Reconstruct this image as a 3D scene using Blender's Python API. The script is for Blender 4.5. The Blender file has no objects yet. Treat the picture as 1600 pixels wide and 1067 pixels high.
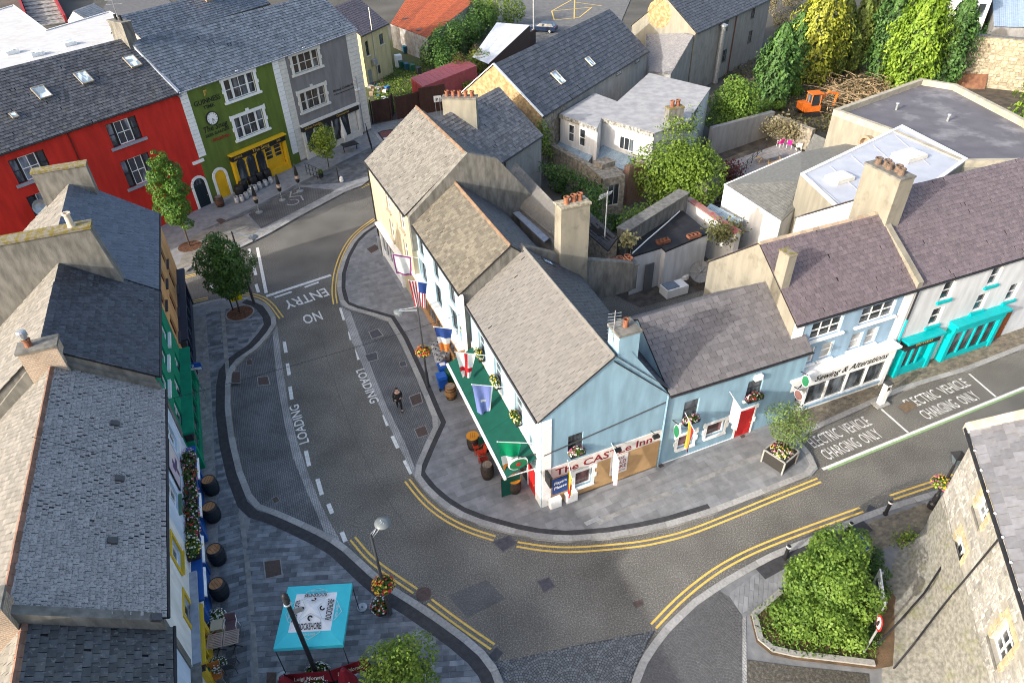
import bpy, math, random
import numpy as np
from mathutils import Vector as V, Matrix
R = math.radians
random.seed(7); rng = np.random.default_rng(7)
sc = bpy.context.scene; col = sc.collection
# ---------------------------------------------------------------- camera, sky, sun, exposure
CAMZ = 28.0; FPX = 1067.0; CX, CY = 800.0, 533.5
_dn = V((845 - CX, 1900 - CY, FPX)).normalized(); _up = -_dn
_fw = V((0, 0, 1)); _f = (_fw - _up * _fw.dot(_up)).normalized()
_r = _f.cross(_up)
if _r.x < 0: _r = -_r
CAMM = Matrix((_r, _f, _up))                      # world = CAMM @ (right, down, forward)
camd = bpy.data.cameras.new('camera'); cam = bpy.data.objects.new('camera', camd); col.objects.link(cam)
mw = Matrix.Identity(4)
for i, a in enumerate((V((1, 0, 0)), V((0, -1, 0)), V((0, 0, -1)))):
    w = CAMM @ a
    for j in range(3): mw[j][i] = w[j]
mw[2][3] = CAMZ
cam.matrix_world = mw
camd.sensor_width = 36; camd.lens = FPX * 36 / 1600; camd.clip_end = 2000; camd.clip_start = .5
sc.camera = cam
SUN_EL, SUN_AZ = 21.0, 37.0                       # shadows run along +37 deg from +X
world = bpy.data.worlds.new('World'); sc.world = world; world.use_nodes = True
wn = world.node_tree.nodes; wl = world.node_tree.links
bgn = wn['Background']; sky = wn.new('ShaderNodeTexSky'); sky.sky_type = 'NISHITA'; sky.sun_disc = False
sky.sun_elevation = R(SUN_EL); sky.sun_rotation = R(90 - (SUN_AZ + 180)); sky.dust_density = 5.0; sky.air_density = 1.0
wl.new(sky.outputs[0], bgn.inputs[0]); bgn.inputs[1].default_value = .15
sd = bpy.data.lights.new('sun', 'SUN'); so = bpy.data.objects.new('sun', sd); col.objects.link(so)
sd.energy = 2.0; sd.angle = R(.6); sd.color = (1, .965, .90)
_sdir = V((math.cos(R(SUN_AZ)) * math.cos(R(SUN_EL)), math.sin(R(SUN_AZ)) * math.cos(R(SUN_EL)), -math.sin(R(SUN_EL))))
so.rotation_euler = _sdir.to_track_quat('-Z', 'Y').to_euler()
sc.cycles.filter_width = 1.0
vs = sc.view_settings; vs.view_transform = 'Standard'; vs.look = 'None'; vs.gamma = 1; vs.use_curve_mapping = False
vs.exposure = 1.5
# ---------------------------------------------------------------- helpers
def ray(px, py): return CAMM @ V((px - CX, py - CY, FPX))
def G(px, py, z=0.0):
    v = ray(px, py); t = (z - CAMZ) / v.z
    return V((v.x * t, v.y * t, z))
def onpl(px, py, p, n):
    v = ray(px, py); o = V((0, 0, CAMZ)); return o + v * (n.dot(p - o) / n.dot(v))
ORG = {}
def props(o, label=None, cat=None, group=None, kind=None):
    if label: o['label'] = label
    if cat: o['category'] = cat
    if group: o['group'] = group
    if kind: o['kind'] = kind
    return o
def thing(name, label, cat, loc=(0, 0, 0), rz=0, group=None):
    o = bpy.data.objects.new(name, None); col.objects.link(o); o.location = loc; o.rotation_euler = (0, 0, rz)
    o.empty_display_size = .1
    props(o, label, cat, group); ORG[o.name] = V(loc); return o
def org(o): return ORG.get(o.name, V((0, 0, 0))) if o else V((0, 0, 0))
def link(name, me, parent=None, local=False):
    o = bpy.data.objects.new(name, me); col.objects.link(o)
    if parent: o.parent = parent; ORG[o.name] = org(parent)
    return o
KIDS = {}
def dup(root, loc, rz=0, label=None, group=None, scale=None, mats=None):
    kids = {}
    for ob in bpy.data.objects:
        if ob.parent: kids.setdefault(ob.parent.name, []).append(ob)
    def cp(o, par):
        c = o.copy(); col.objects.link(c)
        if par: c.parent = par
        for k in kids.get(o.name, ()): cp(k, c)
        return c
    c = cp(root, None); c.location = loc; c.rotation_euler = (0, 0, rz)
    if scale: c.scale = (scale,) * 3 if not hasattr(scale, '__len__') else scale
    if label: c['label'] = label
    if group: c['group'] = group
    return c
class MB:
    def __init__(s): s.v = []; s.f = []; s.m = []; s.c = []; s.mi = 0; s.rc = None
    def poly(s, pts, rnd=None):
        b = len(s.v); s.v.extend([tuple(p) for p in pts]); s.f.append(tuple(range(b, b + len(pts)))); s.m.append(s.mi); s.c.append(s.rc if rnd is None else rnd)
        return s
    def hexa(s, p, skip=()):       # p: 4 bottom (ccw from above), 4 top
        b = len(s.v); s.v.extend([tuple(q) for q in p])
        for i, q in enumerate(((3, 2, 1, 0), (4, 5, 6, 7), (0, 1, 5, 4), (1, 2, 6, 5), (2, 3, 7, 6), (3, 0, 4, 7))):
            if i in skip: continue
            s.f.append(tuple(b + k for k in q)); s.m.append(s.mi); s.c.append(s.rc)
        return s
    def obox(s, o, ex, ey, ez, skip=()):
        o, ex, ey, ez = V(o), V(ex), V(ey), V(ez)
        p = [o, o + ex, o + ex + ey, o + ey]
        if ex.cross(ey).dot(ez) < 0: p = [p[0], p[3], p[2], p[1]]
        return s.hexa(p + [q + ez for q in p], skip)
    def box(s, c, sx, sy, sz, rz=0, skip=()):   # c: centre of the bottom
        a = V((math.cos(rz), math.sin(rz), 0)); b = V((-math.sin(rz), math.cos(rz), 0))
        return s.obox(V(c) - a * sx / 2 - b * sy / 2, a * sx, b * sy, V((0, 0, sz)), skip)
    def prism(s, pts, dz, bottom=False):        # pts: top polygon, extruded down by dz (number or vector)
        pts = [V(p) for p in pts]; d = V((0, 0, -dz)) if not isinstance(dz, V) else dz
        n = len(pts); area = sum(pts[i].x * pts[(i + 1) % n].y - pts[(i + 1) % n].x * pts[i].y for i in range(n))
        if area < 0: pts = pts[::-1]
        s.poly(pts)
        if bottom: s.poly([p + d for p in reversed(pts)])
        for i in range(n):
            a, b = pts[i], pts[(i + 1) % n]; s.poly([a, a + d, b + d, b])
        return s
    def extr(s, pts, d):                        # closed extrusion of any planar polygon
        pts = [V(p) for p in pts]; d = V(d); n = len(pts)
        nn = V((0, 0, 0))
        for i in range(n): nn += pts[i].cross(pts[(i + 1) % n])
        if nn.dot(d) > 0: pts = pts[::-1]
        s.poly(pts); s.poly([p + d for p in reversed(pts)])
        for i in range(n):
            a, b = pts[i], pts[(i + 1) % n]; s.poly([b, a, a + d, b + d])
        return s
    def tube(s, path, r, n=8, cap=True, r2=None):
        path = [V(p) for p in path]; rings = []
        for i, p in enumerate(path):
            t = (path[min(i + 1, len(path) - 1)] - path[max(i - 1, 0)]).normalized()
            a = t.orthogonal().normalized() if i == 0 else (rings[-1][1] - t * rings[-1][1].dot(t)).normalized()
            rr = r if r2 is None else r + (r2 - r) * i / (len(path) - 1)
            b = t.cross(a); base = len(s.v)
            for k in range(n): s.v.append(tuple(p + (a * math.cos(2 * math.pi * k / n) + b * math.sin(2 * math.pi * k / n)) * rr))
            rings.append((base, a))
        for (b0, _), (b1, _) in zip(rings, rings[1:]):
            for k in range(n):
                s.f.append((b0 + k, b0 + (k + 1) % n, b1 + (k + 1) % n, b1 + k)); s.m.append(s.mi); s.c.append(s.rc)
        if cap:
            s.f.append(tuple(rings[0][0] + k for k in reversed(range(n)))); s.m.append(s.mi); s.c.append(s.rc)
            s.f.append(tuple(rings[-1][0] + k for k in range(n))); s.m.append(s.mi); s.c.append(s.rc)
        return s
    def lathe(s, c, prof, n=14, ax=None):
        c = V(c); ax = V(ax or (0, 0, 1)).normalized(); a = ax.orthogonal().normalized(); b = ax.cross(a); base = len(s.v)
        for r, z in prof:
            for k in range(n): s.v.append(tuple(c + ax * z + (a * math.cos(2 * math.pi * k / n) + b * math.sin(2 * math.pi * k / n)) * max(r, .0005)))
        for j in range(len(prof) - 1):
            for k in range(n):
                s.f.append((base + j * n + k, base + j * n + (k + 1) % n, base + (j + 1) * n + (k + 1) % n, base + (j + 1) * n + k)); s.m.append(s.mi); s.c.append(s.rc)
        return s
    def build(s, name, mats, parent=None, smooth=False, kind=None, label=None):
        me = bpy.data.meshes.new(name); o0 = org(parent)
        me.from_pydata([(a - o0.x, b - o0.y, c - o0.z) for a, b, c in s.v] if o0.length > 0 else s.v, [], s.f)
        for m in (mats if isinstance(mats, (list, tuple)) else [mats]): me.materials.append(m)
        if any(s.m): me.polygons.foreach_set('material_index', s.m)
        if any(c is not None for c in s.c):
            at = me.attributes.new('rnd', 'FLOAT', 'FACE'); at.data.foreach_set('value', [0.0 if c is None else c for c in s.c])
        if smooth: me.shade_smooth() if hasattr(me, 'shade_smooth') else me.polygons.foreach_set('use_smooth', [True] * len(s.f))
        me.update(); o = link(name, me, parent)
        if kind: o['kind'] = kind
        if label: o['label'] = label
        return o
# ---------------------------------------------------------------- materials
MATS = {}
def nodes(name):
    m = bpy.data.materials.new(name); m.use_nodes = True; t = m.node_tree
    return m, t, t.nodes, t.links, t.nodes['Principled BSDF']
def mat(name, c, rough=.8, c2=None, scale=3.0, bump=0.0, bscale=40.0, metal=0, spec=.3, rnd=0.0, stain=0.0, stc=(.05, .05, .04), stscale=.6, trans=0.0, detail=6, stretch=None, lo=.35, hi=.65):
    """plaster / paint / stone: two-tone noise, optional stain patches, per-piece tone (rnd) and fine relief"""
    if name in MATS: return MATS[name]
    m, t, N, L, b = nodes(name)
    b.inputs['Roughness'].default_value = rough; b.inputs['Metallic'].default_value = metal
    b.inputs['Specular IOR Level'].default_value = spec
    c2 = c2 or tuple(x * .86 for x in c)
    g = N.new('ShaderNodeNewGeometry'); pos = g.outputs['Position']
    if stretch:
        mp = N.new('ShaderNodeMapping'); mp.inputs['Scale'].default_value = stretch; L.new(pos, mp.inputs[0]); pos = mp.outputs[0]
    n1 = N.new('ShaderNodeTexNoise'); n1.inputs['Scale'].default_value = scale; n1.inputs['Detail'].default_value = detail; L.new(pos, n1.inputs['Vector'])
    r1 = N.new('ShaderNodeValToRGB'); r1.color_ramp.elements[0].position = lo; r1.color_ramp.elements[1].position = hi
    r1.color_ramp.elements[0].color = (*c2, 1); r1.color_ramp.elements[1].color = (*c, 1); L.new(n1.outputs[0], r1.inputs[0]); out = r1.outputs[0]
    if stain:
        n2 = N.new('ShaderNodeTexNoise'); n2.inputs['Scale'].default_value = stscale; n2.inputs['Detail'].default_value = 8; n2.inputs['Roughness'].default_value = .65; L.new(g.outputs['Position'], n2.inputs['Vector'])
        mr = N.new('ShaderNodeMapRange'); mr.inputs[1].default_value = .52; mr.inputs[2].default_value = .72; mr.inputs[4].default_value = stain; L.new(n2.outputs[0], mr.inputs[0])
        mx = N.new('ShaderNodeMix'); mx.data_type = 'RGBA'; L.new(mr.outputs[0], mx.inputs[0]); L.new(out, mx.inputs[6]); mx.inputs[7].default_value = (*stc, 1); out = mx.outputs[2]
    if rnd:
        at = N.new('ShaderNodeAttribute'); at.attribute_name = 'rnd'; oi = N.new('ShaderNodeObjectInfo')
        ad = N.new('ShaderNodeMath'); ad.operation = 'ADD'; L.new(at.outputs['Fac'], ad.inputs[0]); L.new(oi.outputs['Random'], ad.inputs[1])
        fr = N.new('ShaderNodeMath'); fr.operation = 'FRACT'; L.new(ad.outputs[0], fr.inputs[0])
        mr = N.new('ShaderNodeMapRange'); mr.inputs[3].default_value = 1 - rnd; mr.inputs[4].default_value = 1 + rnd; L.new(fr.outputs[0], mr.inputs[0])
        hs = N.new('ShaderNodeHueSaturation'); L.new(mr.outputs[0], hs.inputs['Value']); L.new(out, hs.inputs['Color']); out = hs.outputs[0]
    L.new(out, b.inputs['Base Color'])
    if bump:
        n3 = N.new('ShaderNodeTexNoise'); n3.inputs['Scale'].default_value = bscale; n3.inputs['Detail'].default_value = 4; L.new(pos, n3.inputs['Vector'])
        bp = N.new('ShaderNodeBump'); bp.inputs['Strength'].default_value = bump; bp.inputs['Distance'].default_value = .02; L.new(n3.outputs[0], bp.inputs['Height']); L.new(bp.outputs[0], b.inputs['Normal'])
    if trans:
        tr = N.new('ShaderNodeBsdfTranslucent'); L.new(out, tr.inputs[0]); ms = N.new('ShaderNodeMixShader'); ms.inputs[0].default_value = trans
        L.new(b.outputs[0], ms.inputs[1]); L.new(tr.outputs[0], ms.inputs[2]); L.new(ms.outputs[0], N['Material Output'].inputs[0])
    MATS[name] = m; return m
def leafmat(name, dark, light, tr=.35):
    if name in MATS: return MATS[name]
    m, t, N, L, b = nodes(name); b.inputs['Roughness'].default_value = .55; b.inputs['Specular IOR Level'].default_value = .3
    at = N.new('ShaderNodeAttribute'); at.attribute_name = 'rnd'
    r1 = N.new('ShaderNodeValToRGB'); r1.color_ramp.elements[0].color = (*dark, 1); r1.color_ramp.elements[1].color = (*light, 1); L.new(at.outputs['Fac'], r1.inputs[0])
    L.new(r1.outputs[0], b.inputs['Base Color']); trn = N.new('ShaderNodeBsdfTranslucent'); L.new(r1.outputs[0], trn.inputs[0])
    ms = N.new('ShaderNodeMixShader'); ms.inputs[0].default_value = tr; L.new(b.outputs[0], ms.inputs[1]); L.new(trn.outputs[0], ms.inputs[2]); L.new(ms.outputs[0], N['Material Output'].inputs[0])
    MATS[name] = m; return m
def chipmat(name, a, b_, c, scale=9, rough=.9, wear=.25):
    """asphalt: pale chippings in dark binder, with broad tyre wear"""
    if name in MATS: return MATS[name]
    m, t, N, L, b = nodes(name); b.inputs['Roughness'].default_value = rough; b.inputs['Specular IOR Level'].default_value = .25
    g = N.new('ShaderNodeNewGeometry')
    n1 = N.new('ShaderNodeTexNoise'); n1.inputs['Scale'].default_value = scale; n1.inputs['Detail'].default_value = 3; n1.inputs['Roughness'].default_value = .8; L.new(g.outputs['Position'], n1.inputs['Vector'])
    r1 = N.new('ShaderNodeValToRGB'); e = r1.color_ramp.elements; e[0].position = .40; e[0].color = (*a, 1); e[1].position = .66; e[1].color = (*c, 1); k = e.new(.53); k.color = (*b_, 1); L.new(n1.outputs[0], r1.inputs[0])
    n2 = N.new('ShaderNodeTexNoise'); n2.inputs['Scale'].default_value = .35; n2.inputs['Detail'].default_value = 6; L.new(g.outputs['Position'], n2.inputs['Vector'])
    mr = N.new('ShaderNodeMapRange'); mr.inputs[1].default_value = .3; mr.inputs[2].default_value = .7; mr.inputs[3].default_value = 1 - wear; mr.inputs[4].default_value = 1 + wear; L.new(n2.outputs[0], mr.inputs[0])
    hs = N.new('ShaderNodeHueSaturation'); L.new(mr.outputs[0], hs.inputs['Value']); L.new(r1.outputs[0], hs.inputs['Color']); L.new(hs.outputs[0], b.inputs['Base Color'])
    bp = N.new('ShaderNodeBump'); bp.inputs['Strength'].default_value = .35; bp.inputs['Distance'].default_value = .02; L.new(n1.outputs[0], bp.inputs['Height']); L.new(bp.outputs[0], b.inputs['Normal'])
    MATS[name] = m; return m
def brickmat(name, c1, c2, mortar, scale, w=.5, h=.25, ang=0, ms=.02, rough=.85, bump=.5, vert=False):
    if name in MATS: return MATS[name]
    m, t, N, L, b = nodes(name); b.inputs['Roughness'].default_value = rough; b.inputs['Specular IOR Level'].default_value = .25
    g = N.new('ShaderNodeNewGeometry'); mp = N.new('ShaderNodeMapping'); mp.inputs['Rotation'].default_value = (0, 0, -ang); L.new(g.outputs['Position'], mp.inputs[0])
    if vert:
        sx = N.new('ShaderNodeSeparateXYZ'); ad = N.new('ShaderNodeMath'); cx = N.new('ShaderNodeCombineXYZ'); L.new(g.outputs['Position'], sx.inputs[0]); L.new(sx.outputs[0], ad.inputs[0]); L.new(sx.outputs[1], ad.inputs[1]); L.new(ad.outputs[0], cx.inputs[0]); L.new(sx.outputs[2], cx.inputs[1]); L.new(cx.outputs[0], mp.inputs[0])
    br = N.new('ShaderNodeTexBrick'); br.inputs['Scale'].default_value = scale; br.inputs['Brick Width'].default_value = w; br.inputs['Row Height'].default_value = h; br.inputs['Mortar Size'].default_value = ms
    br.inputs['Color1'].default_value = (*c1, 1); br.inputs['Color2'].default_value = (*c2, 1); br.inputs['Mortar'].default_value = (*mortar, 1); L.new(mp.outputs[0], br.inputs['Vector'])
    n2 = N.new('ShaderNodeTexNoise'); n2.inputs['Scale'].default_value = .7; n2.inputs['Detail'].default_value = 7; L.new(g.outputs['Position'], n2.inputs['Vector'])
    mr = N.new('ShaderNodeMapRange'); mr.inputs[1].default_value = .3; mr.inputs[2].default_value = .7; mr.inputs[3].default_value = .75; mr.inputs[4].default_value = 1.25; L.new(n2.outputs[0], mr.inputs[0])
    hs = N.new('ShaderNodeHueSaturation'); L.new(mr.outputs[0], hs.inputs['Value']); L.new(br.outputs[0], hs.inputs['Color']); L.new(hs.outputs[0], b.inputs['Base Color'])
    bp = N.new('ShaderNodeBump'); bp.inputs['Strength'].default_value = bump; bp.inputs['Distance'].default_value = .01; bp.invert = True; L.new(br.outputs['Fac'], bp.inputs['Height']); L.new(bp.outputs[0], b.inputs['Normal'])
    MATS[name] = m; return m
def slatemat(name, c, c2, rnd=.25, spscale=7.0, moss=0.0, mossc=(.09, .08, .03), rough=.55, spots=0.0, spotc=(.45, .45, .42), streak=None):
    if name in MATS: return MATS[name]
    m = mat(name, c, rough, c2, 4.5, .3, 60, rnd=rnd, lo=.25, hi=.75, stain=moss, stc=mossc, stscale=1.1, spec=.35)
    if spots:
        t = m.node_tree; N, L = t.nodes, t.links; b = N['Principled BSDF']; src = b.inputs['Base Color'].links[0].from_socket
        g = N.new('ShaderNodeNewGeometry'); n = N.new('ShaderNodeTexNoise'); n.inputs['Scale'].default_value = spscale; n.inputs['Detail'].default_value = 5; n.inputs['Roughness'].default_value = .7; L.new(g.outputs['Position'], n.inputs['Vector'])
        mr = N.new('ShaderNodeMapRange'); mr.inputs[1].default_value = .57 if spscale < 10 else .53; mr.inputs[2].default_value = .68 if spscale < 10 else .58; mr.inputs[4].default_value = spots; L.new(n.outputs[0], mr.inputs[0])
        mx = N.new('ShaderNodeMix'); mx.data_type = 'RGBA'; L.new(mr.outputs[0], mx.inputs[0]); L.new(src, mx.inputs[6]); mx.inputs[7].default_value = (*spotc, 1); L.new(mx.outputs[2], b.inputs['Base Color'])
    return m
def glassmat(name='window_glass', c=(.025, .03, .035), rough=.08):
    if name in MATS: return MATS[name]
    m, t, N, L, b = nodes(name); b.inputs['Base Color'].default_value = (*c, 1); b.inputs['Roughness'].default_value = rough; b.inputs['Specular IOR Level'].default_value = .6
    g = N.new('ShaderNodeNewGeometry'); n = N.new('ShaderNodeTexNoise'); n.inputs['Scale'].default_value = 1.6; n.inputs['Detail'].default_value = 5; mp = N.new('ShaderNodeMapping'); mp.inputs['Scale'].default_value = (1, 1, .3); L.new(g.outputs['Position'], mp.inputs[0]); L.new(mp.outputs[0], n.inputs['Vector'])
    r = N.new('ShaderNodeValToRGB'); r.color_ramp.elements[0].position = .48; r.color_ramp.elements[1].position = .66; r.color_ramp.elements[0].color = (*c, 1); r.color_ramp.elements[1].color = (*[x * 5 + .03 for x in c], 1); L.new(n.outputs[0], r.inputs[0]); L.new(r.outputs[0], b.inputs['Base Color'])
    MATS[name] = m; return m
GLASS = glassmat(); BLIND = mat('window_blind', (.5, .5, .48), .5, (.25, .26, .27), 1.5)
WHITE = mat('white_paint', (.80, .80, .78), .5, (.72, .72, .70), 4)
BLACK = mat('black_paint', (.015, .015, .017), .4, (.025, .025, .027), 4)
DARKM = mat('dark_metal', (.04, .042, .045), .45, (.06, .06, .065), 5)
GALV = mat('galvanised_metal', (.42, .44, .46), .45, (.32, .34, .36), 5, metal=.6)
LEAD = mat('lead_flashing', (.30, .34, .40), .6, (.22, .25, .30), 3, rnd=0)
CONC = mat('weathered_concrete', (.19, .185, .168), .9, (.105, .102, .092), 3.5, .5, 30, stretch=(1, 1, .3), stain=.5, stc=(.08, .08, .07), stscale=.9)
MOSS = mat('moss', (.17, .135, .03), 1, (.20, .185, .15), 5, 1, 25, lo=.44, hi=.56, stain=.5, stc=(.05, .045, .02), stscale=4)
TERRA = mat('terracotta', (.25, .10, .055), .85, (.15, .06, .035), 6)
GOLDP = mat('gold_lettering', (.55, .36, .08), .4)
REDP = mat('red_paint', (.5, .02, .02), .4)
WOOD = mat('timber', (.30, .17, .08), .7, (.18, .09, .04), 6, stretch=(1, 1, 8))
# ---------------------------------------------------------------- lettering
def text(s, o, ex, ey, h, m, parent=None, width=None, name='lettering', depth=.01, lift=.004, shear=0, label=None, bold=.018):
    """text in the plane (ex right, ey up) starting at o; h = capital height; width = stretch to that length"""
    cu = bpy.data.curves.new(name, 'FONT'); cu.body = s; cu.size = 1; cu.extrude = 0; cu.offset = bold; cu.shear = shear; cu.resolution_u = 2
    ob = bpy.data.objects.new('tmp', cu); me = bpy.data.meshes.new_from_object(ob); bpy.data.objects.remove(ob); bpy.data.curves.remove(cu)
    n = len(me.vertices); co = np.empty(n * 3, 'f'); me.vertices.foreach_get('co', co); co = co.reshape(-1, 3)
    x0, x1 = co[:, 0].min(), co[:, 0].max(); sx = (width / (x1 - x0)) if width else h / .7
    ex, ey = V(ex).normalized(), V(ey).normalized(); nn = ex.cross(ey).normalized(); o = V(o) - org(parent)
    e3, y3, n3, o3 = (np.array(q) for q in (ex, ey, nn, o))
    w = o3 + np.outer((co[:, 0] - x0) * sx, e3) + np.outer(co[:, 1] * h / .7, y3) + n3 * lift
    me.vertices.foreach_set('co', w.astype('f').ravel()); me.materials.clear(); me.materials.append(m); me.name = name
    me.update(); ob = link(name, me, parent)
    if label: ob['label'] = label
    return ob
# ---------------------------------------------------------------- slates and roofs
def lerp(a, b, t): return a + (b - a) * t
UNDER = mat('roof_underlay', (.022, .022, .024), .9)
def slates(roof, Q, m, w=.30, c=.25, th=.036, ind=0, seed=1, name='slate', jit=.10, gone=0.0, ragged=.03):
    """Q = eaveL, eaveR, ridgeR, ridgeL (world). Courses of overlapping slates; the ind nearest to the camera become objects, the rest one part."""
    r = random.Random(seed); eL, eR, rR, rL = [V(q) for q in Q]
    n = (eR - eL).cross(rL - eL).normalized()
    if n.z < 0: n = -n
    H = ((rL - eL).length + (rR - eR).length) / 2; rows = max(1, int(H / c)); recs = []
    E = ((eR - eL) + (rR - rL)).normalized()
    for k in range(rows):
        t0, t1 = k / rows, min(1.0, (k + 1.15) / rows)
        a0, b0, a1, b1 = lerp(eL, rL, t0), lerp(eR, rR, t0), lerp(eL, rL, t1), lerp(eR, rR, t1)
        x0, x1 = E.dot(a0), E.dot(b0); off = (w / 2 if k % 2 else 0); y = x0 - off
        while y < x1 - .02:
            ya, yb = max(y, x0), min(y + w, x1); y += w
            if yb - ya < .04 or r.random() < gone: continue
            f0, f1 = (ya - x0) / (x1 - x0), (yb - x0) / (x1 - x0)
            recs.append((lerp(a0, b0, f0), lerp(a0, b0, f1), lerp(a1, b1, f1), lerp(a1, b1, f0), yb - ya > w * .98))
    ids = set()
    if ind:
        full = [i for i, q in enumerate(recs) if q[4]]
        full.sort(key=lambda i: (recs[i][0] - V((0, 0, CAMZ))).length); ids = set(full[:ind])
    mb = MB(); o0 = org(roof); base = None
    for i, (p0, p1, p2, p3, full) in enumerate(recs):
        d = n * th * (1 + r.uniform(-jit, jit) * 3); sh = E * r.uniform(-.006, .006); gap = E * .011; rv = r.random()
        g2 = E * (w * r.uniform(.08, .28) if r.random() < ragged and i not in ids else 0); q = [p0 + gap + sh, p1 - gap + sh - g2, p2 - gap + sh - g2 * .6, p3 + gap + sh]; top = [q[0] + d, q[1] + d, q[2] + n * .003, q[3] + n * .003]
        if i in ids:
            s = (q[3] - q[0]); L = s.length; s.normalize()
            if base is None:
                b2 = MB(); W = w - .018
                b2.hexa([(0, 0, 0), (W, 0, 0), (W, L, 0), (0, L, 0), (0, 0, th), (W, 0, th), (W, L, .003), (0, L, .003)], (0,))
                base = bpy.data.meshes.new(name); base.from_pydata(b2.v, [], b2.f); base.materials.append(m)
            o = bpy.data.objects.new(name, base); col.objects.link(o); o.parent = roof
            e = (q[1] - q[0]).normalized(); nn = e.cross(s).normalized(); s2 = nn.cross(e)
            o.matrix_local = Matrix(((e.x, s2.x, nn.x, q[0].x - o0.x), (e.y, s2.y, nn.y, q[0].y - o0.y), (e.z, s2.z, nn.z, q[0].z - o0.z), (0, 0, 0, 1)))
            o.scale = (1, 1, 1 + r.uniform(-.3, .4))
        else:
            mb.rc = rv; mb.poly(top); mb.poly([q[0], q[1], top[1], top[0]]); mb.poly([q[1], q[2], top[2], top[1]]); mb.poly([q[3], q[0], top[0], top[3]])
    if mb.f: mb.build('slating', m, roof, kind='stuff')
def ridge_tiles(roof, a, b, m, L=.45, r=.13, ind=True):
    a, b = V(a), V(b); n = max(1, round((b - a).length / L)); t = (b - a) / n; o0 = org(roof)
    mb = MB(); LL = t.length; prof = [(-r, -r * .75), (-r * .55, -.01), (0, r * .28), (r * .55, -.01), (r, -r * .75)]
    for x0, x1, k in ((0, LL * .97, 1.0),):
        for (y0, z0), (y1, z1) in zip(prof, prof[1:]): mb.poly([(x0, y0, z0), (x1, y0 * .93, z0), (x1, y1 * .93, z1 * .93), (x0, y1, z1)])
    mb.poly([(0, y, z) for y, z in reversed(prof)])
    me = bpy.data.meshes.new('ridge_tile'); me.from_pydata(mb.v, [], mb.f); me.materials.append(m)
    e = t.normalized(); s = V((-e.y, e.x, 0)).normalized(); u = e.cross(s)
    for i in range(n):
        o = bpy.data.objects.new('ridge_tile', me); col.objects.link(o); o.parent = roof; p = a + t * i - o0 + V((0, 0, .03 + random.uniform(-.008, .008)))
        o.matrix_local = Matrix(((e.x, s.x, u.x, p.x), (e.y, s.y, u.y, p.y), (e.z, s.z, u.z, p.z), (0, 0, 0, 1)))
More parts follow.
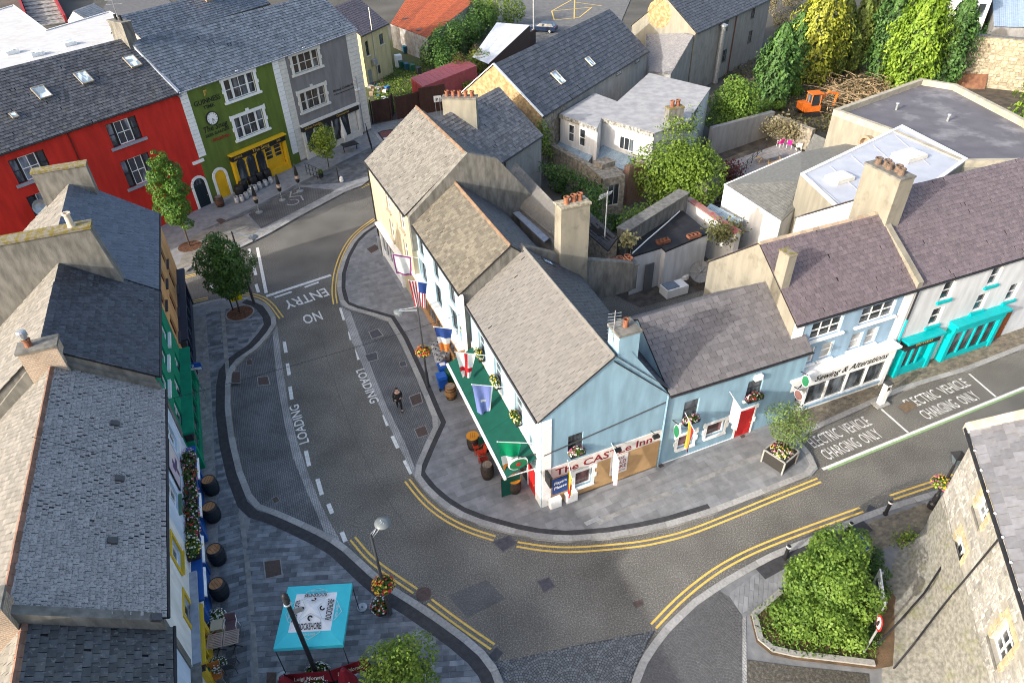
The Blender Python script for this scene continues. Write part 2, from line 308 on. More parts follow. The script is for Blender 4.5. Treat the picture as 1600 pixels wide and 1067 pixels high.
class Fac:
    """a facade plane, A -> B left to right seen from outside"""
    def __init__(s, A, B):
        s.A = V((A[0], A[1], 0)); s.B = V((B[0], B[1], 0)); s.e = (s.B - s.A).normalized(); s.n = V((s.e.y, -s.e.x, 0)); s.w = (s.B - s.A).length
    def uv(s, px, py): p = onpl(px, py, s.A, s.n); return ((p - s.A).dot(s.e), p.z)
    def pt(s, u, z, d=0.0): return s.A + s.e * u + s.n * d + V((0, 0, z))
    def rect(s, x0, y0, x1, y1):
        a, b = s.uv(x0, y0), s.uv(x1, y1); return (min(a[0], b[0]), min(a[1], b[1]), max(a[0], b[0]), max(a[1], b[1]))
    def text(s, t, u, z, h, m, parent, width=None, d=.03, ang=0, shear=0):
        ex = s.e * math.cos(ang) + V((0, 0, math.sin(ang))); ey = -s.e * math.sin(ang) + V((0, 0, math.cos(ang)))
        return text(t, s.pt(u, z, d), ex, ey, h, m, parent, width, shear=shear)
    def box(s, mb, u0, z0, u1, z1, d0, d1): return mb.obox(s.pt(u0, z0, d0), s.e * (u1 - u0), s.n * (d1 - d0), V((0, 0, z1 - z0)))
    def wall(s, mb, u0, u1, z0, zA, zB, holes=(), depth=.16):
        """wall sheet with recessed openings"""
        zt = lambda u: zA + (zB - zA) * (u - u0) / (u1 - u0)
        us = sorted({u0, u1, *[h[0] for h in holes], *[h[2] for h in holes]}); us = [u for u in us if u0 <= u <= u1]
        vs_ = sorted({z0, *[h[1] for h in holes], *[h[3] for h in holes]}); vs_ = [z for z in vs_ if z0 <= z < min(zA, zB)] + [None]
        for a, b in zip(us, us[1:]):
            if b - a < 1e-5: continue
            for c, d in zip(vs_, vs_[1:]):
                cu, cz = (a + b) / 2, (c + (d if d is not None else min(zA, zB))) / 2
                if any(h[0] < cu < h[2] and h[1] < cz < h[3] for h in holes): continue
                mb.poly([s.pt(a, c), s.pt(b, c), s.pt(b, zt(b) if d is None else d), s.pt(a, zt(a) if d is None else d)])
        for a, c, b, d in holes:
            k = -depth
            mb.poly([s.pt(a, c), s.pt(a, d), s.pt(a, d, k), s.pt(a, c, k)]); mb.poly([s.pt(b, d), s.pt(b, c), s.pt(b, c, k), s.pt(b, d, k)])
            mb.poly([s.pt(a, d), s.pt(b, d), s.pt(b, d, k), s.pt(a, d, k)]); mb.poly([s.pt(b, c), s.pt(a, c), s.pt(a, c, k), s.pt(b, c, k)])
    def window(s, parent, r, fm, cols=1, rows=2, sill=None, fw=.06, depth=.13, glass=None, label=None, sw=.12, sh=.09):
        a, c, b, d = r; mb = MB(); k0, k1 = -depth - .03, -depth + .03
        s.box(mb, a, c, a + fw, d, k0, k1); s.box(mb, b - fw, c, b, d, k0, k1); s.box(mb, a + fw, c, b - fw, c + fw, k0, k1); s.box(mb, a + fw, d - fw, b - fw, d, k0, k1)
        for i in range(1, cols):
            u = a + (b - a) * i / cols; s.box(mb, u - fw * .35, c + fw, u + fw * .35, d - fw, k0, k1 - .008)
        for i in range(1, rows):
            z = c + (d - c) * i / rows; s.box(mb, a + fw, z - fw * .4, b - fw, z + fw * .4, k0, k1 - .004)
        w = mb.build('window', fm, parent, label=label)
        mb = MB(); mb.poly([s.pt(a + .01, c + .01, -depth - .01), s.pt(b - .01, c + .01, -depth - .01), s.pt(b - .01, d - .01, -depth - .01), s.pt(a + .01, d - .01, -depth - .01)]); mb.build('pane', glass or GLASS, w)
        if sill is not None:
            mb = MB(); s.box(mb, a - sw, c - sh, b + sw, c - .002, -depth + .04, .14); mb.build('sill', sill, w)
        return w
    def panel(s, mb, r, d0=0.0, d1=.03): return s.box(mb, r[0], r[1], r[2], r[3], d0, d1)
def ridge_of(f, ze, px, py, pitch):
    """distance and height of a ridge seen at a pixel, for a roof of that pitch rising from the facade top"""
    best = None; tp = math.tan(R(pitch))
    for i in range(450):
        z = ze + i * .02; p = G(px, py, z); dist = -(p - f.A).dot(f.n); e = abs(dist * tp - (z - ze))
        if best is None or e < best[0]: best = (e, dist, z)
        if i > 20 and best[0] < .03 and e > best[0] + .2: break
    return best[1], best[2]
def house(name, label, f, zA, zB, dist, zr, dback, zb, wm, rm, holes=(), z0=-.1, rs=(.3, .25), ind=0, ridge=None, over=.18, gut=BLACK, backslate=True, cat='building', zbB=None, rmb=None, lgab=True, gm=None, u0=0, u1=None, seed=1, endover=.03, zrB=None, gone=0, ragged=.03):
    """gabled house; front facade on f between u0 and u1; returns (thing, roof, planes)"""
    u1 = f.w if u1 is None else u1; zrB = zr if zrB is None else zrB; zbB = zb if zbB is None else zbB
    t = thing(name, label, cat, f.pt((u0 + u1) / 2, 0, -dist))
    mb = MB(); f.wall(mb, u0, u1, z0, zA, zB, holes)
    D = dist + dback; mb.mi = 1
    mb.poly([f.pt(u0, z0, -D), f.pt(u0, z0), f.pt(u0, zA), f.pt(u0, zr, -dist), f.pt(u0, zb, -D)])
    mb.poly([f.pt(u1, z0), f.pt(u1, z0, -D), f.pt(u1, zbB, -D), f.pt(u1, zrB, -dist), f.pt(u1, zB)])
    mb.poly([f.pt(u1, z0, -D), f.pt(u0, z0, -D), f.pt(u0, zb, -D), f.pt(u1, zbB, -D)])
    mb.build('wall', [wm, gm or wm], t)
    sl = (zr - zA) / dist; sb = (zr - zb) / dback; ov = over
    F = [f.pt(u0 - endover, zA - sl * ov, ov), f.pt(u1 + endover, zB - sl * ov, ov), f.pt(u1 + endover, zrB, -dist), f.pt(u0 - endover, zr, -dist)]
    B = [f.pt(u1 + endover, zbB - sb * ov, -D - ov), f.pt(u0 - endover, zb - sb * ov, -D - ov), f.pt(u0 - endover, zr, -dist), f.pt(u1 + endover, zrB, -dist)]
    lift = V((0, 0, .06)); F = [p + lift for p in F]; B = [p + lift for p in B]
    mb = MB()
    for q in (F, B):
        q = [p - V((0, 0, .045)) for p in q]; mb.poly(q); lo = [p - V((0, 0, .05)) for p in q]; mb.poly(lo[::-1])
        for i in (0, 1, 3): j = (i + 1) % 4; mb.poly([q[i], lo[i], lo[j], q[j]])
    roof = mb.build('roof', UNDER, t)
    slates(roof, F, rm, rs[0], rs[1], ind=ind, seed=seed, gone=gone, ragged=ragged)
    if backslate: slates(roof, B, rmb or rm, rs[0], rs[1], seed=seed + 50)
    if ridge: ridge_tiles(roof, F[3], F[2], ridge)
    if gut:
        mb = MB(); mb.tube([F[0] + f.n * .05 - V((0, 0, .06)), F[1] + f.n * .05 - V((0, 0, .06))], .06, 6); mb.build('gutter', gut, t)
    return t, roof, F, B
def skylight(roof, Q, cx, cy, w, h, frame=None, glass=None, seedrot=0):
    """roof light on the plane of Q, at the pixel (cx, cy)"""
    eL, eR, rR, rL = Q; n = (eR - eL).cross(rL - eL).normalized()
    if n.z < 0: n = -n
    p = onpl(cx, cy, eL, n); e = (eR - eL).normalized(); s = n.cross(e)
    if s.z < 0: s = -s
    mb = MB(); o = p - e * w / 2 - s * h / 2
    fw = .07
    for (a, b, c, d) in ((0, 0, w, fw), (0, h - fw, w, h), (0, fw, fw, h - fw), (w - fw, fw, w, h - fw)):
        mb.obox(o + e * a + s * b, e * (c - a), s * (d - b), n * .12)
    k = mb.build('skylight', frame or mat('skylight_frame', (.30, .27, .22), .6), roof)
    mb = MB(); mb.poly([o + e * fw + s * fw + n * .09, o + e * (w - fw) + s * fw + n * .09, o + e * (w - fw) + s * (h - fw) + n * .09, o + e * fw + s * (h - fw) + n * .09]); mb.build('pane', glass or glassmat('skylight_glass', (.12, .16, .2), .05), k)
    return k
def chimney(parent, c, ang, lx, ly, z0, z1, m, pots=(), capm=None, potm=TERRA, pr=.13, ph=.4, moss=False, name='chimney', cap=.12, over=.06):
    """stack centred at c (x, y), lx along ang; pots = list of (x, y) in -1..1"""
    ex = V((math.cos(ang), math.sin(ang), 0)); ey = V((-ex.y, ex.x, 0)); c = V((c[0], c[1], 0))
    mb = MB(); mb.obox(c - ex * lx / 2 - ey * ly / 2 + V((0, 0, z0)), ex * lx, ey * ly, V((0, 0, z1 - z0))); st = mb.build(name, m, parent)
    mb = MB(); o = over; mb.obox(c - ex * (lx / 2 + o) - ey * (ly / 2 + o) + V((0, 0, z1 + .002)), ex * (lx + 2 * o), ey * (ly + 2 * o), V((0, 0, cap))); mb.build('chimney_cap', capm or m, st)
    for x, y in pots:
        p = c + ex * x * (lx / 2 - pr) + ey * y * (ly / 2 - pr) + V((0, 0, z1 + cap)); mb = MB()
        mb.lathe(p, [(pr * 1.05, 0), (pr * .95, ph * .15), (pr * .85, ph * .8), (pr * 1.1, ph * .85), (pr * 1.1, ph), (pr * .75, ph), (pr * .7, ph * .3), (0, ph * .3)], 12); mb.build('chimney_pot', potm, st)
    return st
# ---------------------------------------------------------------- leaves
def leaves(name, P, D, size, m, parent=None, asp=.55, kind=None, shade=None, droop=0.0):
    """P centres, D facing normals (n,3), size (n,). Each leaf is a folded pair of triangles."""
    P = np.asarray(P, 'f'); n = len(P); D = np.asarray(D, 'f'); D /= np.linalg.norm(D, axis=1, keepdims=True) + 1e-6
    t = rng.normal(size=(n, 3)).astype('f'); t[:, 2] -= droop; t -= D * (t * D).sum(1, keepdims=True); t /= np.linalg.norm(t, axis=1, keepdims=True) + 1e-6
    b = np.cross(D, t); s = np.asarray(size, 'f').reshape(-1, 1); o0 = np.array(org(parent), 'f')
    v = np.empty((n, 4, 3), 'f'); v[:, 0] = P - t * s * .5; v[:, 1] = P - b * s * asp * .5 + D * s * .12; v[:, 2] = P + t * s * .5; v[:, 3] = P + b * s * asp * .5 + D * s * .12
    v -= o0
    me = bpy.data.meshes.new(name); me.vertices.add(4 * n); me.vertices.foreach_set('co', v.ravel()); me.loops.add(4 * n); me.loops.foreach_set('vertex_index', np.arange(4 * n, dtype='i'))
    me.polygons.add(n); me.polygons.foreach_set('loop_start', np.arange(0, 4 * n, 4, dtype='i'))
    at = me.attributes.new('rnd', 'FLOAT', 'FACE'); at.data.foreach_set('value', (rng.random(n) if shade is None else np.clip(shade, 0, 1)).astype('f'))
    me.materials.append(m); me.update(calc_edges=True); o = link(name, me, parent)
    if kind: o['kind'] = kind
    return o
def blob_points(blobs, n):
    """points near the surfaces of a set of ellipsoids (x, y, z, rx, ry, rz); denser outside"""
    w = np.array([b[3] * b[4] + b[5] * (b[3] + b[4]) for b in blobs]); w /= w.sum(); idx = rng.choice(len(blobs), n, p=w); B = np.array(blobs)[idx]
    d = rng.normal(size=(n, 3)); d /= np.linalg.norm(d, axis=1, keepdims=True); r = rng.random((n, 1)) ** .33 * .35 + .68 + rng.normal(size=(n, 1)) * .06
    return B[:, :3] + d * r * B[:, 3:], d
def crown(parent, blobs, n, size, m, up=.5, name='crown'):
    P, D = blob_points(blobs, n); D = D + rng.normal(size=D.shape) * .55; D[:, 2] += up
    sh = rng.random(n) * .55 + .45 * (np.sin(P[:, 0] * 3.1 + P[:, 1] * 2.3) * np.sin(P[:, 2] * 3.7 + P[:, 0]) * .5 + .5)
    return leaves(name, P, D, rng.uniform(.6, 1.3, n) * size, m, parent, .6, shade=sh)
BARK = mat('bark', (.16, .12, .085), .95, (.07, .055, .04), 8, .8, 20)
def tree(name, label, base, h, rad, zc, m, n=5000, leaf=.16, nb=14, trunk=.07, shape='egg', cat='tree', seed=0, lean=(0, 0), limbs=6):
    r = random.Random(seed); b = V(base); t = thing(name, label, cat, b); mb = MB()
    top = b + V((lean[0], lean[1], zc + (h - zc) * .5)); mb.tube([b - V((0, 0, .1)), lerp(b, top, .5) + V((.03, .02, 0)), top], trunk, 8, r2=trunk * .45)
    blobs = []
    for i in range(nb):
        f = (i + .5) / nb; z = zc + (h - zc) * f
        rr = rad * (math.sin(math.pi * (f * .82 + .14)) ** .8 if shape == 'egg' else (1 - f) ** .75 * 1.05 + .05 if shape == 'cone' else math.sqrt(max(0, 1 - (2 * f - 1) ** 2)) * .9 + .1)
        a = i * 2.4 + r.uniform(-.5, .5); q = rr * r.uniform(.35, .62); br = rr * r.uniform(.48, .7)
        c = V((b.x + lean[0] * f + math.cos(a) * q, b.y + lean[1] * f + math.sin(a) * q, b.z + z)); blobs.append((*c, br, br, br * r.uniform(.65, .9)))
        if i % max(1, nb // limbs) == 0: mb.tube([lerp(b, top, min(.9, .35 + .5 * f)), c], trunk * .4, 5, r2=trunk * .15)
    mb.build('trunk', BARK, t, True); crown(t, blobs, n, leaf, m); return t
# ================================================================ GROUND, ROAD, PAVEMENTS
ASPH = chipmat('asphalt', (.085, .081, .074), (.138, .131, .117), (.27, .256, .222), 16, wear=.25)
ASPH2 = chipmat('asphalt_fine', (.07, .071, .072), (.10, .10, .101), (.16, .16, .158), 14, wear=.3)
STRIPB = mat('dark_setts_band', (.050, .050, .054), .8, (.035, .035, .038), 5, .4, 14)
GRAN = mat('granite_kerb', (.34, .335, .32), .8, (.26, .255, .245), 9, .2, 60, rnd=.16)
PAVG = mat('grey_paving', (.225, .23, .238), .75, (.165, .17, .178), 2.2, .3, 30, rnd=.16, stain=.35, stc=(.07, .07, .07), stscale=.7)
PAVB = mat('blue_slate_paving', (.185, .20, .218), .6, (.11, .122, .138), 2.5, .3, 30, rnd=.42, stretch=(1, 1, 1))
PAVL = mat('light_paving', (.28, .28, .272), .8, (.18, .18, .175), 3, .3, 30, rnd=.14)
DIRT = mat('yard_dirt', (.10, .085, .065), 1, (.05, .043, .035), 1.2, .8, 12)
WHITEL = mat('white_road_paint', (.72, .72, .70), .7, (.50, .50, .48), 6, .2, 60, stain=.25, stc=(.25, .25, .24), stscale=3)
YELL = mat('yellow_road_paint', (.72, .50, .12), .7, (.55, .36, .08), 8, .2, 60, stain=.25, stc=(.2, .16, .07), stscale=3)
def struct(name, o): o['kind'] = 'structure'; return o
mb = MB(); S = 700
mb.poly([(-S, -S, -.06), (S, -S, -.06), (S, S, -.06), (-S, S, -.06)])
struct('ground', mb.build('ground', mat('town_ground', (.10, .095, .085), 1, (.06, .058, .05), .15, .3, 2)))
road = MB(); road.poly([(-60, -4, 0), (70, -4, 0), (70, 70, 0), (-60, 70, 0)]); road = struct('road', road.build('road', ASPH))
def pts(pl, z=0.0): return [G(x, y, z) for x, y in pl]
def smooth(P, step=.25, it=2):
    for _ in range(it):
        Q = [P[0]]
        for a, b in zip(P, P[1:]): Q += [lerp(a, b, .25), lerp(a, b, .75)]
        Q.append(P[-1]); P = Q
    return P
def resample(P, L):
    d = [0]
    for a, b in zip(P, P[1:]): d.append(d[-1] + (b - a).length)
    n = max(1, round(d[-1] / L)); out = []; j = 0
    for i in range(n + 1):
        s = d[-1] * i / n
        while j < len(d) - 2 and d[j + 1] < s: j += 1
        out.append(lerp(P[j], P[j + 1], (s - d[j]) / max(1e-6, d[j + 1] - d[j])))
    return out
def offset(P, w):
    Q = []
    for i, p in enumerate(P):
        t0 = (P[i] - P[i - 1]).normalized() if i else None; t1 = (P[i + 1] - P[i]).normalized() if i < len(P) - 1 else None
        t0 = t0 or t1; t1 = t1 or t0; t = (t0 + t1).normalized(); n = V((-t.y, t.x, 0)); k = max(.5, n.dot(V((-t0.y, t0.x, 0)))); Q.append(p + n * w / k)
    return Q
def band(P, w0, w1, z, m, name, parent=None, kind=None):
    A, B = offset(P, w0), offset(P, w1); mb = MB()
    for a, b, c, d in zip(A, A[1:], B[1:], B): mb.poly([V((q.x, q.y, z)) for q in (a, b, c, d)])
    return mb.build(name, m, parent, kind=kind)
def clip(poly, hp):
    for (nx, ny, c) in hp:              # keep nx*x+ny*y<=c
        out = []
        for i, p in enumerate(poly):
            q = poly[(i + 1) % len(poly)]; dp, dq = nx * p[0] + ny * p[1] - c, nx * q[0] + ny * q[1] - c
            if dp <= 0: out.append(p)
            if dp * dq < 0: s = dp / (dp - dq); out.append((p[0] + (q[0] - p[0]) * s, p[1] + (q[1] - p[1]) * s))
        poly = out
        if len(poly) < 3: return []
    return poly
def pave(parent, poly, ang, L, W, z, m, th=.012, gap=.012, ind=0, name='paving_slab', seed=3, stag=.5, varl=0.0):
    """slabs laid in courses, cut to the polygon; ind nearest whole slabs as objects, the rest one part"""
    r = random.Random(seed); ca, sa = math.cos(ang), math.sin(ang); P = [(p.x * ca + p.y * sa, -p.x * sa + p.y * ca) for p in poly]
    x0, x1 = min(p[0] for p in P), max(p[0] for p in P); y0, y1 = min(p[1] for p in P), max(p[1] for p in P); recs = []
    k = 0; y = y0
    while y < y1:
        row = clip(P, [(0, -1, -y), (0, 1, y + W)]); x = x0 - L * ((k * stag) % 1)
        while x < x1 and row:
            l = L * (1 + r.uniform(-varl, varl)); q = clip(row, [(-1, 0, -(x + gap)), (1, 0, x + l), (0, -1, -(y + gap)), (0, 1, y + W)])
            if len(q) >= 3:
                A = abs(sum(q[i][0] * q[(i + 1) % len(q)][1] - q[(i + 1) % len(q)][0] * q[i][1] for i in range(len(q)))) / 2
                if A > .01: recs.append((x, y, q, varl == 0 and A > .985 * (l - gap) * (W - gap)))
            x += l
        y += W; k += 1
    C = lambda q, zz: V((q[0] * ca - q[1] * sa, q[0] * sa + q[1] * ca, zz)); ids = set()
    if ind:
        full = [i for i, q in enumerate(recs) if q[3]]; full.sort(key=lambda i: (C((recs[i][0], recs[i][1]), z) - V((0, 0, CAMZ))).length); ids = set(full[:ind])
    me = None; mb = MB(); o0 = org(parent)
    for i, (x, y, q, f) in enumerate(recs):
        h = z + th + r.uniform(-.003, .003)
        if i in ids:
            if me is None:
                b2 = MB(); b2.box((L / 2, W / 2, 0), L - gap, W - gap, th, 0, (0,)); me = bpy.data.meshes.new(name); me.from_pydata(b2.v, [], b2.f); me.materials.append(m)
            o = bpy.data.objects.new(name, me); col.objects.link(o); o.parent = parent; o.location = C((x + gap / 2, y + gap / 2), h - th) - o0; o.rotation_euler = (0, 0, ang)
        else:
            mb.rc = r.random(); t = [C(p, h) for p in q]; mb.poly(t)
            for a, b in zip(t, t[1:] + t[:1]): mb.poly([a, a - V((0, 0, th + .003)), b - V((0, 0, th + .003)), b])
    if mb.f: mb.build('paving', m, parent, kind='stuff')
def kerb(P, L=.95, w=.32, h=.125, side=1, label=None):
    k = MB(); A, B = offset(P, 0), offset(P, side * w)
    for a, b, c, d in zip(A, A[1:], B[1:], B): k.poly([V((q.x, q.y, h - .03)) for q in (a, b, c, d)]); k.poly([V((a.x, a.y, h - .03)), V((a.x, a.y, -.05)), V((b.x, b.y, -.05)), V((b.x, b.y, h - .03))])
    o = struct('kerb', k.build('kerb', GRAN)); Q = resample(P, L); A, B = Q, offset(Q, side * w)
    for a, b, c, d in zip(A, A[1:], B[1:], B):
        m_ = MB(); s = .006; a2, b2, c2, d2 = lerp(a, b, s), lerp(b, a, s), lerp(c, d, s), lerp(d, c, s); q = [a2, b2, c2, d2] if side > 0 else [a2, d2, c2, b2]
        o0 = (a + c) / 2; m_.hexa([(p.x - o0.x, p.y - o0.y, 0) for p in q] + [(p.x - o0.x, p.y - o0.y, h + .012 + random.uniform(-.003, .003)) for p in q], (0,))
        me = bpy.data.meshes.new('kerb_stone'); me.from_pydata(m_.v, [], m_.f); me.materials.append(GRAN); ks = bpy.data.objects.new('kerb_stone', me); col.objects.link(ks); ks.parent = o; ks.location = (o0.x, o0.y, 0)
PZ = .11
def pavement(pl, m, z=PZ, name='pavement'):
    mb = MB(); mb.prism(pts(pl, 0), .05); mb.v = [(x, y, zz + z) for x, y, zz in mb.v]; return struct(name, mb.build(name, m))
# kerb lines (road edge)
K1a = [(285, 483), (300, 479), (345, 468), (392, 466), (417, 476), (430, 493), (433, 507), (424, 522), (405, 545), (376, 565), (364, 580), (361, 600), (361, 640), (368, 690), (380, 738), (397, 780), (410, 792), (436, 800), (470, 815), (510, 834), (537, 850), (560, 871), (585, 894), (612, 916), (650, 939), (687, 964), (725, 991), (755, 1016), (775, 1040), (788, 1067), (797, 1110), (800, 1250)]
K2a = [(587, 350), (566, 363), (550, 379), (536, 404), (528, 430), (527, 455), (533, 479), (552, 487), (605, 502), (624, 533), (652, 595), (672, 645), (680, 663), (664, 697), (645, 741), (651, 752), (667, 772), (690, 792), (715, 808), (750, 822), (800, 836), (840, 844), (885, 848), (950, 843), (1005, 834), (1050, 824), (1115, 804), (1200, 771), (1268, 744), (1277, 734), (1270, 715), (1247, 688), (1257, 681), (1415, 610), (1512, 581), (1600, 546), (1760, 486)]
K4a = [(1690, 690), (1600, 716), (1462, 768), (1392, 789), (1340, 808), (1275, 836), (1200, 867), (1172, 882), (1125, 909), (1082, 938), (1040, 977), (1007, 1019), (992, 1048), (984, 1075), (975, 1140)]
K3a = [(180, 470), (276, 430), (310, 416), (345, 402), (380, 387), (421, 367), (468, 340), (543, 300), (566, 292), (583, 278), (604, 245), (602, 226), (588, 207)]
k1, k2, k3, k4 = (pts(k) for k in (K1a, K2a, K3a, K4a))
P1 = pavement(K1a + [(300, 1250), (200, 800), (180, 560)], PAVG)
P2 = pavement(K2a + [(1760, 420), (1420, 500), (1200, 590), (1040, 640), (870, 690), (700, 430), (620, 330)], PAVG)
P3 = pavement(K3a + [(560, 190), (420, 240), (300, 290), (100, 400)], PAVG)
P4 = pavement(K4a + [(1200, 1250), (1700, 1200), (1800, 760)], PAVG)
kerb(k1, side=-1); kerb(k2, side=1); kerb(k3, side=1); kerb(k4, side=1)
def sub(P, a, b): return P[a:b]
band(k1[3:-1], -.33, -.85, PZ + .016, STRIPB, 'setts_band', P1); band(k2[:27], .33, .62, PZ + .016, STRIPB, 'setts_band', P2)
band(k4[4:8], .33, .95, PZ + .016, STRIPB, 'setts_band', P4)
SEAM = mat('tar_seam', (.075, .073, .07), .7)
for pl in ([(500, 400), (490, 470), (505, 540), (530, 620), (560, 700), (605, 780), (640, 830)], [(480, 395), (520, 360), (575, 320)]): band(smooth(pts(pl)), -.012, .012, .004, SEAM, 'tar_seam', road)
for pl in ([(700, 930), (760, 905), (790, 935), (730, 965)], [(1110, 800), (1190, 772), (1205, 785), (1122, 815)]): mb = MB(); mb.poly(pts(pl, .003)); mb.build('asphalt_patch', ASPH2, road)
band(k3[4:9], .33, 1.0, PZ + .016, PAVL, 'setts_band', P3)
# left pavement: slate strip along the fronts, drain line, plaza, stepped light strip
pave(P1, pts([(322, 489), (345, 485), (350, 560), (360, 640), (366, 720), (374, 800), (384, 900), (391, 1000), (395, 1110), (352, 1110), (347, 1000), (343, 900), (340, 800), (334, 680), (329, 590)], PZ), R(18), .62, .24, PZ, PAVB, gap=.014, seed=4, varl=.3)
pave(P1, pts([(346, 485), (360, 481), (380, 480), (402, 482), (412, 502), (392, 528), (372, 552), (358, 570), (352, 566), (349, 530)], PZ), R(8), .6, .22, PZ, PAVB, gap=.014, seed=6, varl=.3)
pave(P1, pts([(394, 798), (420, 812), (480, 840), (524, 862), (553, 886), (600, 926), (640, 954), (690, 985), (730, 1015), (756, 1042), (768, 1072), (775, 1150), (402, 1150), (397, 1050), (390, 930), (384, 850)], PZ), R(2), .60, .235, PZ, PAVB, gap=.016, ind=300, seed=5)
pave(P1, pts([(352, 575), (357, 585), (357, 640), (363, 690), (373, 740), (384, 790), (376, 800), (368, 720), (361, 640)], PZ), R(18), .3, .3, PZ, PAVL, gap=.02, seed=8)
pave(P1, pts([(300, 500), (321, 494), (328, 590), (333, 680), (339, 800), (342, 900), (346, 1000), (350, 1110), (300, 1110), (300, 800)], PZ), R(20), .22, .22, PZ, PAVL, gap=.02, seed=9)
def flat(pl, z, m, name, parent=None, kind=None, label=None):
    mb = MB(); mb.poly(pts(pl, z)); o = mb.build(name, m, parent, kind=kind, label=label); return o
for pl in ([(372, 800), (380, 800), (387, 855), (380, 856)], [(381, 866), (389, 866), (398, 960), (390, 960)], [(391, 972), (399, 972), (406, 1080), (398, 1080)], [(345, 486), (351, 485), (360, 600), (354, 601)]): flat(pl, PZ + .02, PAVL, 'drain_channel', P1)
# castle corner pavement
pave(P2, pts([(600, 410), (586, 362), (560, 380), (546, 404), (538, 430), (537, 455), (543, 474), (612, 495), (634, 534), (662, 590), (690, 664), (656, 742), (676, 772), (720, 801), (756, 814), (800, 826), (885, 838), (950, 833), (1005, 824), (1050, 814), (1115, 794), (1200, 762), (1258, 738), (1264, 730), (1240, 690), (1230, 655), (1030, 735), (850, 800), (836, 790)], PZ), R(23), .9, .42, PZ, PAVG, gap=.008, seed=12, varl=.2)
pave(P2, pts([(1246, 684), (1260, 674), (1415, 602), (1512, 573), (1600, 538), (1740, 488), (1740, 460), (1600, 500), (1510, 537), (1370, 592), (1250, 636), (1232, 654)], PZ), R(22), .22, .11, PZ, mat('buff_setts', (.21, .18, .13), .85, (.13, .115, .09), 2, .4, 20, rnd=.25, stain=.4, stc=(.07, .065, .055), stscale=.5), gap=.012, seed=13, stag=.5)
mb = MB(); mb.poly(pts([(930, 813), (934, 818), (1215, 704), (1211, 699)], PZ + .022)); mb.build('drain_channel', PAVL, P2)
mb = MB(); mb.poly(pts([(912, 816), (934, 806), (939, 811), (917, 821)], PZ + .03)); mb.build('drain_grate', GALV, P2)
mb = MB(); mb.poly(pts([(1048, 766), (1068, 757), (1072, 762), (1051, 771)], PZ + .03)); mb.build('drain_grate', GALV, P2)
# north pavement with disabled bay
pave(P3, pts([(310, 362), (350, 345), (400, 322), (470, 285), (540, 250), (580, 230), (596, 226), (596, 245), (576, 275), (545, 285), (470, 290), (405, 326), (355, 350)], PZ), R(52), .6, .4, PZ, mat('grey_flags', (.13, .135, .145), .6, (.08, .085, .092), 2, .3, 30, rnd=.25), gap=.014, seed=14, varl=.2)
flat([(388, 335), (468, 292), (524, 297), (500, 312), (408, 357)], PZ + .014, brickmat('bay_setts', (.07, .07, .072), (.05, .05, .053), (.15, .145, .135), 1, .22, .11, R(54)), 'parking_bay', P3)
pave(P3, pts([(290, 425), (276, 420), (300, 370), (345, 350), (385, 337), (405, 358), (380, 380), (345, 394), (310, 408)], PZ), R(52), .6, .4, PZ, mat('warm_flags', (.25, .235, .205), .8, (.19, .18, .16), 2, .3, 30, rnd=.12), gap=.01, seed=15, varl=.2)
# loading bays
bay = brickmat('bay_bricks', (.15, .155, .162), (.115, .119, .126), (.065, .065, .066), 1, .21, .105, R(110), .014)
B1 = struct('loading_bay', flat([(426, 521), (405, 547), (376, 567), (365, 582), (362, 600), (362, 640), (369, 690), (381, 738), (398, 780), (411, 791), (436, 799), (470, 814), (508, 832), (494, 800), (478, 765), (458, 715), (444, 660), (435, 610), (429, 560)], .006, bay, 'loading_bay'))
flat([(433, 507), (437, 540), (443, 585), (452, 640), (465, 690), (480, 735), (500, 785), (518, 820), (534, 848), (522, 840), (508, 833), (494, 800), (478, 765), (458, 715), (444, 660), (435, 610), (429, 560), (426, 520)], .010, brickmat('granite_setts', (.34, .34, .338), (.27, .27, .268), (.17, .17, .17), 1, .2, .1, R(110), .014), 'sett_border', B1)
B2 = struct('loading_bay', flat([(533, 479), (552, 487), (605, 502), (624, 533), (652, 595), (672, 645), (680, 663), (664, 697), (645, 741), (620, 690), (590, 625), (570, 575), (554, 534)], .006, bay, 'loading_bay'))
flat([(533, 480), (550, 534), (568, 575), (588, 625), (620, 690), (645, 741), (650, 735), (632, 690), (600, 625), (581, 575), (565, 534), (548, 487)], .010, MATS['granite_setts'], 'sett_border', B2)
# north-west cobbled edge, cycle lane
flat([(580, 213), (596, 205), (640, 197), (700, 182), (690, 172), (580, 196)], .012, PAVL, 'footway_edge', road)
flat([(598, 216), (592, 207), (640, 199), (697, 183), (694, 192), (640, 207)], .016, mat('red_lane_surface', (.20, .075, .07), .9, (.15, .06, .055), 3, .3, 40), 'cycle_lane', road)
flat([(598, 216), (600, 218), (645, 208), (694, 195), (694, 192), (640, 207)], .02, WHITEL, 'lane_line', road)
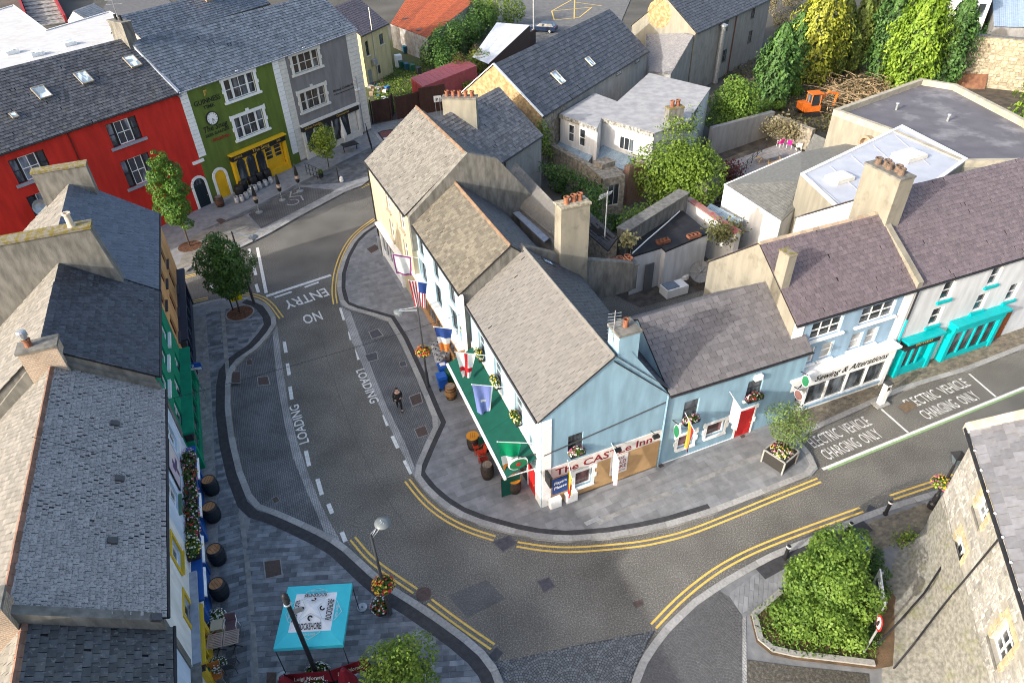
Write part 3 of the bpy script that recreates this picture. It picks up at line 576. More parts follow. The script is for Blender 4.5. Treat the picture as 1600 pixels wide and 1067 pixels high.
# road markings
def dline(P, w, z=.008, m=WHITEL, name='road_line'): return band(P, -w / 2, w / 2, z, m, name, road)
def dbl(pl): P = smooth(pts(pl), it=2); dline(offset(P, .13), .10, m=YELL, name='yellow_line'); dline(offset(P, -.13), .10, m=YELL, name='yellow_line')
for pl in ([(636, 750), (657, 777), (678, 797), (705, 815), (735, 829), (773, 841)], [(808, 850), (850, 857), (895, 859), (950, 855), (1000, 850), (1030, 844), (1075, 833), (1155, 801), (1200, 782), (1280, 750)],
           [(1021, 978), (1062, 935), (1112, 895), (1157, 869), (1200, 850), (1260, 827), (1346, 796)], [(1393, 777), (1492, 744)], [(551, 841), (575, 870), (600, 890), (649, 923)], [(671, 939), (720, 976), (770, 1010)],
           [(586, 342), (555, 364), (536, 391), (524, 425), (521, 455), (524, 475)], [(372, 459), (400, 461), (421, 471), (440, 497)], [(290, 474), (325, 466)], [(278, 436), (306, 429)], [(564, 293), (581, 286)]): dbl(pl)
dash = [((444, 534), (447, 551)), ((449, 568), (452, 586)), ((453, 604), (456, 624)), ((478, 704), (483, 728)), ((496, 748), (503, 773)), ((513, 787), (519, 802)), ((534, 831), (540, 846)),
        ((532, 481), (538, 500)), ((546, 518), (549, 531)), ((557, 545), (561, 562)), ((600, 648), (606, 665)), ((613, 681), (622, 700)), ((632, 719), (643, 740)),
        ((389, 389), (392, 402)), ((396, 416), (400, 430)), ((400, 444), (404, 457)), ((429, 465), (456, 456)), ((476, 449), (498, 441)), ((330, 446), (334, 456))]
for a, b in dash: dline(pts([a, b]), .22)
dline(pts([(416, 463), (517, 430)]), .30); dline(pts([(402, 387), (416, 458)]), .24)
GREENL = mat('green_road_paint', (.25, .42, .16), .7, (.18, .30, .12), 6)
dline(pts([(1285, 733), (1557, 623), (1680, 573)]), .17); dline(offset(pts([(1290, 731), (1557, 623), (1680, 573)]), -.15), .1, m=GREENL); dline(pts([(1377, 639), (1419, 676)]), .13); dline(pts([(1514, 584), (1556, 620)]), .13)
def roadtext(s, a, b, h, up, z=.008, bold=.012):
    a, b = G(*a, z), G(*b, z); ex = (b - a).normalized(); n = V((-ex.y, ex.x, 0)) * up
    if up > 0: return text(s, a, ex, n, h, WHITEL, road, (b - a).length, 'road_lettering', bold=bold)
    return text(s, a, ex, n, h, WHITEL, road, (b - a).length, 'road_lettering', lift=-.004)
roadtext('ENTRY', (507, 450), (441, 472), 1.15, 1); roadtext('NO', (499, 486), (471, 494), 1.15, 1)
roadtext('LOADING', (483, 690), (466, 631), .55, 1); roadtext('LOADING', (556, 579), (579, 631), .55, 1)
roadtext('ELECTRIC  VEHICLE', (1273, 700), (1364, 663), .75, 1, bold=0); roadtext('CHARGING  ONLY', (1295, 719), (1381, 682), .75, 1, bold=0)
roadtext('ELECTRIC  VEHICLE', (1425, 638), (1518, 602), .75, 1, bold=0); roadtext('CHARGING  ONLY', (1450, 656), (1534, 622), .75, 1, bold=0)
# disabled symbol in the north bay
c = G(457, 316, PZ + .02); mb = MB(); ring = [c + V((math.cos(a), math.sin(a), 0)) * .62 for a in np.linspace(R(-140), R(130), 22)]
for a, b in zip(ring, ring[1:]): mb.poly([a, b, lerp(b, c, .2), lerp(a, c, .2)])
for p, q in (((452, 308), (470, 306)), ((455, 299), (453, 309)), ((458, 303), (472, 299)), ((470, 306), (474, 313))):
    a, b = G(*p, PZ + .024), G(*q, PZ + .024); n = (b - a).cross(V((0, 0, 1))).normalized() * .07; mb.poly([a - n, b - n, b + n, a + n])
mb.build('wheelchair_symbol', mat('worn_white_paint', (.40, .40, .39), .8, (.22, .22, .22), 6), P3)
# manhole and cable covers: (polygon, frame)
COVER = mat('rusty_cover', (.10, .065, .055), .7, (.06, .045, .04), 8, .5, 40); COVG = mat('grey_cover', (.075, .072, .085), .7, (.05, .05, .06), 6, .4, 30)
def cover(pl, z, par, m=COVER, fr=PAVL):
    P = pts(pl, z); c = sum(P, V((0, 0, 0))) / len(P); mb = MB(); mb.poly([c + (p - c) * 1.16 for p in P]); f = mb.build('cover_frame', fr, par)
    mb = MB(); mb.poly([p + V((0, 0, .005)) for p in P]); mb.build('manhole_cover', m, f)
for pl in ([(413, 877), (437, 874), (440, 897), (416, 903)], [(417, 1050), (432, 1050), (431, 1067), (416, 1067)], [(363, 581), (375, 581), (375, 598), (362, 598)]): cover(pl, PZ + .022, P1)
cover([(337, 344), (345, 341), (354, 345), (345, 351)], PZ + .022, P3)
for pl in ([(573, 389), (586, 382), (594, 388), (580, 396)], [(640, 620), (656, 614), (660, 628), (645, 634)], [(648, 671), (664, 665), (669, 678), (654, 683)], [(1028, 727), (1034, 724), (1038, 728), (1031, 731)], [(1156, 681), (1162, 678), (1165, 682), (1159, 685)]): cover(pl, PZ + .022 if pl[0][0] in (573, 1028, 1156) else .02, P2 if pl[0][0] in (573, 1028, 1156) else B2)
for pl in ([(624, 566), (633, 564), (635, 571), (626, 573)], [(571, 555), (588, 550), (590, 561), (576, 565)], [(577, 519), (590, 514), (598, 524), (582, 529)]): cover(pl, .016, B2, COVG)
for pl in ([(403, 590), (418, 588), (421, 600), (404, 602)], [(385, 563), (393, 561), (394, 569), (386, 571)], [(425, 779), (432, 775), (437, 782), (429, 786)]): cover(pl, .016, B1, COVER)
for pl, m in (([(770, 846), (795, 837), (806, 848), (786, 861)], COVG), ([(840, 908), (858, 902), (866, 916), (850, 924)], COVG), ([(988, 941), (1003, 936), (1006, 944), (994, 949)], COVER), ([(1402, 636), (1418, 626), (1434, 634), (1416, 645)], mat('brown_cover', (.17, .12, .075), .8, (.12, .085, .055), 6))): cover(pl, .008, road, m, ASPH2)
c = G(662, 928); mb = MB(); mb.poly([c + V((math.cos(a), math.sin(a), 0)) * .36 + V((0, 0, .012)) for a in np.linspace(0, 2 * math.pi, 20)[:-1]]); mb.build('manhole_cover', COVER, road)
for q in ((775, 1022), (1362, 796)):
    c = G(*q, .012); mb = MB()
    mb.box(c, .5, .4, .006, R(50)); g = mb.build('drain_grate', DARKM, road)
# fan-laid cobbled apron at the bottom
SETT = mat('blue_grey_setts', (.150, .165, .178), .65, (.10, .11, .12), 4, .3, 30, rnd=.3)
ap = flat([(772, 1034), (800, 1030), (900, 1008), (1024, 985), (1004, 1020), (991, 1050), (985, 1075), (975, 1140), (960, 1250), (800, 1250), (797, 1110), (788, 1067)], .006, mat('sett_joints', (.06, .065, .07), .9, (.045, .048, .052), 5), 'cobbled_apron'); struct('cobbled_apron', ap)
AP = [(p.x, p.y) for p in pts([(772, 1034), (800, 1031), (900, 1009), (1022, 986), (1003, 1020), (990, 1050), (983, 1075), (972, 1140), (960, 1250), (800, 1250), (798, 1110), (789, 1067)])]
def inside(x, y, P):
    c = False
    for (x0, y0), (x1, y1) in zip(P, P[1:] + P[:1]):
        if (y0 > y) != (y1 > y) and x < (x1 - x0) * (y - y0) / (y1 - y0) + x0: c = not c
    return c
def fan_setts(parent, P, m, Rf=1.05, s=.105, z=.008, kind='stuff'):
    mb = MB(); xs = [p[0] for p in P]; ys = [p[1] for p in P]; row = 0; y = min(ys) - 2 * Rf
    while y < max(ys) + Rf:
        x = min(xs) - 2 * Rf + (Rf if row % 2 else 0)
        while x < max(xs) + 2 * Rf:
            for k in range(1, int(Rf / s) + 1):
                r = k * s; n = max(3, int(math.pi * r / s))
                for i in range(n):
                    a = math.pi * (i + .5) / n; cx, cy = x + math.cos(a) * r, y + math.sin(a) * r
                    if any((cx - (x + dx)) ** 2 + (cy - (y - Rf * .5)) ** 2 < Rf * Rf and cy > y - Rf * .5 for dx in (-Rf, Rf)) or not inside(cx, cy, P): continue
                    t = V((-math.sin(a), math.cos(a), 0)) * s * .41; q = V((math.cos(a), math.sin(a), 0)) * s * .41; c = V((cx, cy, z)); h = V((0, 0, .012 + random.uniform(-.003, .004)))
                    mb.rc = random.random(); b = [c - t - q, c - t + q, c + t + q, c + t - q]; tp = [c + (p - c) * .88 + h for p in b]; mb.poly(tp)
                    for u, v, w, o in zip(b, b[1:] + b[:1], tp[1:] + tp[:1], tp): mb.poly([u, v, w, o])
            x += 2 * Rf
        y += Rf * .5; row += 1
    return mb.build('setts', m, parent, kind=kind)
fan_setts(ap, AP, SETT)
# driveway of worn fan setts, planting bed at the mill
dw = flat([(1120, 920), (1140, 932), (1160, 962), (1160, 1250), (980, 1250), (984, 1085), (999, 1048), (1014, 1019), (1046, 980), (1088, 942)], PZ + .006, ASPH2, 'driveway', P4)
DWP = [(p.x, p.y) for p in pts([(1120, 922), (1158, 962), (1158, 1120), (985, 1120), (990, 1085), (1005, 1048), (1020, 1019), (1050, 982), (1090, 944)])]
fan_setts(P4, DWP, mat('worn_setts', (.10, .10, .102), .75, (.085, .085, .087), 4, rnd=.12), 1.3, .13, PZ + .005)
pave(P4, pts([(1138, 928), (1200, 882), (1275, 850), (1316, 832), (1345, 862), (1240, 920), (1158, 958)], PZ), R(70), .8, .2, PZ, PAVG, seed=21, varl=.2)
pave(P4, pts([(1318, 831), (1355, 816), (1462, 780), (1600, 730), (1600, 800), (1400, 850), (1360, 868)], PZ), R(22), .22, .11, PZ, MATS['buff_setts'], seed=22)
flat([(1160, 965), (1166, 962), (1168, 1200), (1160, 1200)], PZ + .02, MATS['granite_setts'], 'sett_border', P4)
flat([(1166, 1030), (1240, 1040), (1358, 1052), (1364, 1200), (1166, 1200)], PZ + .018, chipmat('worn_asphalt', (.05, .047, .04), (.075, .07, .06), (.13, .12, .10), 8), 'driveway', P4)
bedP = [(1172, 962), (1215, 925), (1290, 890), (1350, 868), (1420, 960), (1395, 1040), (1365, 1045), (1300, 1037), (1240, 1030), (1205, 1022), (1182, 1003)]
bed = struct('planting_bed', flat(bedP, PZ + .10, mat('bed_soil', (.13, .085, .05), 1, (.07, .05, .03), 2, .8, 15), 'planting_bed'))
BP = pts(bedP, 0); bk = BP[6:] + BP[:2]
mb = MB(); A, B = offset(bk, 0), offset(bk, -.24)
for a, b, c, d in zip(A, A[1:], B[1:], B): mb.hexa([V((q.x, q.y, 0)) for q in (d, c, b, a)] + [V((q.x, q.y, PZ + .2)) for q in (d, c, b, a)])
mb.build('bed_kerb', GRAN, bed); band(bk, -.26, -.72, PZ + .022, MATS['granite_setts'], 'sett_border', P4)
# yards behind the houses
struct('back_yard', flat([(560, 180), (720, 170), (760, 80), (640, 40), (560, 100)], .02, mat('yard_grass', (.06, .095, .02), 1, (.09, .075, .05), 1.2, .8, 12), 'back_yard'))
struct('garden_soil', flat([(1040, 330), (1130, 170), (1250, 110), (1500, 90), (1640, 150), (1640, 330), (1300, 420)], .03, DIRT, 'garden_soil'))
struct('car_park', flat([(760, 60), (800, -60), (1010, -60), (960, 60), (850, 130)], .02, mat('car_park_asphalt', (.15, .15, .15), .9, (.11, .11, .11), 1.5, .3, 25), 'car_park'))
struct('rear_street', flat([(150, 30), (190, -30), (230, -30), (330, 60), (200, 80)], .02, mat('rear_asphalt', (.12, .12, .125), .9, (.09, .09, .095), 1.5, .3, 25), 'rear_street'))
# ================================================================ HOUSES
def plaster(name, c, c2=None, st=.35, sc_=.7, stc=None): return mat(name, c, .85, tuple(x * .78 for x in c), 2.2, .15, 40, stretch=(1, 1, .22), stain=st, stc=stc or tuple(x * .55 for x in c), stscale=sc_)
def sillrect(f, px, py, w, h): u, z = f.uv(px, py); return (u - w / 2, z, u + w / 2, z + h)
def quoins(f, t, u0, u1, z0, z1, m, n, name='quoin', alt=.0, d=.04):
    h = (z1 - z0) / n; me = []
    for i in range(n):
        k = alt if i % 2 else 0; mb = MB(); f.box(mb, u0 + (k if alt < 0 else 0) * 0, z0 + i * h + .012, u1 + (k if i % 2 else 0), z0 + (i + 1) * h - .012, -.02, d); mb.build(name, m, t)
def surround(f, t, r, m, bw=.28, key=True, sill=True):
    """moulded window surround with ears, keystone and sill"""
    a, c, b, d = r; mb = MB(); f.box(mb, a - bw, c, a - .002, d, -.02, .06); f.box(mb, b + .002, c, b + bw, d, -.02, .06); f.box(mb, a - bw, d + .002, b + bw, d + bw, -.02, .07)
    for u in (a - bw - .10, b + bw - .02): f.box(mb, u, d - .12, u + .12, d + bw + .05, -.02, .075); f.box(mb, u, (c + d) / 2 - .15, u + .12, (c + d) / 2 + .15, -.02, .075)
    if key: f.box(mb, (a + b) / 2 - .16, d + bw - .03, (a + b) / 2 + .16, d + bw + .22, -.02, .10)
    w = mb.build('window_surround', m, t)
    if sill: mb = MB(); f.box(mb, a - bw - .15, c - .2, b + bw + .15, c - .003, -.02, .16); mb.build('sill', m, w)
def triple(f, t, r, m, glass=None, mid=None):
    """tripartite sash: narrow, wide, narrow"""
    a, c, b, d = r; s = (b - a) * .24
    f.window(t, (a, c, a + s - .04, d), m, 1, 2, glass=glass, fw=.07); f.window(t, (a + s + .04, c, b - s - .04, d), mid or m, 2, 2, glass=glass, fw=.07); f.window(t, (b - s + .04, c, b, d), m, 1, 2, glass=glass, fw=.07)
    for u in (a + s, b - s): mb = MB(); f.box(mb, u - .04, c, u + .04, d, -.2, -.06); mb.build('mullion', m, t)
def arch(f, t, r, m, bw=.2, name='door_surround', d=.07):
    a, c, b, z = r; R0 = (b - a) / 2; mb = MB(); f.box(mb, a - bw, c, a, z, -.02, d); f.box(mb, b, c, b + bw, z, -.02, d); u = (a + b) / 2; N = 9
    for i in range(N):
        p = [math.pi * i / N + .015, math.pi * (i + 1) / N - .015]; q = [(u + math.cos(x) * R0, z + math.sin(x) * R0) for x in p] + [(u + math.cos(x) * (R0 + bw), z + math.sin(x) * (R0 + bw)) for x in reversed(p)]
        mb.extr([f.pt(x, y, -.02) for x, y in q], f.n * (d + .02))
    return mb.build(name, m, t)
def halfdisc(f, mb, u, z, R0, d): mb.extr([f.pt(u + math.cos(math.pi * i / 10) * R0, z + math.sin(math.pi * i / 10) * R0, 0) for i in range(11)], f.n * d)
def door(f, t, r, m, panels=(2, 2), name='door', glassrow=False):
    a, c, b, d = r; mb = MB(); f.box(mb, a, c, b, d, -.1, .03); D = mb.build(name, m, t); nx, ny = panels; mb = MB()
    for i in range(nx):
        for j in range(ny):
            w, h = (b - a) / nx, (d - c) / ny; f.box(mb, a + i * w + w * .18, c + j * h + h * .12, a + (i + 1) * w - w * .18, c + (j + 1) * h - h * .12, .03, .045)
    mb.build('door_panelling', m, D); mb = MB(); mb.lathe(f.pt(b - .12, c + (d - c) * .45, .045), [(.03, 0), (.035, .03), (.0, .05)], 8, f.n); mb.build('handle', GOLDP, D); return D
REDW = plaster('red_wall', (.55, .028, .018), (.46, .022, .015), .18); GREENW = plaster('green_wall', (.115, .165, .030), (.09, .135, .024), .2); GREYW = plaster('grey_wall', (.215, .205, .20), None, .2)
CREAMT = mat('cream_trim', (.66, .63, .56), .7, (.56, .54, .48), 3); YSHOP = mat('yellow_gloss', (.74, .43, .02), .4, (.66, .37, .015), 2)
SLD = slatemat('dark_slate', (.095, .10, .115), (.055, .06, .07), .32, moss=.35, mossc=(.13, .12, .085), spots=.25, spotc=(.25, .25, .25)); SLB = slatemat('blue_slate', (.13, .155, .19), (.085, .105, .135), .28, moss=.15)
# ---------------------------------------------------------------- terrace at the top left
FT0 = Fac(G(312, 328), G(580, 205)); eT, AT = FT0.e, FT0.A
FT = Fac(AT - eT * 20, AT + eT * 22.3)          # u: 20 = left edge of the red house's corner
ux = lambda px, py: FT.uv(px, py)
d1, z1 = ridge_of(FT, 9.9, 0, 110, 35); d2, z2 = ridge_of(FT, 10.3, 540, -20, 35)
UR, UG, UE = 21.5, 32.05, 42.3
redwin = [FT.rect(164, 196, 224, 215), FT.rect(12, 252, 84, 269), FT.rect(187, 254, 246, 277)]
rl = FT.rect(12, 252, 84, 269); redwin.append((redwin[1][0], redwin[2][1], redwin[1][2], redwin[2][3]))
rd = FT.rect(302, 292, 329, 326); rd = (rd[0], 0, rd[0] + 1.15, 2.2)
red, rroof, RF, RB = house('red_house', 'long bright red rendered house with dark slate roof and three roof lights', FT, 9.85, 10.15, d1, z1, d1, 9.9, REDW, SLD, redwin + [(rd[0], 0, rd[2], rd[3])], rs=(.32, .27), u0=0, u1=UR, seed=3, gut=BLACK)
CURT = glassmat('curtained_glass', (.05, .055, .07), .1)
for r in redwin:
    triple(FT, red, r, BLACK, CURT, WHITE); mb = MB(); FT.box(mb, r[0] - .25, r[1] - .2, r[2] + .25, r[1] - .003, -.05, .16); mb.build('sill', mat('blue_grey_sill', (.28, .31, .36), .7), red)
for x, y, w, h in ((65, 145, .95, 1.15), (131, 122, .95, 1.15), (207, 97, .95, 1.15), (22, 181, .45, .5)): skylight(rroof, RF, x, y, w, h, mat('skylight_frame', (.30, .27, .22), .6), glassmat('skylight_pale', (.30, .36, .40), .1))
door(FT, red, (rd[0], .05, rd[2], rd[3]), mat('dark_teal_door', (.012, .025, .032), .4), (2, 3)); arch(FT, red, (rd[0], 0, rd[2], rd[3]), WHITE, .22)
mb = MB(); halfdisc(FT, mb, (rd[0] + rd[2]) / 2, rd[3], (rd[2] - rd[0]) / 2, .012); mb.build('fanlight', GLASS, red)
mb = MB(); p = FT.uv(105, 208); mb.tube([FT.pt(p[0], p[1], .06), FT.pt(p[0], 0, .06)], .05, 6); mb.build('downpipe', mat('dark_red_paint', (.12, .015, .012), .5), red)
mb = MB(); FT.box(mb, UR - .75, 4.0, UR + .35, 4.25, -.02, .12); mb.build('string_course', WHITE, red)
# green pub
gw = [FT.rect(348, 127, 402, 143), FT.rect(365, 186, 418, 200)]; gw[1] = (gw[0][0], gw[1][1], gw[0][2], gw[1][3])
sh = (FT.uv(357, 245)[0], 0, FT.uv(440, 208)[0], 3.55); yd = (sh[0] - 1.95, 0, sh[0] - .85, 2.15)
pub, proof, PF, PB = house('green_pub', 'olive green pub with white window surrounds and yellow shopfront', FT, 10.2, 10.35, d2, z2, d2, 10.2, GREENW, SLB, gw + [yd], u0=UR, u1=UG, rs=(.34, .29), seed=5, gut=LEAD)
for r in gw: triple(FT, pub, r, WHITE); surround(FT, pub, r, WHITE)
quoins(FT, pub, UR + .02, UR + .75, 4.4, 10.1, WHITE, 17); quoins(FT, pub, UG - .75, UG - .02, 1.2, 10.2, WHITE, 22)
door(FT, pub, (yd[0], .05, yd[2], yd[3]), YSHOP, (2, 3)); arch(FT, pub, yd, WHITE, .25)
mb = MB(); halfdisc(FT, mb, (yd[0] + yd[2]) / 2, yd[3], (yd[2] - yd[0]) / 2, .012); mb.build('fanlight', YSHOP, pub)
mb = MB(); FT.box(mb, yd[0] - .5, 0, yd[2] + .5, .14, 0, .5); mb.build('doorstep', GRAN, pub)
def shopfront(f, t, r, fr, nwin, doorw, sign, signm, lm, arches=False, proj=.35, stall=.75, fas=.55, ends=.3, doorm=None, dright=True):
    a, c, b, d = r; mb = MB()
    for u in (a, b - ends): f.box(mb, u, c, u + ends, d - fas, 0, proj)
    f.box(mb, a + ends, c, b - ends, stall, 0, proj - .06); f.box(mb, a - .08, d, b + .08, d + .14, 0, proj + .22); S = mb.build('shopfront', fr, t)
    mb = MB(); f.box(mb, a, d - fas, b, d, .005, proj + .04); mb.build('fascia', signm, S)
    u0, u1 = a + ends, b - ends; du0 = u1 - doorw if dright else u0; w0, w1 = (u0, du0) if dright else (u0 + doorw, u1)
    mb = MB(); mb.poly([f.pt(w0, stall, proj - .14), f.pt(w1, stall, proj - .14), f.pt(w1, d - fas, proj - .14), f.pt(w0, d - fas, proj - .14)]); mb.build('shop_pane', GLASS, S); step = (w1 - w0) / nwin
    for i in range(nwin + 1):
        mb = MB(); u = w0 + i * step; f.box(mb, u - .06, stall, u + .06, d - fas, .02, proj - .05); mb.build('mullion', fr, S)
        if arches and i < nwin:
            mb = MB(); ua, ub, zt = u + .06, u + step - .06, d - fas; Rr = (ub - ua) / 2; um = (ua + ub) / 2; pr = []
            for s_ in (-1, 1):
                arc = [(um + s_ * math.cos(math.pi / 2 * k / 6) * Rr, zt - Rr * .9 + math.sin(math.pi / 2 * k / 6) * Rr * .9) for k in range(7)]; mb.extr([f.pt(um + s_ * Rr, zt, .1)] + [f.pt(x, z, .1) for x, z in arc], f.n * (proj - .16))
            mb.build('arched_head', fr, S)
    if doorw: door(f, S, (du0 + .06, .06, du0 + doorw - .06, d - fas - .04), doorm or fr, (2, 4))
    for s, uu, h, w in sign: f.text(s, a + uu, d - fas * .5 - h / 2, h, lm, S, w, proj + .045)
    return S
SN = shopfront(FT, pub, sh, YSHOP, 3, 2.3, [('LOUNGE', .25, .18, .9), ('The Snug', 2.3, .3, 2.0), ('BAR', 5.2, .18, .5)], BLACK, GOLDP, arches=True)
for i in range(2):
    for j in range(3): mb = MB(); u = sh[2] - .3 - 2.3 + .25 + i * 1.05; FT.box(mb, u, 1.75 + j * .38, u + .72, 2.05 + j * .38, .035, .05); mb.build('door_pane', GLASS, SN)
BLK = mat('black_lettering', (.012, .012, .012), .5)
def ftext(s, pa, pb, h, m, par, shear=0):
    a, b = FT.uv(*pa), FT.uv(*pb); return FT.text(s, a[0], a[1], h, m, par, b[0] - a[0], .02, 0, shear)
ftext('GUINNESS', (304, 168), (344, 151), .42, BLK, pub); ftext('TIME', (318, 172), (335, 165), .3, BLK, pub); ftext('The Snug', (319, 209), (356, 193), .5, BLK, pub, .2); ftext('BEER GARDEN', (322, 216), (358, 201), .26, BLK, pub)
p = FT.uv(319, 147); mb = MB(); FT.box(mb, p[0] - .03, p[1] - .2, p[0] + .03, p[1] + .25, 0, .015)
for k in range(5): FT.box(mb, p[0] + .06 + k * .05, p[1] - .15 + k * .06, p[0] + .08 + k * .05, p[1] + .22, 0, .015)
FT.box(mb, p[0] - .03, p[1] + .22, p[0] + .3, p[1] + .28, 0, .018); mb.build('harp_emblem', GOLDP, pub)
a, b = FT.uv(331, 222), FT.uv(356, 212); mb = MB()
for k in range(7):
    x = a[0] + (b[0] - a[0]) * k / 7; z = a[1] + .05 * math.sin(k * 2); mb.tube([FT.pt(x, z, .02), FT.pt(x + .2, z + .2, .03), FT.pt(x + .35, z - .05, .02), FT.pt(x + .5, z + .1, .02)], .04, 5)
mb.build('painted_scroll', mat('rust_red_paint', (.30, .04, .015), .6), pub)
p = FT.uv(331, 185); mb = MB(); mb.lathe(FT.pt(p[0], p[1], 0), [(.58, 0), (.58, .06), (.52, .09), (0, .09)], 28, FT.n); ck = thing('wall_clock', 'round white wall clock on the green pub', 'clock', FT.pt(p[0], p[1])); mb2 = MB(); mb2.lathe(FT.pt(p[0], p[1], 0), [(.6, 0), (.6, .10), (.53, .11), (.53, .07)], 28, FT.n); mb2.build('rim', BLACK, ck); mb.build('dial', WHITE, ck)
for an, L, w in ((R(-60), .27, .05), (R(-100), .42, .035)):
    q = FT.pt(p[0], p[1], .10); dv = FT.e * math.cos(an) + V((0, 0, math.sin(an))); pv = FT.e * -math.sin(an) + V((0, 0, math.cos(an))); mb = MB(); mb.obox(q - pv * w / 2, dv * L, pv * w, FT.n * .012); mb.build('hand', BLACK, ck)
for k in range(12):
    an = R(30 * k); mb = MB(); dv = FT.e * math.cos(an) + V((0, 0, math.sin(an))); pv = FT.e * -math.sin(an) + V((0, 0, math.cos(an))); mb.obox(FT.pt(p[0], p[1], .092) + dv * .4 - pv * .02, dv * .09, pv * .04, FT.n * .01); mb.build('hour_mark', BLACK, ck)
# grey house
cw = [FT.rect(455, 89, 500, 103), FT.rect(468, 147, 512, 160)]; cw[1] = (cw[0][0], cw[1][1], cw[0][2], cw[1][3])
grey, groof, GF, GB = house('grey_house', 'tall grey rendered house with cream quoins above a shopfront', FT, 10.35, 10.7, d2, z2, d2, 10.3, GREYW, SLB, cw, u0=UG, u1=UE, rs=(.34, .29), seed=6, gut=LEAD)
for r in cw: triple(FT, grey, r, CREAMT); surround(FT, grey, r, CREAMT)
quoins(FT, grey, UG + .02, UG + .8, .3, 10.3, CREAMT, 26); quoins(FT, grey, UE - 1.5, UE + .02, .3, 10.6, CREAMT, 26)
csh = (UG + .82, 0, UE - 1.55, 3.5); CS = shopfront(FT, grey, csh, CREAMT, 5, 1.2, [('Michael Cuddihy', .3, .2, 2.2), ('Optometrist', 4.6, .2, 1.8)], BLACK, GOLDP, proj=.25)
ftext('Michael Cuddihy & Co', (521, 145), (557, 130), .22, BLK, grey); ftext('Optometrists', (522, 150), (556, 136), .13, BLK, grey)
mb = MB(); p = FT.uv(558, 140); FT.box(mb, p[0] - .3, p[1] - .1, p[0] + .3, p[1] + .12, 0, .12); mb.build('floodlight', WHITE, grey)
mb = MB(); mb.tube([FT.pt(UE - 1.1, 6.2, .08), FT.pt(UE - 1.1, 0, .08)], .05, 6); mb.build('downpipe', GALV, grey)
c0 = FT.pt(UR, 0, -d1); chimney(red, (c0.x, c0.y), math.atan2(eT.y, eT.x) + R(90), 2.1, .8, z1 - 1.2, z1 + 1.3, CONC, [(-.4, 0), (.4, 0)], potm=BLACK)
mb = MB(); q = [FT.pt(UR - .12, 9.95, .18), FT.pt(UR + .12, 9.95, .18), FT.pt(UR + .12, z1 + .1, -d1), FT.pt(UR - .12, z1 + .1, -d1)]
mb.prism([p + V((0, 0, .28)) for p in q], .5); mb.build('party_wall_coping', LEAD, red)
t = thing('television_aerial', 'thin television aerial on the terrace chimney stack', 'aerial', (c0.x, c0.y, z1 + 1.4)); mb = MB(); b = V((c0.x, c0.y, z1 + 1.4)); mb.tube([b, b + V((0, 0, 2.2))], .03, 5); mb.build('mast', GALV, t); mb = MB()
for k in range(3): mb.tube([b + V((-.6, 0, 1.2 + k * .3)), b + V((.6, .3, 1.2 + k * .3))], .015, 4)
mb.build('antenna_rods', GALV, t)
# ---------------------------------------------------------------- left row
_a, _b = G(309, 690), G(330, 1037); _d = (_b - _a).normalized()
FL = Fac(_a + _d * 30, _a - _d * 15.6)
L1d, L1z = ridge_of(FL, 7.1, 103, 310, 38); L2d, L2z = ridge_of(FL, 7.05, 75, 490, 38); L3d, L3z = ridge_of(FL, 6.25, 50, 730, 38)
ORW = plaster('orange_wall', (.62, .34, .14), (.55, .30, .12)); TEALG = plaster('emerald_wall', (.0, .22, .12), (.0, .18, .10), .15); PBLUE = plaster('pale_blue_wall', (.56, .66, .78), (.50, .60, .72), .2); PWHITE = plaster('cream_white_wall', (.74, .73, .69), (.68, .67, .63), .2)
SLL1 = slatemat('smooth_blue_slate', (.105, .125, .16), (.075, .09, .115), .14, moss=.3, mossc=(.16, .17, .19)); SLL2 = slatemat('black_slate', (.055, .06, .075), (.03, .034, .045), .35, moss=.1, spots=.35, spotc=(.22, .23, .24)); SLL3 = slatemat('pitted_grey_slate', (.315, .305, .30), (.25, .243, .24), .13, spscale=15.0, moss=.25, mossc=(.13, .13, .135), rough=.7, spots=.75, spotc=(.05, .05, .055)); SLPALE = slatemat('pale_grey_slate', (.215, .205, .185), (.16, .152, .138), .2, moss=.3, mossc=(.11, .105, .085), rough=.75); SLL4 = slatemat('charcoal_slate', (.075, .08, .085), (.04, .043, .047), .32, moss=.5, mossc=(.11, .10, .075), spots=.25)
def lrow(name, label, u0, u1, zA, dist, zr, wm, rm, rmb, holes, **k): return house(name, label, FL, zA, zA, dist, zr, dist * 1.25, zA - .6, wm, rm, holes, u0=u0, u1=u1, rmb=rmb, **k)
S1 = [sillrect(FL, *p, 1.0, 1.5) for p in ((260, 412), (259, 443), (258, 477))]; S1b = [(r[0], 3.05, r[2], 4.55) for r in S1]
or1, ror1, OF, OB = lrow('orange_house', 'orange rendered house at the far end of the left row, blue slate roof', 35.45, 45.6, 7.12, L1d, L1z, ORW, SLL1, SLPALE, S1 + S1b, seed=11, rs=(.36, .28))
for r in S1 + S1b: FL.window(or1, r, mat('maroon_paint', (.16, .03, .025), .5), 2, 2, sill=DARKM)
SF1 = shopfront(FL, or1, (36.2, 0, 45.0, 2.8), mat('navy_paint', (.02, .03, .06), .4), 5, 1.2, [], DARKM, WHITE, proj=.3)
S2 = [sillrect(FL, *p, 1.05, 1.45) for p in ((262, 530), (261, 566), (262, 606))]; S2b = [sillrect(FL, *p, 1.05, 1.45) for p in ((286, 587), (286, 623), (286, 661))]
em, rem, EF, EB = lrow('emerald_house', 'emerald green pub house with white sills and black slate roof', 27.35, 35.4, 7.05, L2d, L2z, TEALG, SLL2, SLPALE, S2 + S2b, seed=12, rs=(.33, .26), ind=300, gm=CONC)
for r in S2 + S2b: FL.window(em, r, WHITE, 1, 2, sill=WHITE, sw=.18, sh=.16)
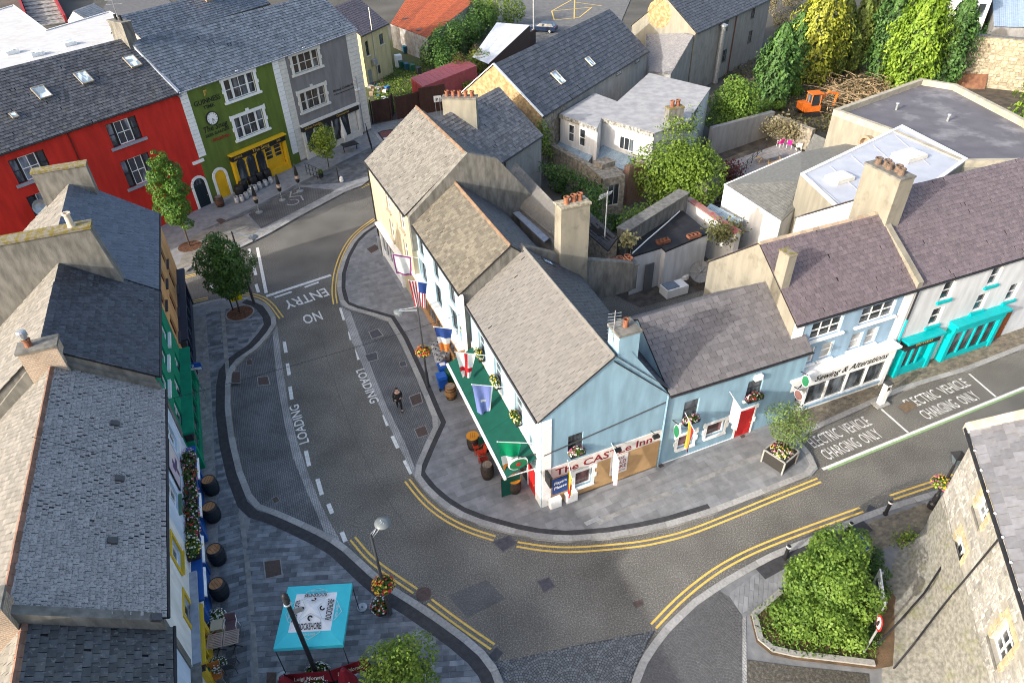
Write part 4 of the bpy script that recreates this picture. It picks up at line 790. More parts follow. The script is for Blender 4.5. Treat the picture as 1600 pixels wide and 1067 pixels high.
shopfront(FL, em, (27.6, 0, 35.2, 2.8), TEALG, 4, 1.2, [], BLACK, WHITE, proj=.35)
f2 = [sillrect(FL, 269, 786, 1.0, 1.4), sillrect(FL, 270, 745, 1.0, 1.4), sillrect(FL, 276, 880, 1.0, 1.3), sillrect(FL, 304, 938, 1.0, 1.3)]
u3 = [(25.2, 3.9, 26.1, 5.3), (21.3, 3.9, 22.3, 5.3), (18.1, 3.8, 19.1, 5.0), (16.2, 2.5, 17.2, 3.6), (24.6, 2.5, 25.5, 3.5), (21.8, 2.5, 22.7, 3.5)]
pw, rpw, WF, WB = lrow('white_blue_house', 'pale blue and white pub house with pitted grey slate roof and brick ridge', 14.42, 27.3, 6.25, L3d, L3z, PBLUE, SLL3, SLPALE, u3, seed=13, rs=(.26, .19), ragged=.32, ridge=mat('brick_ridge', (.22, .12, .085), .9, (.15, .09, .065), 4, rnd=.25), ind=300)
for i, r in enumerate(u3): FL.window(pw, r, WHITE, 2, 2, sill=mat('mustard_paint', (.62, .42, .03), .5) if i in (2, 3) else mat('green_sill', (.10, .2, .13), .6) if i == 1 else WHITE, sw=.1, sh=.12)
mb = MB(); FL.box(mb, 14.45, 0, 19.8, 6.15, .001, .03); pwc = None
for r in (u3[2], u3[3]):
    mb2 = MB(); FL.box(mb2, r[0] - .18, r[1], r[0] - .002, r[3] + .2, 0, .06); FL.box(mb2, r[2] + .002, r[1], r[2] + .18, r[3] + .2, 0, .06); FL.box(mb2, r[0], r[3] + .002, r[2], r[3] + .2, 0, .06); mb2.build('window_surround', MATS['mustard_paint'], pw)
mb = MB()
for z0, z1_, w0, w1 in ((5.02, 6.1, 14.45, 20), (0, 2.48, 14.45, 20), (2.48, 5.02, 14.45, 16.0), (2.48, 3.7, 17.4, 20), (3.7, 5.02, 19.3, 20), (3.7, 5.02, 17.4, 17.9), (3.8, 5.02, 16.0, 17.4)): FL.box(mb, w0, z0, w1, z1_, .002, .022)
mb.build('white_render', PWHITE, pw)
for i, (u, z, w) in enumerate(((22.5, 0, 4.4), (17.6, 0, 3.2))):
    shopfront(FL, pw, (u, 0, u + w, 2.3), mat('royal_blue_paint', (.02, .10, .36), .4), 3, 0, [], WHITE, BLK, proj=.25)
shopfront(FL, pw, (14.7, 0, 17.2, 2.35), MATS['mustard_paint'], 2, .9, [], BLACK, WHITE, proj=.2)
for i, u in enumerate((24.9, 22.4, 19.7, 17.9)):
    t = thing('rolled_awning', 'white half-rolled shop awning, %s along the left row' % ('topmost', 'second', 'third', 'lowest')[i], 'awning', FL.pt(u, 2.2, .3)); mb = MB(); mb.tube([FL.pt(u, 2.25, .35), FL.pt(u + 1.5, 2.25, .35)], .09, 10); mb.build('roller', WHITE, t)
    mb = MB(); mb.extr([FL.pt(u, 2.3, .28), FL.pt(u, 2.2, .30), FL.pt(u, 1.95, .50), FL.pt(u, 2.05, .52)], FL.e * 1.5); mb.build('canopy', mat('white_canvas', (.72, .74, .76), .8), t)
t = thing('wall_picture', 'framed painting of a figure hung on the pale blue house', 'picture', FL.pt(23.7, 4, 0)); mb = MB(); FL.box(mb, 22.75, 3.7, 24.65, 5.35, .025, .07); mb.build('frame', BLACK, t); mb = MB(); FL.box(mb, 22.82, 3.77, 24.58, 5.28, .07, .075); mb.build('canvas', mat('pale_canvas', (.60, .58, .52), .7, (.5, .42, .5), 1.2), t)
mb = MB(); 
for a, b, c, d in ((23.5, 3.85, 23.75, 4.9), (23.75, 4.2, 24.2, 4.5), (23.3, 4.4, 23.5, 4.8)): FL.box(mb, a, b, c, d, .075, .08)
mb.build('figure', mat('purple_print', (.12, .08, .16), .7), t)
s4 = [(11.5, 3.0, 12.5, 4.4), (8, 3.0, 9, 4.4)]
pb, rpb, QF, QB = lrow('pale_blue_house', 'pale blue house with charcoal slate roof at the bottom edge', 0, 14.38, 5.65, L3d * .92, L3z - .7, PBLUE, SLL4, SLPALE, s4, seed=14, rs=(.32, .24), ridge=MATS['brick_ridge'])
for r in s4: FL.window(pb, r, WHITE, 1, 2, sill=WHITE)
mb = MB(); FL.box(mb, 3, 2.75, 14.3, 2.95, 0, .35); mb.build('ledge', CONC, pb)
mb = MB(); FL.box(mb, 14.5, 2.62, 18.8, 2.78, .025, .32); mb.build('ledge', LEAD, pw)
BRICK = brickmat('pale_brick', (.36, .26, .18), (.28, .20, .14), (.40, .37, .32), 1, .24, .09, 0, .012, vert=True)
# party walls and stacks of the left row
def spine(t, u, zlist, m, w=.5, name='party_wall'):
    P = [FL.pt(u, z, -d) for d, z in zlist]; base = [FL.pt(u, 3, -zlist[-1][0]), FL.pt(u, 3, -zlist[0][0])]; mb = MB(); mb.extr([p - FL.e * w / 2 for p in P + base], FL.e * w); return mb.build(name, m, t)
spine(or1, 35.42, [(1.2, 7.6), (1.7, L2z + 1.6), (L2d * 2.1, L2z + 1.6), (L2d * 2.15, 7.2)], CONC, .75)
mb = MB(); q = [FL.pt(35.42 - .45, L2z + 1.602, -1.6), FL.pt(35.42 + .45, L2z + 1.602, -1.6), FL.pt(35.42 + .45, L2z + 1.602, -L2d * 2.12), FL.pt(35.42 - .45, L2z + 1.602, -L2d * 2.12)]; mb.prism([p + V((0, 0, .14)) for p in q], .14); mc = mb.build('moss_coping', MOSS, or1)
p = FL.pt(35.42, 0, -2.5); mb = MB(); mb.lathe(V((p.x, p.y, L2z + 1.74)), [(.2, 0), (.17, .1), (.15, .6), (.21, .65), (.21, .75), (.14, .75), (.13, .3), (0, .3)], 14); mb.build('chimney_pot', mat('buff_clay', (.62, .52, .40), .8), or1)
p = FL.pt(45.3, 0, -L1d * 1.05); chimney(or1, (p.x, p.y), math.atan2(FL.n.y, FL.n.x), 3.0, .7, 6, L1z + 1.0, CONC, capm=MOSS, over=.05)
p = FL.pt(27.4, 0, -L3d * 1.05); chimney(em, (p.x, p.y), math.atan2(FL.n.y, FL.n.x), 1.5, .8, 6.5, L3z + 1.0, BRICK, [(-.5, 0)], capm=CONC, pr=.16, ph=.35)
mb = MB(); q = p - FL.n * .32; mb.lathe(V((q.x, q.y, L3z + 1.5)), [(.12, 0), (.13, .15), (.2, .17), (.2, .36), (.15, .42), (0, .44)], 12); mb.build('steel_cowl', GALV, em)
spine(em, 27.38, [(-.05, 6.55), (L3d * .95, L3z + .28), (L3d * 1.2, L3z + .25), (L3d * 2.2, 6.2)], CONC, .42)
spine(pw, 14.4, [(-.05, 6.3), (L3d, L3z + .15), (L3d * 2.2, 5.8)], CONC, .35)
p = FL.pt(14.4, 0, -L3d * 1.25); chimney(pw, (p.x, p.y), math.atan2(FL.n.y, FL.n.x), 2.2, .75, 5.5, L3z + .55, BRICK, capm=CONC)
mb = MB()
for k, (x, y) in enumerate(((179, 663), (186, 749), (175, 846), (243, 966))):
    q = onpl(x, y, WF[0], (WF[1] - WF[0]).cross(WF[3] - WF[0]).normalized()); mb = MB(); sl = (WF[3] - WF[0]).normalized(); nn = (WF[1] - WF[0]).cross(sl).normalized(); nn = nn if nn.z > 0 else -nn; mb.obox(q - FL.e * .14 - sl * .17, FL.e * .28, sl * .34, nn * .12); mb.build('roof_vent', DARKM, rpw)
# ---------------------------------------------------------------- castle row on the corner
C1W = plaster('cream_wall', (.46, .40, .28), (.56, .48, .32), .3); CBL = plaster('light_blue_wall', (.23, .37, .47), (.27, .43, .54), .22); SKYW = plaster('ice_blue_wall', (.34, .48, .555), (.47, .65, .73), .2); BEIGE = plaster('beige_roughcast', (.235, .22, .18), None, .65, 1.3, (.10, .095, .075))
TILE1 = slatemat('tan_tiles', (.19, .182, .165), (.14, .133, .12), .2, moss=.3, mossc=(.115, .105, .085), rough=.8, spots=.3, spotc=(.14, .13, .11)); TILE2 = slatemat('brown_grey_tiles', (.15, .137, .11), (.102, .092, .073), .26, moss=.3, mossc=(.22, .20, .155), rough=.8); TILE3 = slatemat('grey_concrete_tiles', (.165, .159, .152), (.133, .128, .122), .08, moss=.25, mossc=(.13, .12, .108), rough=.75); SLBACK = slatemat('back_slate', (.085, .088, .10), (.055, .057, .066), .2, moss=.15); PURP = slatemat('purple_slate', (.155, .125, .135), (.105, .085, .095), .14, moss=.3, mossc=(.09, .085, .075), rough=.5)
A1, B1c = G(573, 250, 7.6), G(636, 334, 7.6); F1 = Fac(A1, B1c); A2, B2c = G(640, 337, 7.0), G(722, 457, 7.0); F2 = Fac(A2, B2c); F3 = Fac(G(727, 462, 6.3), G(846, 655, 6.3))
w1 = [sillrect(F1, *p, .95, 1.5) for p in ((605, 308), (612, 361), (628, 344), (640, 397))]; w1 = [(r[0], z, r[2], z + 1.5) for r, z in zip(w1, (5.6, 3.3, 5.6, 3.3))]; w1[1] = (w1[0][0], *w1[1][1:2], w1[0][2], w1[1][3]); w1[3] = (w1[2][0], w1[3][1], w1[2][2], w1[3][3])
c1d, c1z = ridge_of(F1, 7.6, 700, 214, 37)
cream, rcr, CF, CB = house('cream_house', 'cream three-storey house with tan tiled roof on the street junction', F1, 7.6, 7.6, c1d, c1z, c1d, 7.0, C1W, TILE1, w1, rs=(.30, .24), rmb=SLBACK, ridge=mat('orange_ridge', (.20, .125, .08), .85, (.14, .095, .065), 4, rnd=.2), seed=21, ind=0)
for r in w1: F1.window(cream, r, WHITE, 2, 2, sill=C1W)
shopfront(F1, cream, (1.2, 0, 6.6, 2.9), WHITE, 4, 1.1, [], mat('brown_fascia', (.16, .09, .06), .5), WHITE, proj=.2)
mb = MB(); mb.tube([F1.pt(.06, 7.4, .07), F1.pt(.06, 0, .07)], .05, 6); mb.build('downpipe', BLACK, cream)
mb = MB(); o = F1.pt(0, 7.4, .2); ridge_tiles(rcr, F1.pt(-.02, 7.5, .1), F1.pt(-.02, c1z, -c1d), MATS['orange_ridge'], r=.1)
# concrete gable rising behind the cream house
mb = MB(); wU = F1.w; q = [F1.pt(wU + .05, 6.5, .0), F1.pt(wU + .05, 7.55, .0), F1.pt(wU + .05, c1z + .15, -c1d), F1.pt(wU + .05, c1z - .6, -c1d - 2.0), F1.pt(wU + .05, 7.2, -c1d - 4.4), F1.pt(wU + .05, 5, -c1d - 4.4), F1.pt(wU + .05, 5, 0)]
mb.extr(q, F1.e * .35); mb.build('gable_parapet', CONC, cream)
w2u = [sillrect(F2, *p, .95, 1.45) for p in ((660, 403), (683, 438), (707, 467))]; w2u = [(r[0], 5.0, r[2], 6.4) for r in w2u]; w2l = [(r[0] - .05, 3.0, r[2] + .05, 4.55) for r in w2u]
c2d, c2z = ridge_of(F2, 7.0, 750, 330, 36)
inn2, rin2, IF, IB = house('ice_blue_inn', 'ice blue pub with brown tiled roof, middle of the corner row', F2, 7.0, 7.0, c2d, c2z, c2d, 6.6, SKYW, TILE2, w2u + w2l, rs=(.30, .22), rmb=SLBACK, ridge=mat('orange_ridge', (.20, .125, .08), .85, (.14, .095, .065), 4, rnd=.2), seed=22, ind=300, zbB=6.6, gm=CONC)
for r in w2u + w2l: F2.window(inn2, r, mat('dark_sash', (.05, .055, .06), .5), 2, 2, sill=WHITE, sw=.15, sh=.13)
TAN = mat('tan_shop_paint', (.46, .26, .12), .6, (.38, .21, .10), 3)
s2 = shopfront(F2, inn2, (.5, 0, F2.w - .3, 2.75), TAN, 4, 1.2, [('The Castle Inn', 2.4, .34, 4.2)], TAN, mat('cream_lettering', (.75, .70, .58), .5), proj=.25, fas=.6)
mb = MB(); F2.box(mb, .3, 2.92, F2.w - .1, 3.0, 0, .5); mb.build('shop_cornice', WHITE, s2)
mb = MB(); F2.box(mb, F2.w - .45, 0.2, F2.w + .2, 6.9, .0, .05); mb.build('pilaster', WHITE, inn2)
w3 = [sillrect(F3, *p, 1.0, 1.5) for p in ((754, 560), (779, 610), (811, 668))]; w3 = [(r[0], 3.75, r[2], 5.25) for r in w3]; w3.insert(0, (w3[0][0] - 2.5, 3.75, w3[0][0] - 1.6, 5.2))
c3d, c3z = ridge_of(F3, 6.3, 886, 470, 35)
FG = Fac(G(848, 795), G(1027, 728)); FG = Fac(F3.B, FG.B)
gwin = [(1.4, 3.35, 2.2, 4.6), (1.85, .68, 2.8, 1.85)]
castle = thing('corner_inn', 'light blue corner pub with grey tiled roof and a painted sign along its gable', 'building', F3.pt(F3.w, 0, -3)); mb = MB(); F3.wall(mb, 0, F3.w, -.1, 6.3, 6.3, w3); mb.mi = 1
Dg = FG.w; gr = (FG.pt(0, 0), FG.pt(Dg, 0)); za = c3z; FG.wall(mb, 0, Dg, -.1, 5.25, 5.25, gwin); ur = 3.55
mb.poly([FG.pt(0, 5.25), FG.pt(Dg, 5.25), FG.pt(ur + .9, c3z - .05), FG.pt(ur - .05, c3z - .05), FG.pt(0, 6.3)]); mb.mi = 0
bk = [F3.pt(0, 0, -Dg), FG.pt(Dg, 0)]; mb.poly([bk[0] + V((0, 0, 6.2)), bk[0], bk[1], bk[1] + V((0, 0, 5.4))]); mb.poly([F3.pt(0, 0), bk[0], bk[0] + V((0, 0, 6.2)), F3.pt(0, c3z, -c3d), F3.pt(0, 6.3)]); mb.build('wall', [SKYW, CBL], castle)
apx = FG.pt(ur, c3z, .0); sl = (c3z - 6.3) / c3d; lift = V((0, 0, .06))
KF = [F3.pt(-.03, 6.3 - sl * .2, .2) + lift, FG.pt(-.2, 6.3 - sl * .2, .05) + lift, FG.pt(ur, c3z, .08) + lift, F3.pt(-.03, c3z, -c3d) + lift]
KB = [FG.pt(Dg + .05, 5.45, .03) + lift, F3.pt(-.03, 6.15, -Dg - .1) + lift, KF[3], KF[2]]
mb = MB()
for q in (KF, KB):
    q = [p - V((0, 0, .045 if q is KF else .3)) for p in q]; mb.poly(q); lo = [p - V((0, 0, .05)) for p in q]; mb.poly(lo[::-1])
    for i in (0, 1, 3): j = (i + 1) % 4; mb.poly([q[i], lo[i], lo[j], q[j]])
rcas = mb.build('roof', UNDER, castle); slates(rcas, KF, TILE3, .32, .30, .022, ind=300, seed=31); slates(rcas, KB, SLBACK, .3, .22, seed=32)
ridge_tiles(rcas, KF[3], KF[2], TILE3, r=.11)
mb = MB(); mb.tube([F3.pt(0, 6.15, .26), F3.pt(F3.w, 6.15, .26)], .06, 6); mb.build('gutter', DARKM, castle)
for r in w3: F3.window(castle, r, mat('pale_blue_sash', (.40, .50, .55), .5), 1, 2, sill=WHITE, sw=.15, sh=.12)
for r in gwin: FG.window(castle, r, WHITE if r is gwin[1] else DARKM, 1, 1 if r is gwin[1] else 2, sill=WHITE if r is gwin[1] else None, glass=glassmat('brown_pane', (.05, .02, .02), .15) if r is gwin[1] else None)
surround(FG, castle, gwin[1], WHITE, .16, False, False)
WHQ = mat('white_quoin', (.78, .78, .76), .6, (.70, .70, .68), 3)
for f, u0, u1 in ((F3, F3.w - .55, F3.w - .01), (FG, .03, .5)):
    for i in range(18): mb = MB(); f.box(mb, u0, .1 + i * .335, u1, .1 + i * .335 + .322, -.01, .045); mb.build('quoin', WHQ, castle)
PANEL = mat('ochre_panel', (.46, .29, .14), .7, (.40, .25, .12), 3, .5, 6)
zf = lambda px, py: FG.uv(px, py)[1]
mb = MB(); a = gwin[1]
for r in ((.55, .12, a[0] - .2, 2.08), (a[2] + .2, .12, Dg - .12, 2.08), (a[0] - .2, .12, a[2] + .2, a[1] - .2)): FG.box(mb, r[0], r[1], r[2], r[3], 0, .05)
mb.build('ochre_panel', PANEL, castle); mb = MB(); FG.box(mb, .52, 2.1, Dg - .1, 2.82, 0, .06); sg = mb.build('sign_board', mat('sign_white', (.66, .62, .58), .6), castle)
DRED = mat('dark_red_lettering', (.25, .012, .015), .5)
FG.text('The CASTLe Inn', .72, 2.2, .46, DRED, sg, 5.5, .062); mb = MB(); FG.box(mb, .5, .0, Dg - .05, .11, 0, .08); mb.build('plinth', WHITE, castle)
p = FG.uv(966, 722); q = p[0]; mb = MB(); FG.box(mb, q - .5, .72, q + .5, 2.05, .05, .09); po = mb.build('poster', mat('poster_white', (.72, .70, .68), .6), castle)
for s, z, h, w in (("WILLS'", 1.78, .17, .55), ('GOLD', 1.43, .25, .8), ('FLAKE', 1.09, .25, .85), ('CIGARETTES', .85, .1, .8)): FG.text(s, q - w / 2, z, h, DRED, po, w, .093)
p = FG.uv(872, 757); q = p[0]; mb = MB(); FG.box(mb, .58, .85, 1.42, 1.98, .05, .09); po = mb.build('poster', mat('enamel_blue', (.02, .06, .22), .4), castle)
for s, z in (('Players', 1.55), ('Please', 1.2)): FG.text(s, .66, z, .2, WHITE, po, .7, .093, .12, .2)
p = FG.pt(ur + .75, 0, -.5); chimney(castle, (p.x, p.y), math.atan2(FG.e.y, FG.e.x), 1.05, .95, 6.4, c3z + .95, CBL, [(.1, .0)], capm=CONC)
for u, z0, z1_ in ((Dg - .05, 0.1, 5.2),): mb = MB(); mb.tube([FG.pt(u, z1_, .08), FG.pt(u, z0, .08)], .055, 6); mb.build('downpipe', CBL, castle)
mb = MB(); mb.tube([FG.pt(.1, 3.9, .05), FG.pt(2.2, 4.15, .04), FG.pt(5, 4.5, .04), FG.pt(Dg - .1, 4.75, .05)], .03, 5); mb.build('wall_cable', DARKM, castle)
dr = (F3.w - 1.6, .05, F3.w - .65, 2.1); door(F3, castle, dr, REDP, (2, 2)); surround(F3, castle, dr, WHITE, .12, False, False)
mb = MB(); F3.box(mb, .3, 0, F3.w - 1.9, 2.7, .0, .06); mb.build('bar_front', mat('dark_bar_front', (.05, .03, .02), .5), castle); mb = MB(); F3.box(mb, .2, 2.9, F3.w - .7, 3.5, 0, .08); sb = mb.build('name_board', WHITE, castle)
F3.text('The Castle Inn', 2.5, 3.02, .38, mat('ochre_lettering', (.45, .30, .12), .5), sb, 4.6, .082)
for i in range(5): mb = MB(); u = .9 + i * 1.7; F3.box(mb, u, .8, u + 1.3, 2.3, .06, .075); mb.build('bar_window', GLASS, castle)
for x, y in ((855, 411), (932, 516)): skylight(rcas, [KB[1], KB[0], KB[3], KB[2]], x, y, .55, .8, DARKM)
for (x, y), (x2, y2) in (((872, 585), (884, 575)),): pass
# low blue house
F4 = Fac(FG.B + FG.e * .02, G(1233, 653)); h4 = [F4.rect(1070, 629, 1088, 652), F4.rect(1060, 682, 1081, 693), F4.rect(1105, 664, 1129, 674), F4.rect(1170, 597, 1187, 617)]
d4 = F4.rect(1155, 643, 1170, 671); d4 = (d4[0], .05, d4[0] + 1.05, 2.1); c4d, c4z = ridge_of(F4, 5.2, 1100, 470, 36)
low, rlow, LF, LB = house('low_blue_house', 'low light blue house with grey slate roof and red door beside the corner pub', F4, 5.3, 5.1, c4d, c4z, c4d, 5.0, CBL, slatemat('lilac_grey_slate', (.155, .145, .15), (.115, .108, .112), .16, moss=.25, mossc=(.095, .09, .09), rough=.65), h4, rs=(.42, .30), seed=41, ind=300)
for i, r in enumerate(h4): F4.window(low, r, WHITE if i in (1, 2) else DARKM, 1, 1 if i in (1, 2) else 2, sill=WHITE, glass=MATS['brown_pane'] if i in (1, 2) else None); 
for r in (h4[1], h4[2]): surround(F4, low, r, WHITE, .14, False, False)
door(F4, low, d4, REDP, (2, 3)); surround(F4, low, d4, WHITE, .1, False, False); mb = MB(); F4.box(mb, 0, 0, d4[0] - .15, .12, 0, .06); mb.build('plinth', WHITE, low)
mb = MB(); F4.box(mb, 5.3, 4.2, 5.75, 4.5, 0, .2); mb.build('alarm_box', WHITE, low)
# sewing shop and teal shop
_a, _b = G(1255, 632), G(1510, 537); _e = (_b - _a).normalized(); F5 = Fac(G(1243, 504, 6.7) , G(1433, 447, 6.7)); F6 = Fac(F5.B, G(1600, 397, 6.7)); F6 = Fac(F5.B, F6.B + F6.e * 6)
BLUE5 = plaster('cornflower_wall', (.26, .38, .50), (.23, .34, .45), .15); c5d, c5z = ridge_of(F5, 6.7, 1290, 354, 36); c6d, c6z = ridge_of(F6, 6.7, 1500, 272, 34)
h5 = [F5.rect(1272, 503, 1316, 505), F5.rect(1350, 481, 1398, 480)]; h5 = [(r[0], 5.05, r[2], 6.2) for r in h5]; m5 = [(F5.uv(x, y)[0] - .42, 3.35, F5.uv(x, y)[0] + .42, 4.5) for x, y in ((1264, 553), (1292, 545), (1338, 530), (1362, 522))]
sew, rsew, SF_, SB_ = house('sewing_shop', 'blue and white sewing shop with purple slate roof and wide display window', F5, 6.7, 6.7, c5d, c5z, c5d, 6.2, BLUE5, PURP, h5 + m5, rs=(.30, .26), seed=51, ridge=mat('worn_ridge', (.40, .27, .18), .9, (.28, .25, .2), 5, rnd=.25), gm=BEIGE)
for r in h5: F5.window(sew, r, WHITE, 3, 2, sill=WHITE, sw=.25, sh=.14, fw=.08)
for r in m5: F5.window(sew, r, WHITE, 1, 2, sill=WHITE, fw=.07, glass=BLIND)
mb = MB()
for a, b, c, d in ((0, 3.0, .7, 6.6), (F5.w - .7, 3.0, F5.w - .02, 6.6), (.7, 6.3, F5.w - .7, 6.6), (0, 0, .55, 3.0), (F5.w - .5, 0, F5.w - .02, 3)): F5.box(mb, a, b, c, d, 0, .04)
mb.build('white_border', WHITE, sew); s5 = shopfront(F5, sew, (.25, 0, F5.w - .4, 3.0), WHITE, 4, 1.25, [], WHITE, BLK, proj=.55, fas=.85, stall=.6, doorm=mat('brown_door', (.10, .035, .02), .5), dright=False)
F5.text('Sewing & Alterations', 2.0, 2.4, .42, BLK, s5, 5.3, .60, 0, .35); mb = MB(); F5.box(mb, 1.85, .33, F5.w - .75, .5, .5, .56); mb.build('blue_stripe', BLUE5, s5)
mb = MB(); b5 = F5.pt(.9, 2.3, .6); mb.tube([b5, b5 + F5.e * .5 + V((0, 0, .55))], .02, 5); mb.tube([b5 + F5.e * .15, b5 + F5.e * .3 + V((0, 0, .5)), b5 + F5.e * .6 + V((0, 0, .1)), b5 + F5.e * .75], .018, 5); mb.build('needle_emblem', BLK, s5)
p = F5.pt(.25, 0, -c5d * .5); chimney(sew, (p.x, p.y), math.atan2(F5.n.y, F5.n.x), .75, .5, 6.5, c5z + .35, BEIGE, capm=MOSS, cap=.08, over=.03)
TEAL = mat('turquoise_paint', (.0, .40, .42), .45, (.0, .34, .36), 3); G6 = plaster('pale_grey_wall', (.58, .60, .62), (.54, .56, .58), .12)
h6 = [(F6.uv(x, y)[0] - .45, z, F6.uv(x, y)[0] + .45, z + 1.25) for (x, y), z in (((1480, 456), 5.0), ((1554, 433), 5.0), ((1457, 506), 3.2), ((1527, 482), 3.2), ((1578, 464), 3.2))]
tq, rtq, TF, TB = house('teal_shop', 'pale grey shop house with turquoise sills and purple slate roof, right edge', F6, 6.7, 6.7, c6d, c6z, c6d, 6.3, G6, PURP, h6, rs=(.30, .26), seed=52, u0=.03)
for r in h6: F6.window(tq, r, WHITE, 1, 2, sill=TEAL, sw=.12, sh=.16)
shopfront(F6, tq, (.55, 0, 3.3, 2.75), TEAL, 2, .9, [('Bridal', .8, .2, 1.3)], BLACK, GOLDP, proj=.4); shopfront(F6, tq, (4.3, 0, 8.6, 2.9), TEAL, 4, 0, [], TEAL, GOLDP, proj=.45, stall=.5)
door(F6, tq, (8.9, .05, 10.0, 2.2), mat('orange_brown_door', (.30, .08, .02), .5), (2, 2)); mb = MB(); mb.tube([F6.pt(.2, 6.5, .07), F6.pt(.2, 4.4, .07)], .055, 6); mb.build('downpipe', BLACK, tq); mb = MB(); mb.tube([F6.pt(.2, 4.4, .07), F6.pt(.2, 0, .07)], .055, 6); mb.build('downpipe', TEAL, tq)
p = F6.pt(.3, 0, -c6d * .88); st = chimney(tq, (p.x, p.y), math.atan2(F6.n.y, F6.n.x), 2.5, 1.05, 6.2, c6z + 1.75, BEIGE, [(-.75, -.3), (-.35, .3), (0, -.3), (.4, .3), (.75, -.2)], capm=CONC, potm=mat('sooty_clay', (.16, .11, .08), .9, (.08, .06, .05), 6), pr=.2, ph=.35, cap=.1, over=.04)
mb = MB(); q = [F6.pt(-.17, 6.85, .15), F6.pt(.2, 6.85, .15), F6.pt(.2, c6z + .1, -c6d), F6.pt(-.17, c6z + .1, -c6d)]; mb.prism([p + V((0, 0, .18)) for p in q], .5); mb.build('party_wall_coping', BEIGE, tq)
# ================================================================ BACK BUILDINGS, YARDS, MILL
def block(name, label, pl, z, wm, rm, z0=-.1, cat='building', parapet=0, pw=.3, pm=None, dz=None):
    """flat-roofed building: roof outline by pixel at height z (or per-corner heights)"""
    P = [G(x, y, z + (dz[i] if dz else 0)) for i, (x, y) in enumerate(pl)]; c = sum(P, V((0, 0, 0))) / len(P); t = thing(name, label, cat, (c.x, c.y, 0))
    ar = sum(P[i].x * P[(i + 1) % len(P)].y - P[(i + 1) % len(P)].x * P[i].y for i in range(len(P))); P = P if ar > 0 else P[::-1]
    mb = MB()
    for a, b in zip(P, P[1:] + P[:1]): mb.poly([V((a.x, a.y, z0)), V((b.x, b.y, z0)), b, a])
    mb.build('wall', wm, t); mb = MB(); cc = lambda p, k: V((p.x + (c.x - p.x) * k, p.y + (c.y - p.y) * k, p.z)); ex = 0 if parapet else -.012
    Q = [cc(p, ex) + V((0, 0, .01)) for p in P]; mb.poly(Q)
    if not parapet:
        for a, b in zip(Q, Q[1:] + Q[:1]): mb.poly([a - V((0, 0, .14)), b - V((0, 0, .14)), b, a])
    r = mb.build('roof', rm, t)
    if parapet:
        O, I = P, offset(P + [P[0], P[1]], pw)[1:-1]; I = [I[-1]] + I[:-1]; mb = MB(); h = V((0, 0, parapet)); n = len(O)
        for i in range(n): j = (i + 1) % n; mb.hexa([O[i], O[j], I[j], I[i], O[i] + h, O[j] + h, I[j] + h, I[i] + h])
        mb.build('parapet', pm or wm, t)
    return t, r, P
def slab(t, pl, m, name='roof', th=.1, parent=None):
    P = [G(*p) for p in pl]; mb = MB(); n = (P[1] - P[0]).cross(P[2] - P[0])
    if n.z < 0: P = P[::-1]
    mb.poly(P); lo = [p - V((0, 0, th)) for p in P]; mb.poly(lo[::-1])
    for i in range(len(P)): j = (i + 1) % len(P); mb.poly([P[i], lo[i], lo[j], P[j]])
    return mb.build(name, m, t), P
def wallthing(name, label, a, b, h0, h1, th, m, cat='wall', z0=-.1, capm=None):
    a, b = G(*a) if len(a) < 4 else a, G(*b); a.z = b.z = 0; e = (b - a).normalized(); n = V((-e.y, e.x, 0)) * th / 2; t = thing(name, label, cat, (a + b) / 2); mb = MB()
    mb.hexa([a - n + V((0, 0, z0)), b - n + V((0, 0, z0)), b + n + V((0, 0, z0)), a + n + V((0, 0, z0)), a - n + V((0, 0, h0)), b - n + V((0, 0, h1)), b + n + V((0, 0, h1)), a + n + V((0, 0, h0))]); mb.build('masonry', m, t)
    if capm: n2 = n * 1.25; mb = MB(); mb.hexa([a - n2 + V((0, 0, h0 + .002)), b - n2 + V((0, 0, h1 + .002)), b + n2 + V((0, 0, h1 + .002)), a + n2 + V((0, 0, h0 + .002)), a - n2 + V((0, 0, h0 + .1)), b - n2 + V((0, 0, h1 + .1)), b + n2 + V((0, 0, h1 + .1)), a + n2 + V((0, 0, h0 + .1))]); mb.build('coping', capm, t)
    return t
WFLAT = mat('white_membrane', (.50, .50, .50), .6, (.43, .43, .43), 1.2, stain=.5, stc=(.38, .35, .30), stscale=.5); GFLAT = mat('grey_felt', (.36, .36, .36), .8, (.27, .27, .28), 1.4, .2, 20, stain=.5, stc=(.20, .19, .18), stscale=.8); DFLAT = mat('dark_asphalt_roof', (.125, .12, .135), .8, (.10, .097, .11), .8, .2, 20, stain=.85, stc=(.30, .30, .31), stscale=.28); BFLAT = mat('black_felt', (.022, .022, .026), .75, (.016, .016, .018), 2, stain=.4, stc=(.06, .055, .05), stscale=.8)
STONE = mat('rubble_stone', (.33, .29, .23), .95, (.14, .125, .10), 3.5, 1, 9, stain=.5, stc=(.10, .10, .07), stscale=1.2); OCHST = mat('ochre_rubble', (.40, .29, .16), .95, (.22, .15, .075), 3.5, .8, 9); CREAMW = plaster('buff_render', (.255, .24, .195), (.50, .44, .31), .25); GREYR = plaster('grey_render', (.30, .29, .275), (.23, .22, .21), .5, .9, (.14, .135, .125)); OLDW = plaster('old_white_render', (.60, .60, .60), (.62, .62, .62), .3, 1, (.40, .38, .35))
